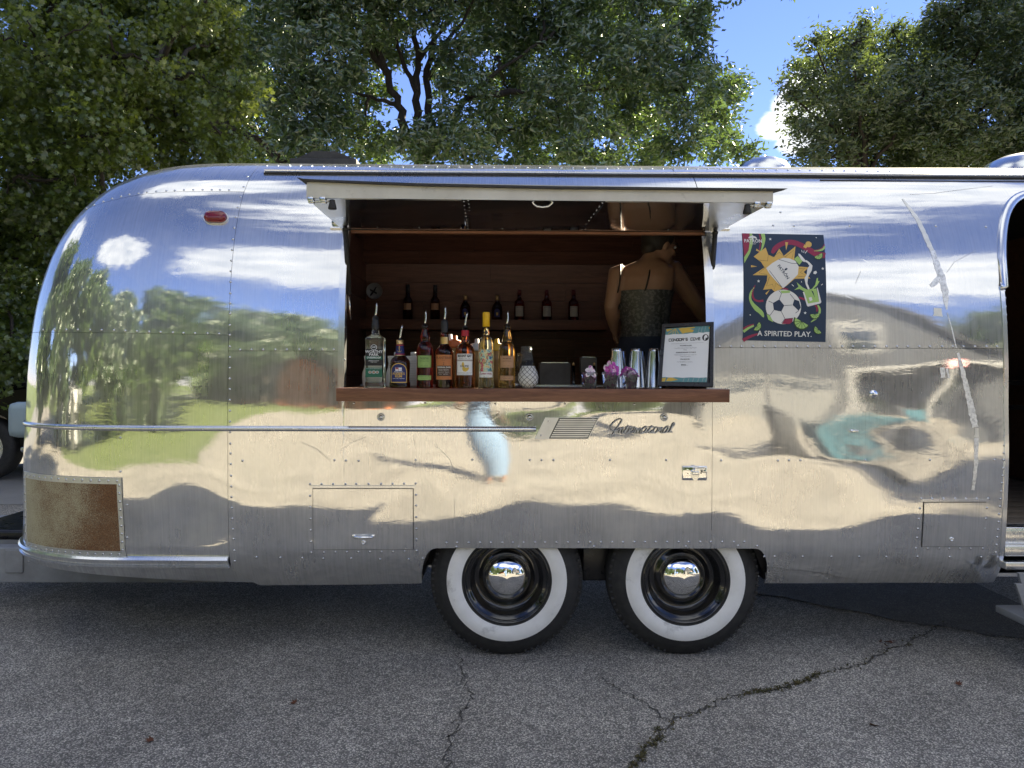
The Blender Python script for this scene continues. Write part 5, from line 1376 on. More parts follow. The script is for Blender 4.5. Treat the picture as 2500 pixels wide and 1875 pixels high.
# ------------------------------------------------------------------ wheels
M['whitewall'] = mat('whitewall_rubber', (.86, .85, .82), .55, noise=(7, (.74, .73, .70), 6), stain=(9, (.42, .41, .39), .58, .76), bump=(60, .0003))
M['rim_black'] = mat('gloss_black_rim', (.007, .007, .008), .10, coat=1, rnoise=(9, .22))
def twheel(x, nm):
    R, w, yc, z0 = .373, .19, .150, .371
    y0 = yc - w / 2
    T = MB()
    prof = [(.205, y0 + .02), (.211, y0 + .004), (.2115, y0 + .0035)]
    sw = [(.218, y0 - .001), (.235, y0 - .008), (.255, y0 - .011), (.275, y0 - .009), (.290, y0 - .003)]
    rest = [(.2905, y0 - .0025), (.300, y0 + .001), (.318, y0 + .008), (.334, y0 + .018), (.345, y0 + .028), (R - .006, y0 + .040), (R - .001, y0 + .055), (R, yc), (R - .001, yc + w / 2 - .055), (.345, yc + w / 2 - .028), (.30, yc + w / 2), (.21, yc + w / 2)]
    n = 96
    T.lathe([rest[0]] + rest[1:], (x, 0, z0), n, 'Y', close=False)
    # tread grooves and shoulder lugs
    flat = []
    T.v = [(vx, vy, max(vz, .002 + .0)) for vx, vy, vz in T.v]
    t = T.build('wheel', M['tyre'], trailer)
    mb = MB()
    for k in range(72):
        a = 2 * PI * k / 72; c = (x + math.cos(a) * (R - .0125), y0 + .036, z0 + math.sin(a) * (R - .0125))
        if c[2] < .02: continue
        mb.box(c, (.014, .018, .012), Matrix.Rotation(-a, 3, 'Y'), .002)
    mb.build('tread_lug', M['tyre'], t, kind='stuff')
    MB().lathe(sw, (x, 0, z0), n, 'Y', close=False).build('whitewall', M['whitewall'], t)
    MB().lathe([(.2175, y0 + .0), (.2095, y0 + .001), (.207, y0 + .006), (.205, y0 + .012)], (x, 0, z0), n, 'Y', close=False).build('bead', M['tyre'], t)
    MB().lathe([(.209, y0 + .002), (.206, y0 - .003), (.201, y0 - .002), (.197, y0 + .006), (.190, y0 + .018), (.182, y0 + .020), (.176, y0 + .028), (.172, y0 + .048), (.166, y0 + .085), (.150, y0 + .094), (.132, y0 + .090), (.118, y0 + .078), (.108, y0 + .076), (.104, y0 + .082), (.0005, y0 + .082)], (x, 0, z0), n, 'Y', close=False).build('rim', M['rim_black'], t)
    MB().lathe([(.106, y0 + .080), (.1055, y0 + .066), (.102, y0 + .058), (.094, y0 + .050), (.080, y0 + .040), (.060, y0 + .031), (.035, y0 + .025), (.0005, y0 + .023)], (x, 0, z0), n, 'Y', close=False).build('hubcap', M['chrome'], t)
    a = -.6; MB().tube([(x + .186 * math.cos(a), y0 + .02, z0 + .186 * math.sin(a)), (x + .182 * math.cos(a), y0 + .0, z0 + .182 * math.sin(a))], .004, 8).build('valve', M['rubber'], t)
    return t
twheel(.022, 'a'); twheel(.886, 'b')
# ------------------------------------------------------------------ lettering helper
_tc = {}
def text_polys(txt, size, bold=0.0, sx=1.0, spacing=1.0, shear=0.0):
    key = (txt, size, bold, sx, spacing, shear)
    if key not in _tc:
        cu = bpy.data.curves.new('lettering', 'FONT'); cu.body = txt; cu.size = size; cu.align_x = 'CENTER'; cu.align_y = 'CENTER'
        cu.resolution_u = 2; cu.offset = bold; cu.space_character = spacing; cu.shear = shear
        o = bpy.data.objects.new('lettering', cu); COL.objects.link(o)
        dg = bpy.context.evaluated_depsgraph_get(); me = bpy.data.meshes.new_from_object(o.evaluated_get(dg))
        V = [(v.co.x * sx, v.co.y) for v in me.vertices]; F = [tuple(p.vertices) for p in me.polygons]
        bpy.data.objects.remove(o); bpy.data.curves.remove(cu); bpy.data.meshes.remove(me)
        _tc[key] = (V, F)
    return _tc[key]

class Flat:
    """flat printed pieces in (x,z), later laid on a surface by a function (x,z,layer)->point"""
    def __init__(s): s.items = []
    def text(s, txt, x, z, size, layer=2, **k):
        V, F = text_polys(txt, size, **k); s.items.append(([(a + x, b + z) for a, b in V], F, layer)); return s
    def rect(s, x0, z0, x1, z1, layer=1): s.items.append(([(x0, z0), (x1, z0), (x1, z1), (x0, z1)], [(0, 1, 2, 3)], layer)); return s
    def poly(s, pts, layer=1): s.items.append((list(pts), [tuple(range(len(pts)))], layer)); return s
    def disc(s, x, z, r, layer=1, n=20, rz=None, rot=0, a0=0, a1=2 * PI):
        rz = rz or r; full = abs(a1 - a0 - 2 * PI) < 1e-6; L = []
        for k in range(n if full else n + 1):
            a = a0 + (a1 - a0) * k / n; p, q = r * math.cos(a), rz * math.sin(a); L.append((x + p * math.cos(rot) - q * math.sin(rot), z + p * math.sin(rot) + q * math.cos(rot)))
        return s.poly(L, layer)
    def line(s, pts, w, layer=1):
        ws = w if isinstance(w, (list, tuple)) else [w] * len(pts); n = len(pts); Lp, Rp = [], []
        for i in range(n):
            a, b = pts[max(0, i - 1)], pts[min(n - 1, i + 1)]; d = math.hypot(b[0] - a[0], b[1] - a[1]) or 1; nx, nz_ = -(b[1] - a[1]) / d, (b[0] - a[0]) / d
            Lp.append((pts[i][0] + nx * ws[i] / 2, pts[i][1] + nz_ * ws[i] / 2)); Rp.append((pts[i][0] - nx * ws[i] / 2, pts[i][1] - nz_ * ws[i] / 2))
        s.items.append((Lp + Rp, [(i, i + 1, n + i + 1, n + i) for i in range(n - 1)], layer)); return s
    def build(s, name, m, parent, fn, cutx=None, cutz=None, label=None, world=True, split=False):
        if split:
            for it in s.items:
                q = Flat(); q.items = [it]; q.build(name, m, parent, fn, cutx, cutz, label, world)
            return
        me = bpy.data.meshes.new(name); V, F = [], []
        for vs, fs, ly in s.items:
            o = len(V); V += [(x, ly, z) for x, z in vs]; F += [tuple(i + o for i in f) for f in fs]
        me.from_pydata(V, [], F)
        if cutx or cutz:
            bm = bmesh.new(); bm.from_mesh(me)
            bmesh.ops.triangulate(bm, faces=bm.faces)
            for st, ax in ((cutx, 0), (cutz, 2)):
                if not st: continue
                lo = min(v[ax] for v in V); hi = max(v[ax] for v in V); c = math.floor(lo / st) * st + st
                while c < hi:
                    co = [0, 0, 0]; no = [0, 0, 0]; co[ax] = c; no[ax] = 1
                    bmesh.ops.bisect_plane(bm, geom=bm.verts[:] + bm.edges[:] + bm.faces[:], plane_co=co, plane_no=no, dist=1e-6); c += st
            bm.to_mesh(me); bm.free()
        for v in me.vertices: v.co = fn(v.co.x, v.co.z, v.co.y)
        me.materials.append(m); me.update()
        return link(me, name, parent, world, None, label)

def paint(name, c, r=.5, **k): return mat(name, c, r, **k)
INK = {n: paint('print_' + n, c) for n, c in dict(black=(.012, .012, .013), white=(.70, .70, .68), navy=(.012, .030, .065), crimson=(.26, .020, .06), lime=(.33, .52, .15), gold=(.62, .40, .10), cream=(.62, .60, .54), pale=(.74, .76, .78),
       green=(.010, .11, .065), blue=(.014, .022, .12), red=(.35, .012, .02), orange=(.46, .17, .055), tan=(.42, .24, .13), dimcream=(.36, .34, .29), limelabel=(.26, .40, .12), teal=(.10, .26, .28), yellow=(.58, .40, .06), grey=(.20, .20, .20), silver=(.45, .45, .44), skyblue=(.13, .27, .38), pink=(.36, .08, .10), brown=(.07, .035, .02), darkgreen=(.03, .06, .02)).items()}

# ------------------------------------------------------------------ poster held on the polished side
po = thing('poster', 'navy poster of a white bottle pouring over a football, lime slices around it', 'poster', (1.42, 0, 1.5))
_pc = [hit(1811, 570), hit(2010, 574), hit(2015, 835), hit(1813, 831)]
pxa = (_pc[0][0].x + _pc[3][0].x) / 2; pxb = (_pc[1][0].x + _pc[2][0].x) / 2
pza = (_pc[0][0].z + _pc[1][0].z) / 2; pzb = (_pc[2][0].z + _pc[3][0].z) / 2
def pz(u, v):     # poster crop pixel -> unit coordinates on the sheet
    tl_, tr_, br_, bl_ = (150, 157), (1182, 180), (1220, 1523), (167, 1500)
    b = (v - 168) / (1512 - 168); l = tl_[0] + (bl_[0] - tl_[0]) * b; r = tr_[0] + (br_[0] - tr_[0]) * b; a = (u - l) / (r - l)
    top = tl_[1] + (tr_[1] - tl_[1]) * a; bot = bl_[1] + (br_[1] - bl_[1]) * a; b = (v - top) / (bot - top)
    return (pxa + (pxb - pxa) * a, pza + (pzb - pza) * b)
def posterfn(x, z, ly):
    a = (x - pxa) / (pxb - pxa); b = (pza - z) / (pza - pzb)
    C = [q[0] for q in _pc]; l = C[0].lerp(C[3], b); r_ = C[1].lerp(C[2], b); q = l.lerp(r_, a)
    p, n = SN(np.array([q.x]), np.array([q.z])); return Vector(p[0]) + Vector(n[0]) * (.002 + .00035 * ly)
W_, H_ = pxb - pxa, pza - pzb
def PP(*a): return [pz(u, v) for u, v in a]
Flat().rect(pxa, pzb, pxb, pza, 0).build('sheet', INK['navy'], po, posterfn, .02, .02)
def cl(pts):
    k = min(max(pts, key=lambda q: 0)[0], 0); return [(min(max(x, pxa), pxb), min(max(z, pzb), pza)) for x, z in pts]
def ribbon(f, pts, w, ly=1): f.line(cl(smooth(PP(*pts), 2)), [q * W_ / 1040 for q in (list(np.interp(np.linspace(0, 1, len(smooth(pts, 2))), np.linspace(0, 1, len(w)), w)))], ly)
f = Flat(); f.poly(cl(PP((152, 158), (245, 160), (243, 260), (225, 380), (165, 460))), 1)
ribbon(f, [(370, 165), (385, 240), (370, 340), (340, 450)], [18, 22, 16, 3]); ribbon(f, [(520, 420), (570, 340), (680, 280), (790, 275), (900, 320), (1010, 390), (1090, 440), (1195, 450)], [30, 62, 62, 70, 72, 75, 78, 70])
ribbon(f, [(305, 820), (265, 900), (280, 990), (340, 1025), (410, 1015)], [4, 22, 24, 26, 30]); ribbon(f, [(860, 975), (930, 1000), (960, 1000)], [20, 30, 20]); ribbon(f, [(1070, 1070), (1100, 1110), (1090, 1150)], [30, 26, 20])
ribbon(f, [(170, 1360), (230, 1325), (300, 1305)], [30, 24, 16]); ribbon(f, [(172, 1500), (260, 1450), (390, 1412)], [50, 34, 10]); ribbon(f, [(465, 1010), (455, 1040)], [30, 10]); ribbon(f, [(650, 860), (720, 880)], [30, 20]); ribbon(f, [(1190, 300), (1150, 370), (1050, 385)], [8, 18, 6])
f.build('crimson_ribbon', INK['crimson'], po, posterfn, .03, .03, split=True)
f = Flat(); f.poly(cl(PP((247, 160), (280, 160), (282, 290), (240, 420), (168, 545), (166, 470), (225, 380), (245, 260))), 1); ribbon(f, [(412, 163), (425, 240), (400, 350), (370, 400)], [50, 44, 20, 4])
ribbon(f, [(290, 850), (240, 930), (245, 1020), (320, 1110), (390, 1160), (420, 1220)], [4, 26, 30, 60, 50, 4]); ribbon(f, [(1190, 330), (1160, 380), (1050, 390)], [20, 26, 6]); ribbon(f, [(1100, 1070), (1135, 1130), (1110, 1220), (1020, 1280)], [14, 28, 26, 5]); ribbon(f, [(170, 1395), (230, 1350), (300, 1320)], [34, 30, 20])
f.poly(PP((825, 785), (840, 800), (900, 850), (960, 880), (1020, 870), (1060, 820), (1080, 735), (1095, 735), (1095, 775), (1118, 770), (1085, 830), (1020, 890), (930, 905), (860, 870), (795, 885), (850, 845)), 2)
f.poly(PP((920, 905), (1075, 865), (1115, 1030), (975, 1052)), 4); f.poly(PP((620, 890), (745, 892), (740, 920), (640, 925)), 4); f.poly(PP((455, 1180), (500, 1200), (545, 1280), (480, 1250)), 4)
f.poly(PP((795, 495), (840, 455), (900, 520), (860, 570)), 4)
f.build('lime_ribbon', INK['lime'], po, posterfn, .03, .03, split=True)
star = [(285, 462), (440, 345), (470, 440), (545, 470), (612, 360), (665, 455), (818, 330), (795, 500), (850, 590), (980, 600), (915, 660), (1000, 740), (800, 745), (700, 830), (560, 915), (510, 870), (405, 880), (450, 770), (455, 700), (270, 697), (420, 600), (375, 530)]
f = Flat(); f.poly(PP(*star), 2); f.poly(PP((690, 275), (728, 280), (697, 385)), 2); f.poly(PP((325, 360), (317, 385), (398, 415)), 2); f.poly(PP((250, 570), (250, 598), (328, 588)), 2); f.poly(PP((488, 880), (432, 925), (448, 942)), 2)
f.poly(PP((935, 305), (970, 330), (950, 358), (915, 340)), 2)
cx, cz = pz(985, 305); f.disc(cx, cz, W_ * .038, 2)
f.build('gold_burst', INK['gold'], po, posterfn, .03, .03, split=True)
f = Flat(); inn = [(355, 508), (460, 520), (475, 400), (520, 470), (610, 410), (680, 470), (795, 380), (765, 500)]; f.line(PP(*inn), .0016, 3); f.line(PP((430, 600), (350, 672), (450, 690)), .0016, 3); f.line(PP((480, 720), (445, 835), (520, 810), (545, 880), (560, 800), (640, 850)), .0016, 3); f.line(PP((850, 620), (930, 612), (870, 665), (950, 710), (840, 720)), .0016, 3)
f.build('ink_line', INK['brown'], po, posterfn, .03, .03)
f = Flat(); f.poly(PP((440, 610), (520, 545), (600, 500), (660, 480), (740, 488), (810, 520), (850, 590), (840, 690), (780, 750), (660, 860), (640, 850), (560, 770), (480, 680)), 4)
f.poly(PP((850, 425), (870, 430), (940, 515), (925, 535), (895, 520), (850, 450)), 4)
f.poly(PP((915, 520), (950, 510), (985, 535), (1025, 580), (1015, 640), (970, 720), (960, 800), (990, 870), (970, 880), (940, 820), (922, 740), (950, 690), (960, 620), (985, 580), (960, 545)), 5)
f.poly(PP((905, 910), (920, 905), (975, 1052), (1115, 1030), (1080, 860), (1090, 855), (1142, 1035), (1130, 1050), (975, 1090), (960, 1075)), 5); f.poly(PP((1040, 655), (1070, 645), (1082, 670), (1060, 690), (1035, 680)), 5); f.poly(PP((980, 980), (1015, 970), (1030, 1010), (995, 1025)), 5)
bx, bz = pz(665, 1092); f.disc(bx, bz, W_ * .214, 3, 40, rz=H_ * .158)
for x_, y_ in ((503, 237), (1155, 617), (345, 773), (943, 1167)):
    sx_, sz_ = pz(x_, y_); r_ = W_ * .020; f.poly([(sx_ + r_ * (1 if k % 2 == 0 else .42) * math.cos(PI / 2 + k * PI / 5), sz_ + r_ * (1 if k % 2 == 0 else .42) * math.sin(PI / 2 + k * PI / 5)) for k in range(10)], 3)
for x_, y_ in ((1087, 218), (249, 1190)): sx_, sz_ = pz(x_, y_); f.disc(sx_, sz_, W_ * .007, 3, 10)
for L in (((893, 380), (900, 410)), ((925, 385), (918, 415)), ((965, 385), (935, 422)), ((765, 815), (790, 838)), ((1155, 810), (1135, 825)), ((885, 775), (890, 790))): f.line(PP(*L), .003, 3)
tx, tz_ = pz(285, 262); f.text('PATRÓN', tx, tz_, W_ * .060, 4, sx=.92, bold=.0005); tx, tz_ = pz(280, 297); f.text('TEQUILA', tx, tz_, W_ * .020, 4)
bx_, bz_ = pz(280, 212); f.disc(bx_, bz_, W_ * .014, 4, 12, rz=W_ * .026); f.disc(bx_ - W_ * .028, bz_, W_ * .026, 4, 12, rz=W_ * .012, rot=.5); f.disc(bx_ + W_ * .028, bz_, W_ * .026, 4, 12, rz=W_ * .012, rot=-.5)
tx, tz_ = pz(695, 1425); f.text('A SPIRITED PLAY.', tx, tz_, W_ * .088, 4, sx=.98, bold=.0004)
f.build('white_print', INK['white'], po, posterfn, .03, .03)
f = Flat(); f.poly(PP((530, 1045), (610, 1000), (675, 1075), (640, 1150), (545, 1130)), 4); f.poly(PP((800, 1000), (860, 1020), (885, 1100), (860, 1140), (780, 1070)), 4); f.poly(PP((1010, 890), (1060, 985), (1035, 905)), 6)
for L in (((530, 1045), (475, 1020)), ((610, 1000), (635, 925)), ((675, 1075), (770, 1070)), ((640, 1150), (690, 1240)), ((545, 1130), (500, 1195)), ((800, 1000), (745, 935)), ((690, 1240), (650, 1290)), ((690, 1240), (790, 1230)), ((500, 1195), (455, 1180)), ((635, 925), (600, 890)), ((860, 1140), (820, 1170)), ((600, 500), (760, 550), (840, 555)), ((640, 850), (480, 640))): f.line(PP(*L), .0022, 5)
tx, tz_ = pz(655, 660)
V, F_ = text_polys('PATRÓN', W_ * .054, .0004, .95); a = -.95; f.items.append(([(tx + x * math.cos(a) - z * math.sin(a), tz_ + x * math.sin(a) + z * math.cos(a)) for x, z in V], F_, 5))
bx_, bz_ = pz(690, 625); f.disc(bx_, bz_, W_ * .022, 5, 12, rz=W_ * .012, rot=.6)
f.build('navy_print', INK['navy'], po, posterfn, .03, .03)
f = Flat(); f.poly(PP((690, 1242), (790, 1232), (785, 1275), (750, 1303), (652, 1300)), 6); f.build('crimson_patch', INK['crimson'], po, posterfn, .03, .03)
rind, flesh = Flat(), Flat()
for (x_, y_, r_, rot, a1) in ((1098, 445, 62, .5, PI), (905, 1270, 108, -.5, PI), (1065, 1180, 66, .1, PI), (330, 1325, 66, 1.0, PI), (1120, 1370, 62, -.8, PI)):
    sx_, sz_ = pz(x_, y_); r_ = r_ * W_ / 1040
    rind.disc(sx_, sz_, r_, 6, 18, rot=rot + PI, a0=0, a1=a1)
    for k in range(6):
        a0 = PI * (k + .06) / 6; a2 = PI * (k + .94) / 6; rr2 = r_ * .84
        A = [(rr2 * .12 * math.cos((a0 + a2) / 2), rr2 * .12 * math.sin((a0 + a2) / 2)), (rr2 * math.cos(a0), rr2 * math.sin(a0)), (rr2 * math.cos((a0 + a2) / 2) * 1.02, rr2 * math.sin((a0 + a2) / 2) * 1.02), (rr2 * math.cos(a2), rr2 * math.sin(a2))]
        q = rot + PI; flesh.poly([(sx_ + x * math.cos(q) - z * math.sin(q), sz_ + x * math.sin(q) + z * math.cos(q)) for x, z in A], 7)
rind.build('lime_rind', INK['darkgreen'], po, posterfn, .03, .03, split=True); flesh.build('lime_flesh', INK['lime'], po, posterfn, .03, .03, split=True)

# ------------------------------------------------------------------ things on the counter
CT = CZ
def gl(name, c, rough=.02, tr=1.0, ior=1.45): return mat(name, c, rough, 0, .5, tr, ior)
M['glass'] = gl('clear_glass', (.95, .98, .96))
M['g_rum'] = gl('dark_rum_glass', (.22, .045, .018)); M['g_red'] = gl('red_rum_glass', (.30, .030, .022)); M['g_brown'] = gl('brown_glass', (.12, .035, .012)); M['g_gold'] = gl('golden_rum_glass', (.72, .46, .14)); M['g_pale'] = gl('pale_liquor_glass', (.88, .86, .62)); M['g_clear'] = gl('clear_spirit_glass', (.80, .88, .80)); M['g_amber'] = gl('amber_glass', (.50, .17, .055))
M['plastic_clear'] = gl('clear_plastic', (.93, .95, .95), .06, .92, 1.2)
M['white_plastic'] = mat('white_plastic', (.55, .55, .54), .4)
M['orange_plastic'] = mat('orange_plastic', (.55, .13, .03), .4); M['yellow_plastic'] = mat('yellow_plastic', (.60, .36, .03), .4)
M['yellow_cap'] = mat('yellow_wax', (.72, .43, .01), .35); M['red_cap'] = mat('red_cap', (.35, .012, .03), .35); M['gold_foil'] = mat('gold_foil', (.62, .42, .18), .3, .9); M['black_cap'] = mat('black_cap', (.018, .019, .022), .45)
M['dim_cap'] = mat('dim_red_cap', (.10, .012, .014), .5); M['juice'] = mat('juice', (.32, .19, .07), .3)  # shelf bottle cap: cap red darkened for the dimness at the back shelf

def cylmap(x0, y0, z0, r, wob=0):
    def fn(x, z, ly):
        a = x / r; q = r + .0007 + .00025 * ly
        return Vector((x0 + q * math.sin(a), y0 - q * math.cos(a), z0 + z))
    return fn
def flatmap(x0, y0, z0, M3=None):
    def fn(x, z, ly): return Vector((x0 + x, y0 - .0006 - .0002 * ly, z0 + z))
    return fn
def pourer(x, y, z, parent, lean=.012, base=True):
    if base: MB().lathe([(.009, z - .012), (.0105, z), (.0115, z + .002), (.0105, z + .004), (.004, z + .006), (.0005, z + .006)], (x, y, 0), 14).build('pourer_stopper', M['black_cap'], parent)
    MB().tube([(x, y, z + .004), (x + .001, y, z + .018), (x + .003, y, z + .034), (x + lean * .6, y, z + .050), (x + lean, y, z + .062)], [.0046, .0042, .0038, .0034, .0030], 8).build('pour_spout', M['steel'], parent)
def bottle(name, label, X, prof, glassm, cat='bottle', square=False, group=None, Yc=-.06, z0=None):
    """X: world x of the axis; prof in metres (r,h). Solid of tinted glass reads as a filled bottle."""
    z0 = CT + .0008 if z0 is None else z0
    t = thing(name, label, cat, (X, Yc, z0), 0, group)
    mb = MB()
    if not square:
        mb.lathe([(.0005, prof[0][1])] + prof + [(.0005, prof[-1][1])], (X, Yc, z0), 36)
    else:
        vs = []; n = 32
        for r, h, k in prof:
            for q in range(n):
                a = 2 * PI * q / n; c, s_ = math.cos(a), math.sin(a); d = (abs(c) ** k + abs(s_) ** k) ** (1 / k); vs.append((X + r * c / d, Yc + r * s_ / d, z0 + h))
        m_ = len(prof); mb.add(vs, [(i * n + j, i * n + (j + 1) % n, (i + 1) * n + (j + 1) % n, (i + 1) * n + j) for i in range(m_ - 1) for j in range(n)] + [tuple(range(n))[::-1], tuple((m_ - 1) * n + j for j in range(n))], True)
    mb.build('glass_body', glassm, t)
    return t
def BX(u, Y=-.06): return D(u, 790, Y).x
sc_ = K / FPX * (CAM_D - .06)      # metres per reduced-photo pixel at the bottles
def h_(v): return (836 - v) * sc_
# 1 square clear bottle with green labels
x = BX(811); t = bottle('liquor_bottle', 'tall square clear bottle with white lettering on black and green bands', x, [(.036, 0, 6), (.037, .004, 6), (.036, .012, 6), (.0335, .03, 6), (.0345, .045, 6), (.0345, .195, 6), (.0365, .203, 5), (.036, .208, 4.5), (.030, .216, 3.5), (.018, .224, 2.4), (.0145, .230, 2), (.0145, .240, 2), (.0125, .243, 2), (.0125, .250, 2)], M['g_clear'], square=True)
fm = flatmap(x, -.06 - .0348, CT)
Flat().rect(-.031, .095, .031, .165, 0).build('black_band', INK['black'], t, fm)
Flat().rect(-.031, .121, .031, .1345, 1).rect(-.031, .046, .031, .086, 0).build('green_band', INK['green'], t, fm)
f = Flat().text('WORTHY', 0, .153, .0165, 2, sx=.88, bold=.0002).text('PARK', 0, .1405, .0155, 2, sx=.95, bold=.0002).text('OVERPROOF', 0, .128, .0105, 2, sx=.85, bold=.0002).text('JAMAICA RUM', 0, .115, .006, 2).text('Single Estate', 0, .110, .005, 2).text('SINGLE ESTATE JAMAICAN RUM', 0, .0815, .0042, 2)
f.disc(0, .172, .0115, 1, 24)
for dx in (-.014, 0, .013): f.disc(dx, .067, .0068 if dx == 0 else .0058, 1, 18)
f.build('white_print', INK['pale'], t, fm)
f = Flat().disc(0, .172, .0098, 2, 24).build('seal', INK['black'], t, fm); Flat().text('WP', 0, .172, .009, 3, bold=.0002).build('seal_print', INK['pale'], t, fm)
f = Flat()
for dx in (-.014, 0, .013): f.disc(dx, .067, .0052 if dx == 0 else .0044, 2, 18)
f.build('emblem', INK['brown'], t, fm)
f = Flat()
for dx in (-.014, 0, .013): f.disc(dx, .067, .0036 if dx == 0 else .0030, 3, 18)
f.build('emblem_centre', INK['tan'], t, fm)
MB().lathe([(.0135, .248), (.0145, .250), (.0145, .272), (.0128, .276), (.0125, .285), (.011, .300), (.0005, .3005)], (x, -.06, CT), 20).build('neck_capsule', M['black_cap'], t); pourer(x, -.06, CT + .300, t, .006)
# 2 squat dark brown bottle with arched blue label
x = BX(864); t = bottle('liquor_bottle', 'squat dark brown bottle with arched blue and gold label and anchor on its neck', x, [(.0395, 0), (.0400, .004), (.0395, .020), (.0370, .026), (.0365, .040), (.0385, .085), (.0385, .100), (.036, .112), (.028, .122), (.021, .130), (.0165, .140), (.0150, .160), (.0130, .180), (.0125, .190)], M['g_brown'])
fm = cylmap(x, -.06, CT, .0388)
def archp(w, z0, z1, n=14):
    r = w; L = [(-w, z0), (w, z0)]
    for k in range(n + 1): a = PI * k / n; L.append((r * math.cos(a), z1 - r + r * math.sin(a)))
    return L
Flat().poly(archp(.0335, .022, .101), 0).build('label_border', INK['gold'], t, fm, .006)
Flat().poly(archp(.0300, .0255, .0975), 1).build('label', INK['blue'], t, fm, .006)
Flat().rect(-.012, .070, .012, .083, 2).text('BRITISH NAVY', 0, .0655, .0052, 2, bold=.0001).text("NAVY RUM STRENGTH", 0, .0385, .0045, 2).text('RUM', .0, .0475, .001, 2).build('white_print', INK['pale'], t, fm, .006)
Flat().rect(-.0006, .070, .0006, .083, 3).rect(-.012, .0760, .012, .0772, 3).rect(-.011, .0778, -.0012, .0826, 3).build('flag_cross', INK['red'], t, fm, .006)
Flat().text("PUSSER'S", 0, .0575, .0130, 2, sx=.92, bold=.00035).text('RUM', 0, .0475, .0125, 2, bold=.00035).build('gold_print', INK['gold'], t, fm, .006)
nk = cylmap(x, -.06, CT, .0168)
MB().lathe([(.0205, .132), (.0175, .140), (.0158, .158), (.0148, .172), (.0140, .181)], (x, -.06, CT), 24, close=False).build('neck_label', INK['blue'], t)
MB().lathe([(.0212, .131), (.0200, .1345)], (x, -.06, CT), 24, close=False).build('neck_band', M['gold_foil'], t); MB().lathe([(.0192, .1352), (.0182, .1395)], (x, -.06, CT), 24, close=False).build('neck_band', INK['red'], t); MB().lathe([(.0152, .172), (.0146, .176)], (x, -.06, CT), 24, close=False).build('neck_band', INK['red'], t)
MB().lathe([(.0144, .177), (.0146, .182), (.0138, .184), (.0142, .194), (.0120, .196), (.0005, .1962)], (x, -.06, CT), 24).build('collar', M['gold_foil'], t)
f = Flat().line([(0, .168), (0, .147)], .0014, 2).line([(-.004, .163), (.004, .163)], .0013, 2).disc(0, .1695, .0018, 2, 10).line(smooth([(-.0068, .153), (-.005, .148), (0, .146), (.005, .148), (.0068, .153)]), .0013, 2); f.build('anchor', INK['gold'], t, nk, .004)
pourer(x, -.06, CT + .194, t, .010)
# Probitas-shaped pair
def bulb_bottle(u, liquid, lab, label):
    x = BX(u); t = bottle('liquor_bottle', label, x, [(.0330, 0), (.0335, .003), (.0330, .010), (.0328, .145), (.0325, .158), (.0305, .172), (.026, .183), (.0195, .191), (.0175, .194), (.0185, .200), (.0190, .208), (.0180, .218), (.0150, .232), (.0125, .243), (.0120, .249), (.0148, .252), (.0152, .258), (.0125, .262), (.0115, .266)], liquid)
    fm = cylmap(x, -.06, CT, .0334)
    Flat().rect(-.0300, .086, .0300, .136, 0).rect(-.0300, .034, .0300, .053, 0).build('label', lab, t, fm, .006, split=True)
    Flat().line([(-.0272, .0885), (.0272, .0885), (.0272, .1335), (-.0272, .1335), (-.0272, .0885)], .0009, 1).text('PROBITAS', 0, .1245, .0082, 1, bold=.0002, sx=.95).text('WHITE BLENDED RUM', 0, .1175, .0038, 1).text('BARBADOS & JAMAICA', 0, .112, .0038, 1).text('700 ML     47% VOL', 0, .094, .0036, 1).text('FOURSQUARE DISTILLERY', 0, .0485, .0038, 1).text('HAMPDEN ESTATE', 0, .0415, .0036, 1).build('print', INK['darkgreen'] if lab is INK['limelabel'] else INK['brown'], t, fm, .006)
    pourer(x, -.06, CT + .262, t, .004); return t
bulb_bottle(918, M['g_red'], INK['limelabel'], 'red rum bottle with two lime green labels and a bulbous clear neck')
bulb_bottle(1095, M['g_gold'], INK['tan'], 'golden rum bottle with two peach labels and a bulbous clear neck')
# 4 broad orange label
x = BX(960); t = bottle('liquor_bottle', 'dark rum bottle with broad orange label and tall black neck capsule', x, [(.0340, 0), (.0345, .004), (.0340, .020), (.0352, .028), (.0352, .140), (.0348, .150), (.032, .162), (.024, .172), (.0172, .180), (.0165, .190), (.0172, .200), (.0165, .212), (.0150, .222), (.0148, .232)], M['g_rum'])
fm = cylmap(x, -.06, CT, .0357)
Flat().rect(-.0355, .036, .0355, .139, 0).build('label', INK['orange'], t, fm, .006); Flat().rect(-.0295, .050, .0295, .094, 1).build('label_panel', INK['brown'], t, fm, .006)
Flat().text('PLANTERAY', 0, .126, .0148, 2, sx=.80, bold=.0002).text('~ RUM ~', 0, .1165, .0055, 2).line([(0, .108), (0, .098)], .0008, 2).line([(-.003, .1055), (.003, .1055)], .0012, 2).poly([(-.0025, .1), (.0025, .1), (0, .0965)], 2).text('ORIGINAL DARK', 0, .0425, .0055, 2).build('dark_print', INK['brown'], t, fm, .006)
Flat().text('ORIGINAL DARK', 0, .0870, .0082, 2, bold=.0003, sx=.92).text('Double Aged Rum', 0, .0785, .0055, 2).text('Barbados & Jamaica', 0, .0725, .0050, 2).text('BARBADOS   JAMAICA', 0, .0640, .0045, 2).text('RUM     40% VOL', 0, .0575, .0045, 2).build('light_print', INK['cream'], t, fm, .006)
MB().lathe([(.0172, .185), (.0178, .200), (.0170, .214)], (x, -.06, CT), 24, close=False).build('neck_label', M['gold_foil'], t)
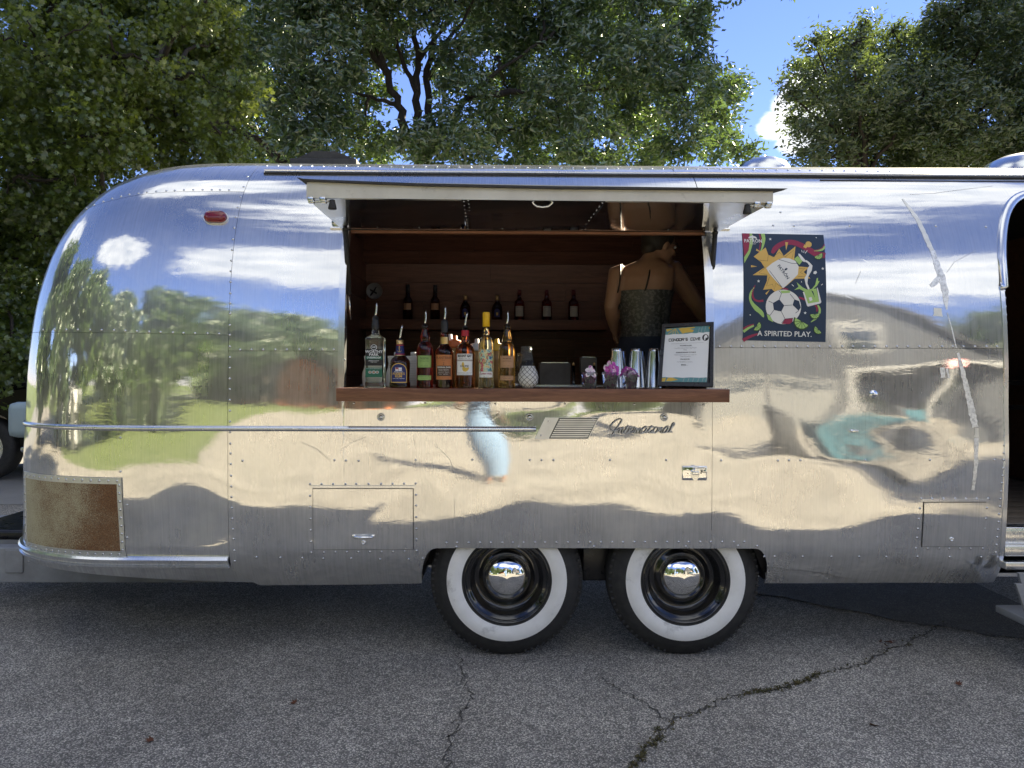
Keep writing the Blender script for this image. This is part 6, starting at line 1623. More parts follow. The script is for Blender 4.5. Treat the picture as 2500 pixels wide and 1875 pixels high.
MB().lathe([(.0150, .232), (.0145, .236), (.0140, .268), (.0132, .278), (.0115, .282), (.0005, .2825)], (x, -.06, CT), 24).build('neck_capsule', M['black_cap'], t); pourer(x, -.06, CT + .280, t, .004)
# 5 white labels, red collar
x = BX(1004.5); t = bottle('liquor_bottle', 'brown rum bottle with two white labels and a red collar on its neck', x, [(.0400, 0), (.0405, .004), (.0398, .012), (.0398, .135), (.0395, .150), (.037, .163), (.029, .174), (.020, .183), (.0158, .190), (.0152, .200), (.0145, .216), (.0140, .235), (.0125, .248)], M['g_amber'])
fm = cylmap(x, -.06, CT, .0404)
Flat().rect(-.0345, .054, .0345, .113, 0).rect(-.0345, .115, .0345, .141, 0).build('label', INK['white'], t, fm, .006, split=True)
Flat().line([(-.0325, .0635), (.0325, .0635), (.0325, .111), (-.0325, .111), (-.0325, .0635)], .0008, 1).line([(-.0325, .117), (.0325, .117), (.0325, .139), (-.0325, .139), (-.0325, .117)], .0008, 1).text('MOUNT GAY', 0, .1315, .0125, 2, sx=.78, bold=.0006).text('Barbados Rum 1703', 0, .1225, .0058, 2).text('ECLIPSE', 0, .0905, .0105, 3, sx=.92, bold=.0002).text('750 ML    BARBADOS RUM    40%', 0, .0585, .0038, 2).build('black_print', INK['black'], t, fm, .006)
Flat().poly([(-.009, .106), (-.004, .108), (-.001, .098), (-.002, .088), (.006, .084), (.017, .086), (.018, .080), (.012, .072), (.004, .0675), (-.005, .070), (-.009, .078), (-.008, .088), (-.0115, .097)], 1).build('island_shape', INK['yellow'], t, fm, .006)
MB().lathe([(.0158, .214), (.0162, .217), (.0154, .225), (.0162, .228), (.0158, .238)], (x, -.06, CT), 24, close=False).build('collar', M['red_cap'], t); pourer(x, -.06, CT + .250, t, .010)
# 6 pale bottle with painted label and yellow wax
x = BX(1050); t = bottle('liquor_bottle', 'pale clear bottle with colourful painted label and tall yellow wax cap', x, [(.0320, 0), (.0325, .004), (.0315, .014), (.0315, .165), (.031, .178), (.0285, .192), (.023, .203), (.0165, .210), (.0140, .213), (.0140, .222), (.0128, .226), (.0122, .250)], M['g_pale'])
fm = cylmap(x, -.06, CT, .0320)
pnt = bpy.data.materials.new('painted_label'); pnt.use_nodes = True
def pm(m):
    nt = m.node_tree; N, L = nt.nodes, nt.links; p = N['Principled BSDF']; tc = N.new('ShaderNodeTexCoord'); n = N.new('ShaderNodeTexNoise'); n.inputs['Scale'].default_value = 45; n.inputs['Detail'].default_value = 3
    L.new(tc.outputs['Object'], n.inputs['Vector']); r = N.new('ShaderNodeValToRGB'); e = r.color_ramp.elements
    e[0].position = .32; e[0].color = (.42, .03, .08, 1); e[1].position = .70; e[1].color = (.03, .10, .33, 1)
    for q, c in ((.42, (.50, .12, .16, 1)), (.48, (.60, .52, .20, 1)), (.54, (.55, .60, .45, 1)), (.60, (.15, .38, .40, 1))): x = e.new(q); x.color = c
    L.new(n.outputs[0], r.inputs[0]); L.new(r.outputs[0], p.inputs['Base Color']); p.inputs['Roughness'].default_value = .5
pm(pnt)
Flat().rect(-.0312, .068, .0312, .156, 0).build('label', pnt, t, fm, .006); Flat().rect(-.0312, .044, .0312, .0675, 0).build('label_base', INK['white'], t, fm, .006)
f = Flat(); g = random.Random(5)
for q in range(16):
    a0 = g.uniform(0, 6.28); cx_, cz_ = g.uniform(-.024, .024), g.uniform(.082, .148); L_ = g.uniform(.006, .014); f.line(smooth([(cx_, cz_), (cx_ + L_ * math.cos(a0), cz_ + L_ * math.sin(a0)), (cx_ + L_ * 1.6 * math.cos(a0 + .6), cz_ + L_ * 1.6 * math.sin(a0 + .6))], 1), [.0016, .0012, .0010, .0006][0], 1)
f.text('VAVAL', .0, .050, .001, 1).text('Haiti   49.5%', 0, .0485, .0042, 1).build('brush_mark', INK['black'], t, fm, .006)
Flat().text('CLAIRIN VAVAL', 0, .0585, .0085, 2, sx=.85, bold=.0003).build('label_print', INK['crimson'], t, fm, .006)
MB().lathe([(.0128, .249), (.0150, .250), (.0146, .282), (.0152, .286), (.0150, .305), (.0135, .308), (.0005, .309)], (x, -.06, CT), 24).build('wax_cap', M['yellow_cap'], t)
for o, k in zip([q for q in COL.objects if q.name.startswith('liquor_bottle')], ((1.24, 1.09), (1.22, 1.14), (1.17, 1.11), (1.17, 1.11), (1.20, 1.11), (1.15, 1.13), (1.13, 1.15))):
    o.scale = (k[0], k[0], k[1])
# white measuring bottles behind
for i, (u, lab) in enumerate(((806, 'white sculpted bottle peeking from behind the square clear bottle'), (857, 'white sculpted bottle standing behind the squat brown bottle'), (893, 'white sculpted bottle between the squat brown bottle and the green labelled bottle'))):
    X = D(u, 790, .16).x; s = .0011
    t = thing('mixer_bottle', lab, 'bottle', (X, .16, CT), 0, 'white mixer bottles behind the rums')
    prof = [(.050, 0), (.052, .01), (.054, .045), (.052, .07), (.044, .095), (.041, .115), (.044, .14), (.046, .150), (.044, .153)]
    mb = MB(); mb.lathe([(.0005, 0)] + [(r * 1.0, h) for r, h in prof] + [(.0005, .154)], (X, .16, CT), 28, sy=.55); mb.build('bottle_body', M['white_plastic'], t)
    fq = Flat()
    for k in range(9): w = g.uniform(.012, .026); fq.rect(-w, .030 + k * .012, w * g.uniform(.4, 1), .0325 + k * .012, 0)
    fq.text('MIXER', 0, .141, .006, 0) if False else None
    fq.build('fine_print', INK['silver'], t, lambda x_, z_, ly, X=X: Vector((X + x_, .16 - .0305, CT + z_)))
    MB().lathe([(.014, .153), (.014, .172), (.0005, .173)], (X, .16, CT), 16).build('cap', M['white_plastic'], t)
# flip-top juice bottles behind
for u, cm, top, lab in ((983, M['orange_plastic'], 725, 'juice bottle with orange flip top behind the white labelled rum'), (972, M['white_plastic'], 722, 'juice bottle with white spout half hidden by the orange topped one'), (1030, M['white_plastic'], 732, 'juice bottle with white ribbed top beside the pale bottle'), (1073, M['yellow_plastic'], 732, 'juice bottle with yellow ribbed top behind the golden rum')):
    Y = .12 if u != 972 else .22; X = D(u, 790, Y).x; zt = D(u, top, Y).z; zb = CT
    t = thing('juice_bottle', lab, 'bottle', (X, Y, zb), 0, 'pour bottles behind the rums')
    MB().lathe([(.0005, 0), (.036, 0), (.037, .05), (.036, .09), (.037, .13), (.034, zt - zb - .055), (.0005, zt - zb - .054)], (X, Y, zb), 24).build('bottle_body', M['juice'], t)
    q = zt - zb; MB().lathe([(.035, q - .060), (.037, q - .052), (.033, q - .046), (.036, q - .038), (.031, q - .032), (.033, q - .026), (.012, q - .020), (.010, q), (.0005, q + .001)], (X, Y, zb), 24).build('flip_top', cm, t)
# stack of clear cups
for u, top, lab in ((1137, 748, 'taller stack of upturned clear plastic cups behind the straw holder'), (1128, 762, 'shorter stack of clear plastic cups half hidden behind the taller one')):
    Y = .10 if u == 1137 else .17; X = D(u, 790, Y).x; zt = D(u, top, Y).z - CT
    t = thing('cup_stack', lab, 'cups', (X, Y, CT), 0, 'stacked plastic cups')
    for k in range(5):
        b = zt - .095 - k * .009 if k else zt - .095
        if b < 0: break
        MB().lathe([(.036, max(b, .0)), (.034, max(b, 0) + .02), (.026, b + .094), (.0005, b + .095)], (X, Y, CT), 24, close=False).build('cup', M['plastic_clear'], t)
    MB().lathe([(.040, .0), (.036, max(.01, zt - .13))], (X, Y, CT), 24, close=False).build('cup', M['plastic_clear'], t)
# white holder with black diamond net, full of straws
X = BX(1141, -.07); t = thing('straw_holder', 'white egg shaped holder with black diamond lines full of short black straws', 'holder', (X, -.07, CT))
def eggr(h): return float(np.interp(h, [0, .004, .02, .04, .055, .07, .085, .0925], [.020, .024, .0375, .0415, .0405, .036, .029, .0265]))
pr = [(.0005, 0)] + [(eggr(h), h) for h in np.linspace(0, .0925, 16)] + [(.024, .0925), (.022, .06), (.0005, .05)]
M['ceramic'] = mat('white_ceramic', (.60, .60, .58), .35)
MB().lathe(pr, (X, -.07, CT), 36).build('cup_body', M['ceramic'], t)
mb = MB()
for k in range(11):
    for s in (-1, 1):
        pts = []
        for j in range(22):
            q = j / 21; h = .004 + .087 * q; a = 2 * PI * k / 11 + s * q * 2.35; r = eggr(h) + .0004; wv = .0
            pts.append((X + r * math.cos(a), -.07 + r * math.sin(a), CT + h))
        mb.tube(pts, .0009, 5)
mb.build('net_line', INK['black'], t)
for k in range(34):
    a = rnd.uniform(0, 6.28); r = rnd.uniform(0, .020); lean = rnd.uniform(.2, .9)
    MB().tube([(X + r * math.cos(a), -.07 + r * math.sin(a), CT + .055), (X + r * (1.2 + lean * .5) * math.cos(a), -.07 + r * 1.3 * math.sin(a), CT + .108 + rnd.uniform(0, .008))], .0022, 6).build('straw', M['black_cap'], t)
t.scale = (1.16, 1.16, 1.13)
# bar tins
for i, (u, lab) in enumerate(((1332, 'steel shaker tin nearest the flower cups'), (1374, 'middle steel shaker tin of three'), (1413, 'steel shaker tin tucked against the framed menu'))):
    Y = .06; X = D(u, 790, Y).x; zt = D(u, 753, Y).z - CT
    t = thing('shaker_tin', lab, 'shaker', (X, Y, CT), 0, 'upturned shaker tins')
    MB().lathe([(.0435, 0), (.0445, .003), (.0435, .006), (.0285, zt - .014), (.0283, zt - .008), (.0265, zt - .006), (.0265, zt - .001), (.024, zt), (.0005, zt)], (X, Y, CT), 36).build('tin', M['steel'], t)
    X2 = X + .03; MB().lathe([(.040, 0), (.0405, .003), (.040, .006), (.0275, zt - .012), (.025, zt - .010), (.0005, zt - .010)], (X2, Y + .075, CT), 30).build('tin', M['steel'], t)
# orchid cups
M['petal'] = mat('orchid_petal', (.46, .05, .38), .45, noise=(60, (.75, .60, .70), 3, .50, .66), sss=0)
M['petal2'] = mat('orchid_petal_pale', (.85, .76, .80), .5, noise=(70, (.45, .06, .34), 3, .52, .66))
for i, (u, lab) in enumerate(((1273, 'clear plastic cup of purple orchids nearest the straws'), (1318, 'middle clear cup of purple orchids, blooms standing highest'), (1361, 'clear cup of purple orchids nearest the framed menu'))):
    X = BX(u, -.07); Y = -.07
    t = thing('orchid_cup', lab, 'cup', (X, Y, CT), 0, 'cups of orchids')
    MB().lathe([(.0005, .0015), (.0225, .0015), (.0225, 0), (.0230, 0), (.0295, .048), (.0305, .049), (.0300, .050), (.0288, .049)], (X, Y, CT), 28, close=False).build('cup', M['plastic_clear'], t)
    g = random.Random(20 + i)
    for q in range(11 + 3 * (i == 1)):
        hz = g.uniform(.012, .055 if i != 1 else .066); rr_ = g.uniform(0, .012 + .012 * (hz > .045)); a = g.uniform(0, 6.28); c = Vector((X + rr_ * math.cos(a), Y + rr_ * math.sin(a) - .004, CT + hz))
        mb = MB(); ax = Vector((math.cos(a) * .6, math.sin(a) * .6 - .5, g.uniform(-.2, .9))).normalized(); b = ax.orthogonal().normalized(); d = ax.cross(b)
        for k in range(5):
            w = 2 * PI * k / 5 + g.uniform(-.2, .2); dr = (b * math.cos(w) + d * math.sin(w)); sd = ax.cross(dr); L_ = g.uniform(.018, .027) * (1 if hz > .04 else .75); wd = .0085
            vs = [c, c + dr * L_ * .4 + sd * wd + ax * .003, c + dr * L_ * .85 + sd * wd * .8 + ax * .002, c + dr * L_ - ax * .002, c + dr * L_ * .85 - sd * wd * .8 + ax * .002, c + dr * L_ * .4 - sd * wd + ax * .003]
            mb.add(vs, [(0, 1, 2), (0, 2, 3), (0, 3, 4), (0, 4, 5)], True)
        mb.build('orchid_bloom', M['petal'] if g.random() < .68 else M['petal2'], t)
for o in [q for q in COL.objects if q.name.startswith('orchid_cup')]: o.scale = (1.28, 1.28, 1.5)
# framed menu
X = D(1484, 765, -.05).x
fc = [D(1431, 700, .0), D(1542, 695, .0), D(1541, 835, -.09), D(1421, 833, -.09)]
t = thing('menu_frame', 'black frame with a printed drinks menu leaning on the end of the counter', 'menu', (X, -.09, CT))
def mq(a, b, ly=0):   # a,b in 0..1 from top-left of the frame
    tp = fc[0].lerp(fc[1], a); bt_ = fc[3].lerp(fc[2], a); q = tp.lerp(bt_, b); n = (fc[1] - fc[0]).cross(fc[3] - fc[0]).normalized(); n = n if n.y < 0 else -n
    return q + n * ly
mb = MB()
def slab(a0, b0, a1, b1, l0, l1): mb.add([mq(a0, b0, l0), mq(a1, b0, l0), mq(a1, b1, l0), mq(a0, b1, l0), mq(a0, b0, l1), mq(a1, b0, l1), mq(a1, b1, l1), mq(a0, b1, l1)], [(0, 1, 2, 3), (4, 7, 6, 5), (0, 4, 5, 1), (3, 2, 6, 7), (0, 3, 7, 4), (1, 5, 6, 2)])
slab(0, 0, 1, .055, -.018, 0); slab(0, .94, 1, 1, -.018, 0); slab(0, .055, .065, .94, -.018, 0); slab(.935, .055, 1, .94, -.018, 0); slab(.02, .02, .98, .98, -.02, -.012)
mb.build('frame', M['black'], t)
def mz(u, v):   # menu crop pixel to frame units
    tl_, tr_, br_, bl_ = (270, 130), (1340, 85), (1330, 1500), (150, 1480)
    b = (v - 110) / (1490 - 110); l = 205 + (140 - 205) * b; r = 1420 + (1418 - 1420) * b
    return (u - l) / (r - l), (v - 75) / (1545 - 75)
def mfn(a, b, ly): return mq(a, b, -.006 + .0003 * ly)
def MZ(*p): return [mz(u, v) for u, v in p]
Flat().poly(MZ((297, 183), (1333, 143), (1275, 1443), (210, 1445)), 0).build('page', INK['pale'], t, mfn)
Flat().poly(MZ((297, 183), (1333, 143), (1325, 300), (1250, 296), (1180, 312), (1080, 300), (1010, 318), (900, 308), (800, 322), (600, 325), (480, 318), (380, 332), (285, 330)), 1).poly(MZ((218, 1340), (300, 1335), (430, 1350), (560, 1338), (700, 1350), (900, 1338), (1100, 1345), (1278, 1335), (1275, 1443), (210, 1445)), 1).build('teal_band', INK['teal'], t, mfn, split=True)
f = Flat()
for L in (((590, 190), (700, 175), (960, 240), (930, 290), (760, 300), (690, 320)), ((660, 185), (960, 165), (985, 190), (840, 212)), ((300, 200), (400, 190), (460, 200), (330, 260)), ((1335, 170), (1300, 200), (1330, 240)), ((380, 1345), (470, 1345), (610, 1395), (450, 1430), (320, 1430)), ((215, 1360), (330, 1350), (300, 1440), (212, 1440))): f.poly(MZ(*L), 2)
for x0 in (450, 505, 545, 590): f.line(MZ((520, 190), (x0 - 60 + (x0 - 500) * .8, 320)), .010, 2)
f.build('yellow_leaf', INK['yellow'], t, mfn, split=True)
f = Flat()
for x0, v0, v1 in ((1130, 160, 300), (1060, 190, 295), (1210, 150, 290), (720, 1350, 1440), (830, 1350, 1440), (940, 1345, 1440), (1060, 1345, 1440), (1160, 1345, 1440), (1240, 1345, 1440)): f.line(MZ((x0 + 30, v0), (x0, v1)), .006, 2)
f.build('pale_vein', INK['silver'], t, mfn, split=True)
def mtext(f, s, u, v, sz_, **k):
    V, F_ = text_polys(s, sz_, **k); a, b = mz(u, v); w = (fc[1] - fc[0]).length; h = (fc[3] - fc[0]).length
    f.items.append(([(a + x / w, b - z / h) for x, z in V], F_, 2))
f = Flat()
# squared block capitals drawn as strokes
def sq(ch, x, z, w, h):
    S_ = {'C': [[(1, 1), (0, 1), (0, 0), (1, 0)]], 'O': [[(0, 0), (0, 1), (1, 1), (1, 0), (0, 0)]], 'N': [[(0, 0), (0, 1), (1, 0), (1, 1)]], 'D': [[(0, 0), (0, 1), (.8, 1), (1, .8), (1, .2), (.8, 0), (0, 0)]], 'R': [[(0, 0), (0, 1), (1, 1), (1, .45), (0, .45)], [(.5, .45), (1, 0)]], "'": [[(.3, 1), (.2, .7)]], 'S': [[(1, 1), (0, 1), (0, .5), (1, .5), (1, 0), (0, 0)]], 'V': [[(0, 1), (.5, 0), (1, 1)]], 'E': [[(1, 1), (0, 1), (0, 0), (1, 0)], [(0, .5), (.9, .5)]], ' ': []}[ch]
    return [[(x + px_ * w, z + pz_ * h) for px_, pz_ in st] for st in S_]
u0 = 375
for ch in "CONDOR'S COVE":
    wch = 26 if ch in "'" else (44 if ch == ' ' else 46)
    for st in sq(ch, u0, 490, wch - 0, -55 + (u0 - 375) * .0): f.line(MZ(*[(a, b - (a - 375) * .018) for a, b in st]), .0125, 2)
    u0 += wch + (14 if ch != "'" else 6)
mtext(f, 'P A I N K I L L E R', 775, 602, .0068, bold=.0004); mtext(f, "Pusser's Rum, Coconut Cream, Orange, Pineapple,", 770, 658, .0050); mtext(f, 'Nutmeg', 762, 702, .0050)
mtext(f, "S I D E W I N D E R ' S  F A N G", 775, 762, .0066, bold=.0004); mtext(f, 'Planteray Dark Rum, Plantation 3 stars, passion fruit,', 770, 818, .0048); mtext(f, 'Orange, Lime, Sparkling', 765, 857, .0048)
mtext(f, 'D A I Q U I R I', 760, 920, .0066, bold=.0004); mtext(f, 'ALL THE RUMS! Lime, cane syrup', 760, 982, .0050); mtext(f, 'B E E R . . .', 750, 1053, .0068, bold=.0004)
a, b = mz(1232, 425); f.disc(a, b, .062, 1, 24, rz=.052)
f.line(MZ((430, 553), (1190, 538)), .0018, 1)
f.build('menu_print', INK['black'], t, mfn)
f = Flat(); f.poly(MZ((1195, 410), (1225, 365), (1262, 370), (1280, 410), (1270, 440), (1240, 430), (1225, 480), (1205, 490), (1200, 455)), 3); f.build('condor_mark', INK['pale'], t, mfn)
# shelf bottles at the back
SZ = SH + .0005
def shelf_bottle(u, kind, label):
    Y = 2.02; X = D(u, 650, Y).x
    if kind == 0:
        t = thing('shelf_bottle', label, 'bottle', (X, Y, SZ), 0, 'bottles on the back shelf')
        MB().lathe([(.0005, 0), (.036, 0), (.036, .13), (.033, .15), (.018, .172), (.0155, .19), (.0145, .215), (.0005, .216)], (X, Y, SZ), 24).build('glass_body', M['g_brown'], t)
        MB().lathe([(.0158, .205), (.0155, .262), (.0005, .263)], (X, Y, SZ), 16).build('neck_capsule', M['black_cap'], t)
        Flat().rect(-.030, .075, .030, .122, 0).build('label', INK['tan'], t, cylmap(X, Y, SZ, .0366), .01)
    elif kind == 1:
        t = thing('shelf_bottle', label, 'bottle', (X, Y, SZ), 0, 'bottles on the back shelf')
        MB().lathe([(.0005, 0), (.040, 0), (.039, .09), (.034, .11), (.019, .13), (.0135, .15), (.0125, .185), (.0005, .186)], (X, Y, SZ), 24).build('glass_body', M['g_brown'], t)
        MB().lathe([(.014, .14), (.0135, .188), (.0005, .189)], (X, Y, SZ), 16).build('collar', M['gold_foil'], t)
        Flat().poly(archp(.022, .02, .085), 0).build('label', INK['blue'], t, cylmap(X, Y, SZ, .040), .01); Flat().rect(-.007, .035, .007, .055, 1).build('label_print', INK['gold'], t, cylmap(X, Y, SZ, .040), .01)
    else:
        t = thing('shelf_bottle', label, 'bottle', (X, Y, SZ), 0, 'bottles on the back shelf')
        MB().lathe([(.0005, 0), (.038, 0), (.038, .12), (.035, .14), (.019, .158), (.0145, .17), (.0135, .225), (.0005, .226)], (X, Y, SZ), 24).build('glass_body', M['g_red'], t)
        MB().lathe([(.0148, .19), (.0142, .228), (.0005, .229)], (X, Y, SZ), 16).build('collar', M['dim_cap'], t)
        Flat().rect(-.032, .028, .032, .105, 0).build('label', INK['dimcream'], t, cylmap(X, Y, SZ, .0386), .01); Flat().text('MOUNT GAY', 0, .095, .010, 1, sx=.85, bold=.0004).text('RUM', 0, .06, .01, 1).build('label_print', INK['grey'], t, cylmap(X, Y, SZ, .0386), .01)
    return t
for u, k, l in ((881, 0, 'dark bottle with tan label, first on the shelf'), (940, 0, 'dark bottle with tan label, second on the shelf'), (1005, 1, 'squat dark bottle with blue label beside the tan labelled pair'), (1074, 1, 'squat dark bottle with blue label beside the cream labelled bottles'), (1122, 2, 'red bottle with cream label, nearest the squat blue labelled ones'), (1181, 2, 'middle red bottle with cream label on the shelf'), (1239, 2, 'red bottle with cream label nearest the bartender')): shelf_bottle(u, k, l)
# round clip lamp on the back wall
X = D(811, 630, 2.08); t = thing('wall_lamp', 'unlit round white lamp with dark spider bracket on the plank wall', 'lamp', tuple(X))
MB().lathe([(.0005, -.005), (.030, -.010), (.050, -.02), (.059, -.05), (.061, -.05), (.052, -.012), (.030, 0), (.0005, .004)], (X.x, X.y, X.z), 30, 'Y').build('lamp_shade', mat('lamp_white', (.30, .30, .30), .5), t)
MB().tube([(X.x - .03, X.y - .03, X.z - .03), (X.x, X.y - .06, X.z), (X.x + .01, X.y - .03, X.z + .03)], .006).tube([(X.x - .03, X.y - .05, X.z + .01), (X.x + .02, X.y - .06, X.z - .02)], .006).build('bracket', M['black'], t)
# dim goods on the work surface inside: napkin holders and boxes
M['card'] = mat('dim_cardboard', (.15, .14, .115), .8); M['paper'] = mat('grey_paper', (.13, .125, .11), .8, noise=(12, (.09, .085, .075)))
def goods(name, cat, label, u0, u1, v, Y, m, d=.15, slant=0):
    a, b = D(u0, 835, Y), D(u1, 835, Y); zt = D(u0, v, Y).z; z0 = CT - .11
    t = thing(name, label, cat, ((a.x + b.x) / 2, Y, z0))
    mb = MB(); mb.prism([(a.x, z0), (b.x, z0), (b.x + slant * .3, zt), (a.x + slant, zt)], Y, Y + d); mb.build('side', m, t)
    MB().bb((a.x + slant + .01, Y + .01, zt), (b.x + slant * .3 - .01, Y + d - .01, zt + .004)).build('lid', M['steel'], t)
mb = MB(); mb.bb((-.9, .56, CT - .15), (1.3, 1.0, CT - .11)).build('prep_top', M['steel'], trailer)
goods('napkin_box', 'box', 'pale metal napkin box standing behind the straw holder', 1166, 1232, 784, .62, M['paper'])
goods('paper_bag', 'bag', 'folded brown paper bag behind the first orchid cup', 1258, 1290, 772, .66, M['card'], .08, -.01)
goods('paper_bag', 'bag', 'slanted brown paper bag leaning behind the middle orchid cup', 1300, 1345, 752, .72, M['card'], .06, .07)
for u, lab in ((1240, 'small clear bottle with spout beside the napkin box'), (1285, 'small clear bottle behind the first orchid cup')):
    X = D(u, 800, .55).x; zt = D(u, 790, .55).z; z0 = CT - .11
    t = thing('dasher_bottle', lab, 'bottle', (X, .58, z0)); MB().lathe([(.0005, 0), (.02, 0), (.02, .09), (.009, .12), (.008, zt - z0), (.0005, zt - z0)], (X, .58, z0), 16).build('glass_body', M['glass'], t); MB().lathe([(.006, zt - z0), (.007, zt - z0 + .012), (.0005, zt - z0 + .02)], (X, .58, z0), 10).build('dash_top', M['gold_foil'], t)
# ------------------------------------------------------------------ people
M['skin'] = mat('skin', (.30, .175, .118), .5, sss=.15, noise=(9, (.25, .14, .09)))
M['hair'] = mat('dark_hair', (.008, .006, .005), .6, noise=(60, (.018, .012, .009)), scale3=(1, 1, .2), bump=(120, .002))
M['denim'] = mat('dark_denim', (.014, .020, .040), .8, noise=(80, (.022, .030, .055)), bump=(300, .0004))
M['camisole'] = mat('leopard_fabric', (.030, .031, .033), .45, noise=(62, (.10, .102, .10), 2, .50, .56), bump=(60, .001))
M['dress'] = mat('light_blue_dress', (.16, .24, .36), .8, noise=(5, (.13, .20, .31)), bump=(14, .01), scale3=(3, 3, .5))
M['phone'] = mat('phone_black', (.012, .012, .014), .2)

def loft(mb, rings, n=28, cap=True):
    """rings: (centre, right vector, forward vector, rx, ry)"""
    vs = []
    for c, R_, F_, rx, ry in rings:
        for k in range(n):
            a = 2 * PI * k / n; vs.append(Vector(c) + R_ * rx * math.cos(a) + F_ * ry * math.sin(a))
    m_ = len(rings)
    mb.add(vs, [(i * n + j, i * n + (j + 1) % n, (i + 1) * n + (j + 1) % n, (i + 1) * n + j) for i in range(m_ - 1) for j in range(n)] + ([tuple(range(n))[::-1], tuple((m_ - 1) * n + j for j in range(n))] if cap else []), True)
def ell(mb, c, rx, ry, rz, Mx=None, n=20):
    vs = []; m_ = 12
    for i in range(m_ + 1):
        t = PI * i / m_
        for k in range(n):
            a = 2 * PI * k / n; v = Vector((rx * math.sin(t) * math.cos(a), ry * math.sin(t) * math.sin(a), rz * math.cos(t)))
            vs.append(Vector(c) + (Mx @ v if Mx is not None else v))
    mb.add(vs, [(i * n + j, i * n + (j + 1) % n, (i + 1) * n + (j + 1) % n, (i + 1) * n + j) for i in range(m_) for j in range(n)], True)
def blob_mesh(mb, name, m, parent, vox=.008, it=6):
    me = bpy.data.meshes.new('tmp'); me.from_pydata([tuple(v) for v in mb.v], [], mb.f); bm = bmesh.new(); bm.from_mesh(me)
    bmesh.ops.remove_doubles(bm, verts=bm.verts, dist=1e-5); bmesh.ops.recalc_face_normals(bm, faces=bm.faces); bm.to_mesh(me); bm.free()
    o = bpy.data.objects.new('tmp', me); COL.objects.link(o)
    r = o.modifiers.new('r', 'REMESH'); r.mode = 'VOXEL'; r.voxel_size = vox; r.use_smooth_shade = True
    s = o.modifiers.new('s', 'SMOOTH'); s.factor = .6; s.iterations = it
    dg = bpy.context.evaluated_depsgraph_get(); out = bpy.data.meshes.new_from_object(o.evaluated_get(dg)); bpy.data.objects.remove(o); bpy.data.meshes.remove(me)
    out.name = name; out.materials.clear(); out.materials.append(m); out.polygons.foreach_set('use_smooth', [True] * len(out.polygons))
    return link(out, name, parent)
def hand(mb, wrist, dirv, palmn, side, curl=.5, s=1.0):
    """five separate fingers rooted in the palm"""
    d = dirv.normalized(); n = palmn.normalized(); a = d.cross(n).normalized() * side; n = a.cross(d).normalized() * side
    if n.dot(palmn) < 0: n = -n
    loft(mb, [(wrist + d * t * s, a, n, rx * s, ry * s) for t, rx, ry in ((-.01, .026, .019), (.02, .031, .017), (.05, .040, .016), (.08, .041, .014), (.09, .036, .011))], 16)
    for i, (off, L_) in enumerate(((-.030, .062), (-.010, .074), (.010, .080), (.029, .072))):
        p = wrist + d * .082 * s + a * off * s; pts = [p - d * .02 * s]; dd = d.copy()
        for k in range(4):
            pts.append(p); dd = (dd + n * curl * (.35 + .25 * k)).normalized(); p = p + dd * L_ * s * (.42, .32, .26, 0)[k]
        mb.tube(pts[:5], [.0085 * s, .009 * s, .0085 * s, .0075 * s, .006 * s][:len(pts[:5])], 8)
    p = wrist + d * .02 * s + a * .028 * s
    mb.tube([p, p + (a * .9 + d * .6 + n * .3).normalized() * .035 * s, p + (a * .8 + d * .9 + n * .6).normalized() * .062 * s, p + (a * .5 + d * 1.1 + n * .9).normalized() * .085 * s], [.012 * s, .011 * s, .0095 * s, .007 * s], 8)
def head(mb, c, F_, U_=Vector((0, 0, 1)), s=1.0):
    F_ = F_.normalized(); R_ = F_.cross(U_).normalized(); U_ = R_.cross(F_).normalized(); Mx = Matrix((R_, F_, U_)).transposed()
    q = lambda x, y, z: Vector(c) + Mx @ Vector((x, y, z)) * s
    ell(mb, q(0, -.012, .018), .074 * s, .094 * s, .098 * s, Mx); ell(mb, q(0, .022, -.045), .056 * s, .066 * s, .070 * s, Mx); ell(mb, q(0, .055, -.088), .030 * s, .028 * s, .024 * s, Mx)
    mb.tube([q(0, .078, .015), q(0, .098, -.012), q(0, .106, -.030)], [.008 * s, .012 * s, .014 * s], 8); ell(mb, q(0, .087, -.060), .024 * s, .012 * s, .007 * s, Mx); ell(mb, q(0, .086, -.073), .020 * s, .011 * s, .007 * s, Mx)
    for sg in (-1, 1):
        ell(mb, q(sg * .074, -.008, -.012), .008 * s, .019 * s, .031 * s, Mx); ell(mb, q(sg * .032, .076, .026), .022 * s, .012 * s, .006 * s, Mx); ell(mb, q(sg * .040, .060, -.025), .022 * s, .022 * s, .018 * s, Mx)
    return q, Mx
def face(q, Mx, parent, s=1.0):
    for sg in (-1, 1):
        mb = MB(); ell(mb, q(sg * .031, .076, .008), .012 * s, .008 * s, .007 * s, Mx); mb.build('eye', INK['white'], parent)
        mb = MB(); ell(mb, q(sg * .031, .0845, .008), .0045 * s, .002 * s, .0045 * s, Mx); mb.build('iris', INK['brown'], parent)
        mb = MB(); mb.tube([q(sg * .014, .087, .030), q(sg * .032, .086, .036), q(sg * .050, .074, .031)], [.0025, .0035, .002], 6); mb.build('eyebrow', M['hair'], parent)
    mb = MB(); ell(mb, q(0, .094, -.066), .020 * s, .006 * s, .007 * s, Mx); mb.build('mouth', INK['pink'], parent)

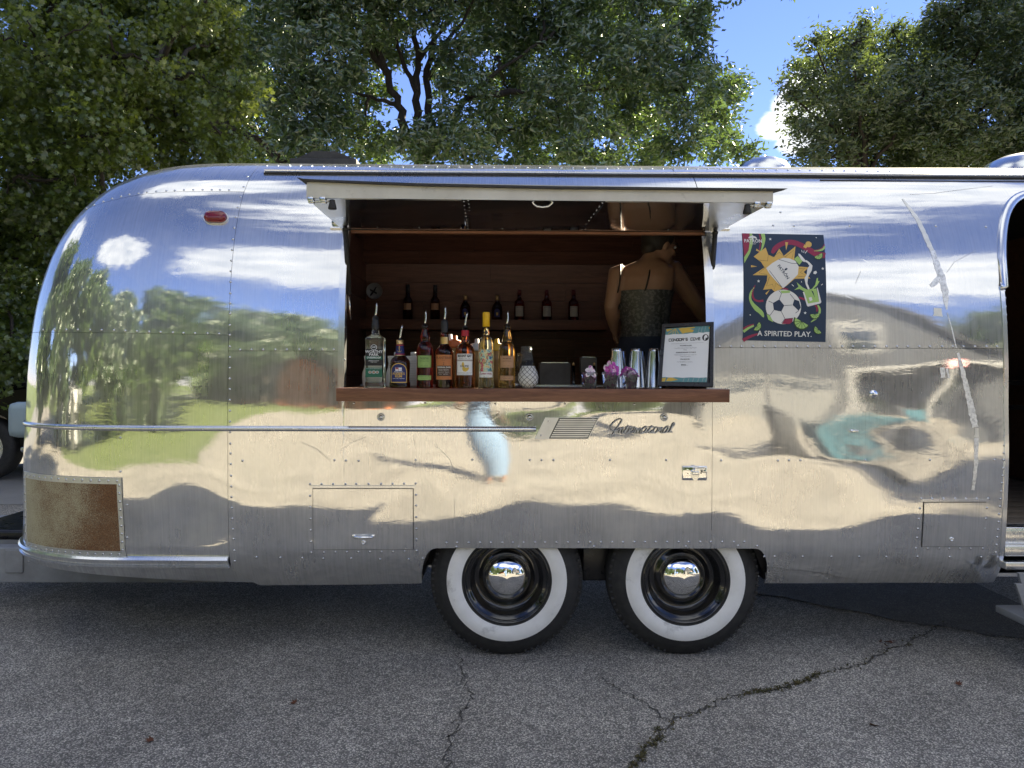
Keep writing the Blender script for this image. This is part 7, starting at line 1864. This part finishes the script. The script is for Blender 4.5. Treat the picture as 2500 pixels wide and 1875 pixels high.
# ---- bartender seen from behind
YB_ = .64
def B(u, v, dy=0.0): return P(1200 + u * .27125, 400 + v * .27125, YB_ + dy)
bt_ = thing('person', 'woman seen from behind in a dark leopard print camisole reaching towards the side', 'person', (B(1370, 1500).x, YB_, FZ + .012))
F_ = Vector((.30, .95, 0)).normalized(); R_ = Vector((F_.y, -F_.x, 0)); U_ = Vector((0, 0, 1))
nb = B(1440, 850); hc = B(1520, 735, .03); wst = B(1385, 1480); sl = B(1135, 985, .0); sr = B(1625, 955, .06)
def spine(v, u=None): return B(u, v)
T = [(B(1390, 2200), .165, .125), (B(1385, 1950), .170, .120), (B(1385, 1760), .160, .110), (B(1385, 1560), .134, .096), (B(1385, 1440), .126, .090), (B(1375, 1280), .140, .098), (B(1370, 1150), .158, .104), (B(1375, 1030), .168, .098), (B(1390, 950), .160, .082), (B(1410, 900), .110, .068), (B(1425, 870), .066, .058)]
mb = MB(); loft(mb, [(c, R_, F_, rx, ry) for c, rx, ry in T])
mb.tube([B(1410, 910), nb, B(1485, 790, .02), hc], [.060, .050, .046, .05], 16)
q, Mx = head(mb, hc, Vector((.88, .38, -.25)), s=1.0)
el, wl = B(1075, 1290, -.02), B(1110, 1500, .12); er, wr = B(1850, 1270, .10), B(1985, 1480, .20)
mb.tube([sl + R_ * .03, sl, sl.lerp(el, .4), el, el.lerp(wl, .35), wl], [.055, .056, .048, .040, .040, .026], 14); hand(mb, wl, (wl - el) + Vector((0, .1, 0)), Vector((1, 0, 0)), 1, .4)
mb.tube([sr - R_ * .04, sr, sr.lerp(er, .45), er, er.lerp(wr, .35), wr], [.060, .064, .058, .048, .046, .028], 14); hand(mb, wr, (wr - er), Vector((0, 0, -1)), 1, .5)
for sg in (-1, 1):
    hp_ = B(1388, 2150) + R_ * sg * .085; kn = Vector((hp_.x, hp_.y + .02, 1.08)); an = Vector((hp_.x, hp_.y - .01, FZ + .09))
    mb.tube([hp_ + Vector((0, 0, .05)), hp_, kn, kn.lerp(an, .3), an], [.088, .090, .056, .058, .036], 14); mb.tube([an + Vector((0, -.03, -.045)), an + Vector((0, .06, -.05)), an + Vector((0, .17, -.06))], [.034, .036, .026], 10)
body = blob_mesh(mb, 'body', M['skin'], bt_, .0075, 5)
face(q, Mx, bt_)
mb = MB(); loft(mb, [(c, R_, F_, rx + .009, ry + .009) for c, rx, ry in T if c.z < B(1385, 1165).z + .01 and c.z > B(1385, 1570).z], cap=False)
# scalloped top edge follows the bust line
mb.build('camisole', M['camisole'], bt_)
for a, b in (((1135, 1160), (1165, 920)), ((1378, 1155), (1440, 865))):
    p0 = B(*a, -.106); p1 = B(*b, -.055); pm = p0.lerp(p1, .5) + Vector((0, -.028, 0)); MB().tube([p0, p0.lerp(pm, .5) + Vector((0, -.012, 0)), pm, pm.lerp(p1, .5) + Vector((0, .004, 0)), p1 + Vector((0, .02, .01))], .0045, 6).build('strap', INK['black'], bt_)
mb = MB(); loft(mb, [(c, R_, F_, rx + .010, ry + .010) for c, rx, ry in T if c.z < B(1385, 1520).z], cap=False)
for sg in (-1, 1):
    hp_ = B(1388, 2150) + R_ * sg * .085; kn = Vector((hp_.x, hp_.y + .02, 1.08)); an = Vector((hp_.x, hp_.y - .01, FZ + .10)); mb.tube([hp_ + Vector((0, 0, .05)), hp_, kn, kn.lerp(an, .3), an], [.098, .099, .066, .067, .055], 16)
mb.build('jeans', M['denim'], bt_)
mb = MB(); ell(mb, q(0, -.028, .030), .084, .098, .100, Mx); ell(mb, q(0, -.075, .085), .045, .045, .045, Mx); ell(mb, q(0, -.07, -.03), .055, .045, .055, Mx); blob_mesh(mb, 'hair', M['hair'], bt_, .006, 4)
mb = MB()
for sg in (-1, 1):
    L = [q(sg * .033 + .020 * math.cos(a), .093, .006 + .017 * math.sin(a)) for a in np.linspace(0, 2 * PI, 16)]; mb.tube(L, .0018, 5, False)
    mb.tube([q(sg * .053, .090, .012), q(sg * .074, .05, .012), q(sg * .078, -.01, .005)], .0018, 5)
mb.tube([q(-.013, .095, .008), q(.013, .095, .008)], .0018, 5); mb.build('glasses', INK['black'], bt_)

# ---- photographer, seen only as a reflection
ph = thing('person', 'woman in a long light blue dress photographing the trailer from the drive', 'person', (-.17, -3.98, 0))
c0 = Vector((-.17, -3.98, 0)); F_ = Vector((0, 1, 0)); R_ = Vector((1, 0, 0))
T = [(.84, .165, .12), (.92, .17, .125), (1.0, .145, .105), (1.08, .128, .095), (1.2, .142, .105), (1.30, .155, .105), (1.36, .14, .085), (1.40, .08, .065)]
mb = MB(); loft(mb, [(c0 + Vector((0, 0, z)), R_, F_, rx, ry) for z, rx, ry in T]); mb.tube([c0 + Vector((0, 0, 1.36)), c0 + Vector((0, .01, 1.47))], [.055, .048], 14)
q, Mx = head(mb, c0 + Vector((0, .03, 1.54)), F_)
for sg in (-1, 1):
    s_ = c0 + Vector((sg * .165, 0, 1.34)); e = c0 + Vector((sg * .24, .12, 1.10)); w = Vector((sg * .085, -3.60, 1.33))
    mb.tube([s_ - R_ * sg * .04, s_, s_.lerp(e, .5), e, e.lerp(w, .4), w], [.05, .052, .043, .038, .037, .025], 12); hand(mb, w, Vector((-sg * .1, .75, .35)), Vector((-sg, 0, 0)), sg, .5, .92)
    h = c0 + Vector((sg * .085, 0, .86)); k = c0 + Vector((sg * .09, .01, .48)); a = c0 + Vector((sg * .09, -.02, .09)); mb.tube([h, h.lerp(k, .5), k, k.lerp(a, .3), a], [.085, .07, .052, .052, .034], 12); mb.tube([a + Vector((0, -.03, -.05)), a + Vector((0, .05, -.055)), a + Vector((0, .15, -.065))], [.032, .034, .024], 10)
blob_mesh(mb, 'body', M['skin'], ph, .008, 5); face(q, Mx, ph)
mb = MB(); loft(mb, [(c0 + Vector((0, 0, z)), R_, F_, rx, ry) for z, rx, ry in ((.10, .135, .12), (.30, .155, .14), (.55, .175, .155), (.84, .185, .14), (.92, .185, .137), (1.0, .155, .115), (1.08, .138, .105), (1.2, .152, .115), (1.30, .165, .115), (1.355, .15, .095))], 40, cap=False)
mb.build('dress', M['dress'], ph)
mb = MB(); ell(mb, q(0, -.028, .030), .084, .098, .100, Mx); ell(mb, q(0, -.07, -.06), .07, .05, .10, Mx); blob_mesh(mb, 'hair', M['hair'], ph, .008, 4)
pn = thing('phone', 'black phone held up by the woman in the blue dress', 'phone', (0, -3.56, 1.35))
MB().box((0, -3.555, 1.385), (.155, .008, .078), None, .004).build('case', M['phone'], pn)
MB().box((0, -3.5595, 1.385), (.148, .0006, .071)).build('screen', M['glass_dark'], pn)

# ------------------------------------------------------------------ cracks, moss and litter on the asphalt
def ground_strip(name, pxs, w, m, z, jit=.010, seed=1):
    g = random.Random(seed); L = [G(u * K, v * K) for u, v in pxs]; pts = []
    for i in range(len(L) - 1):
        n = max(2, int((L[i + 1] - L[i]).length / .018))
        for k in range(n): pts.append(L[i].lerp(L[i + 1], k / n) + Vector((g.gauss(0, jit), g.gauss(0, jit), 0)))
    pts.append(L[-1]); vs = []
    for i, p in enumerate(pts):
        T = (pts[min(i + 1, len(pts) - 1)] - pts[max(i - 1, 0)]).normalized(); W = Vector((-T.y, T.x, 0)) * w * g.uniform(.3, 1.2) * .5
        vs += [p + W + Vector((0, 0, z)), p - W + Vector((0, 0, z))]
    mb = MB(); mb.add(vs, [(2 * i, 2 * i + 1, 2 * i + 3, 2 * i + 2) for i in range(len(pts) - 1)])
    o = mb.build(name, m); o['kind'] = 'structure'; return pts
M['crack'] = mat('dark_crack', (.040, .037, .032), .95, noise=(60, (.085, .078, .066)))  # dark brown-grey tone of the flat crack strips
ca = ground_strip('crack', [(1366, 1662), (1395, 1620), (1440, 1575), (1470, 1545), (1520, 1530), (1560, 1512), (1620, 1498), (1690, 1488), (1760, 1462), (1800, 1450), (1850, 1440), (1880, 1425), (1920, 1402), (1965, 1390), (2000, 1370), (2040, 1345)], .009, M['crack'], .004, .009, 3)
cb = ground_strip('crack', [(990, 1415), (1002, 1470), (1020, 1510), (990, 1545), (975, 1600), (960, 1662)], .007, M['crack'], .004, .011, 5)
ground_strip('crack', [(1290, 1465), (1360, 1500), (1420, 1540), (1450, 1560)], .008, M['crack'], .0044, .010, 9)
g = np.random.default_rng(8)
M['moss'] = mat('dry_moss', (.085, .062, .022), .95, noise=(50, (.05, .055, .018)))
pp = []
for p in ca:
    u_ = p.x
    k = 15 if (.35 < u_ < .62 or 1.05 < u_ < 1.45) else 2
    for _ in range(k): pp.append((p.x + g.normal() * .008, p.y + g.normal() * .010, .004 + abs(g.normal()) * .003))
o = leaves('moss', np.array(pp), .010, 'tri', M['moss'], None, 5, up=1); o['kind'] = 'stuff'
M['dead_leaf'] = mat('dead_leaf', (.10, .035, .015), .8)
pp = np.array([[q.x, q.y, .008] for q in [G(u * K, v * K) for u, v in ((1918, 1388), (1926, 1392), (1932, 1389), (1912, 1394), (1905, 1387), (2070, 1483), (1890, 1570), (640, 1520), (330, 1600))]])
o = leaves('fallen_leaves', pp, .03, 'maple', M['dead_leaf'], None, 6, up=2); o['kind'] = 'stuff'
# grass blades along the far pavement
g = np.random.default_rng(9); n = 9000
pp = np.stack([g.uniform(-14, -1, n), 10.55 + np.abs(g.normal(size=n)) * 2.2, np.full(n, .0)], -1)
o = leaves('grass', pp, .07, 'tri', M['grass'], None, 7, up=-.2, droop=-2.0); o['kind'] = 'stuff'
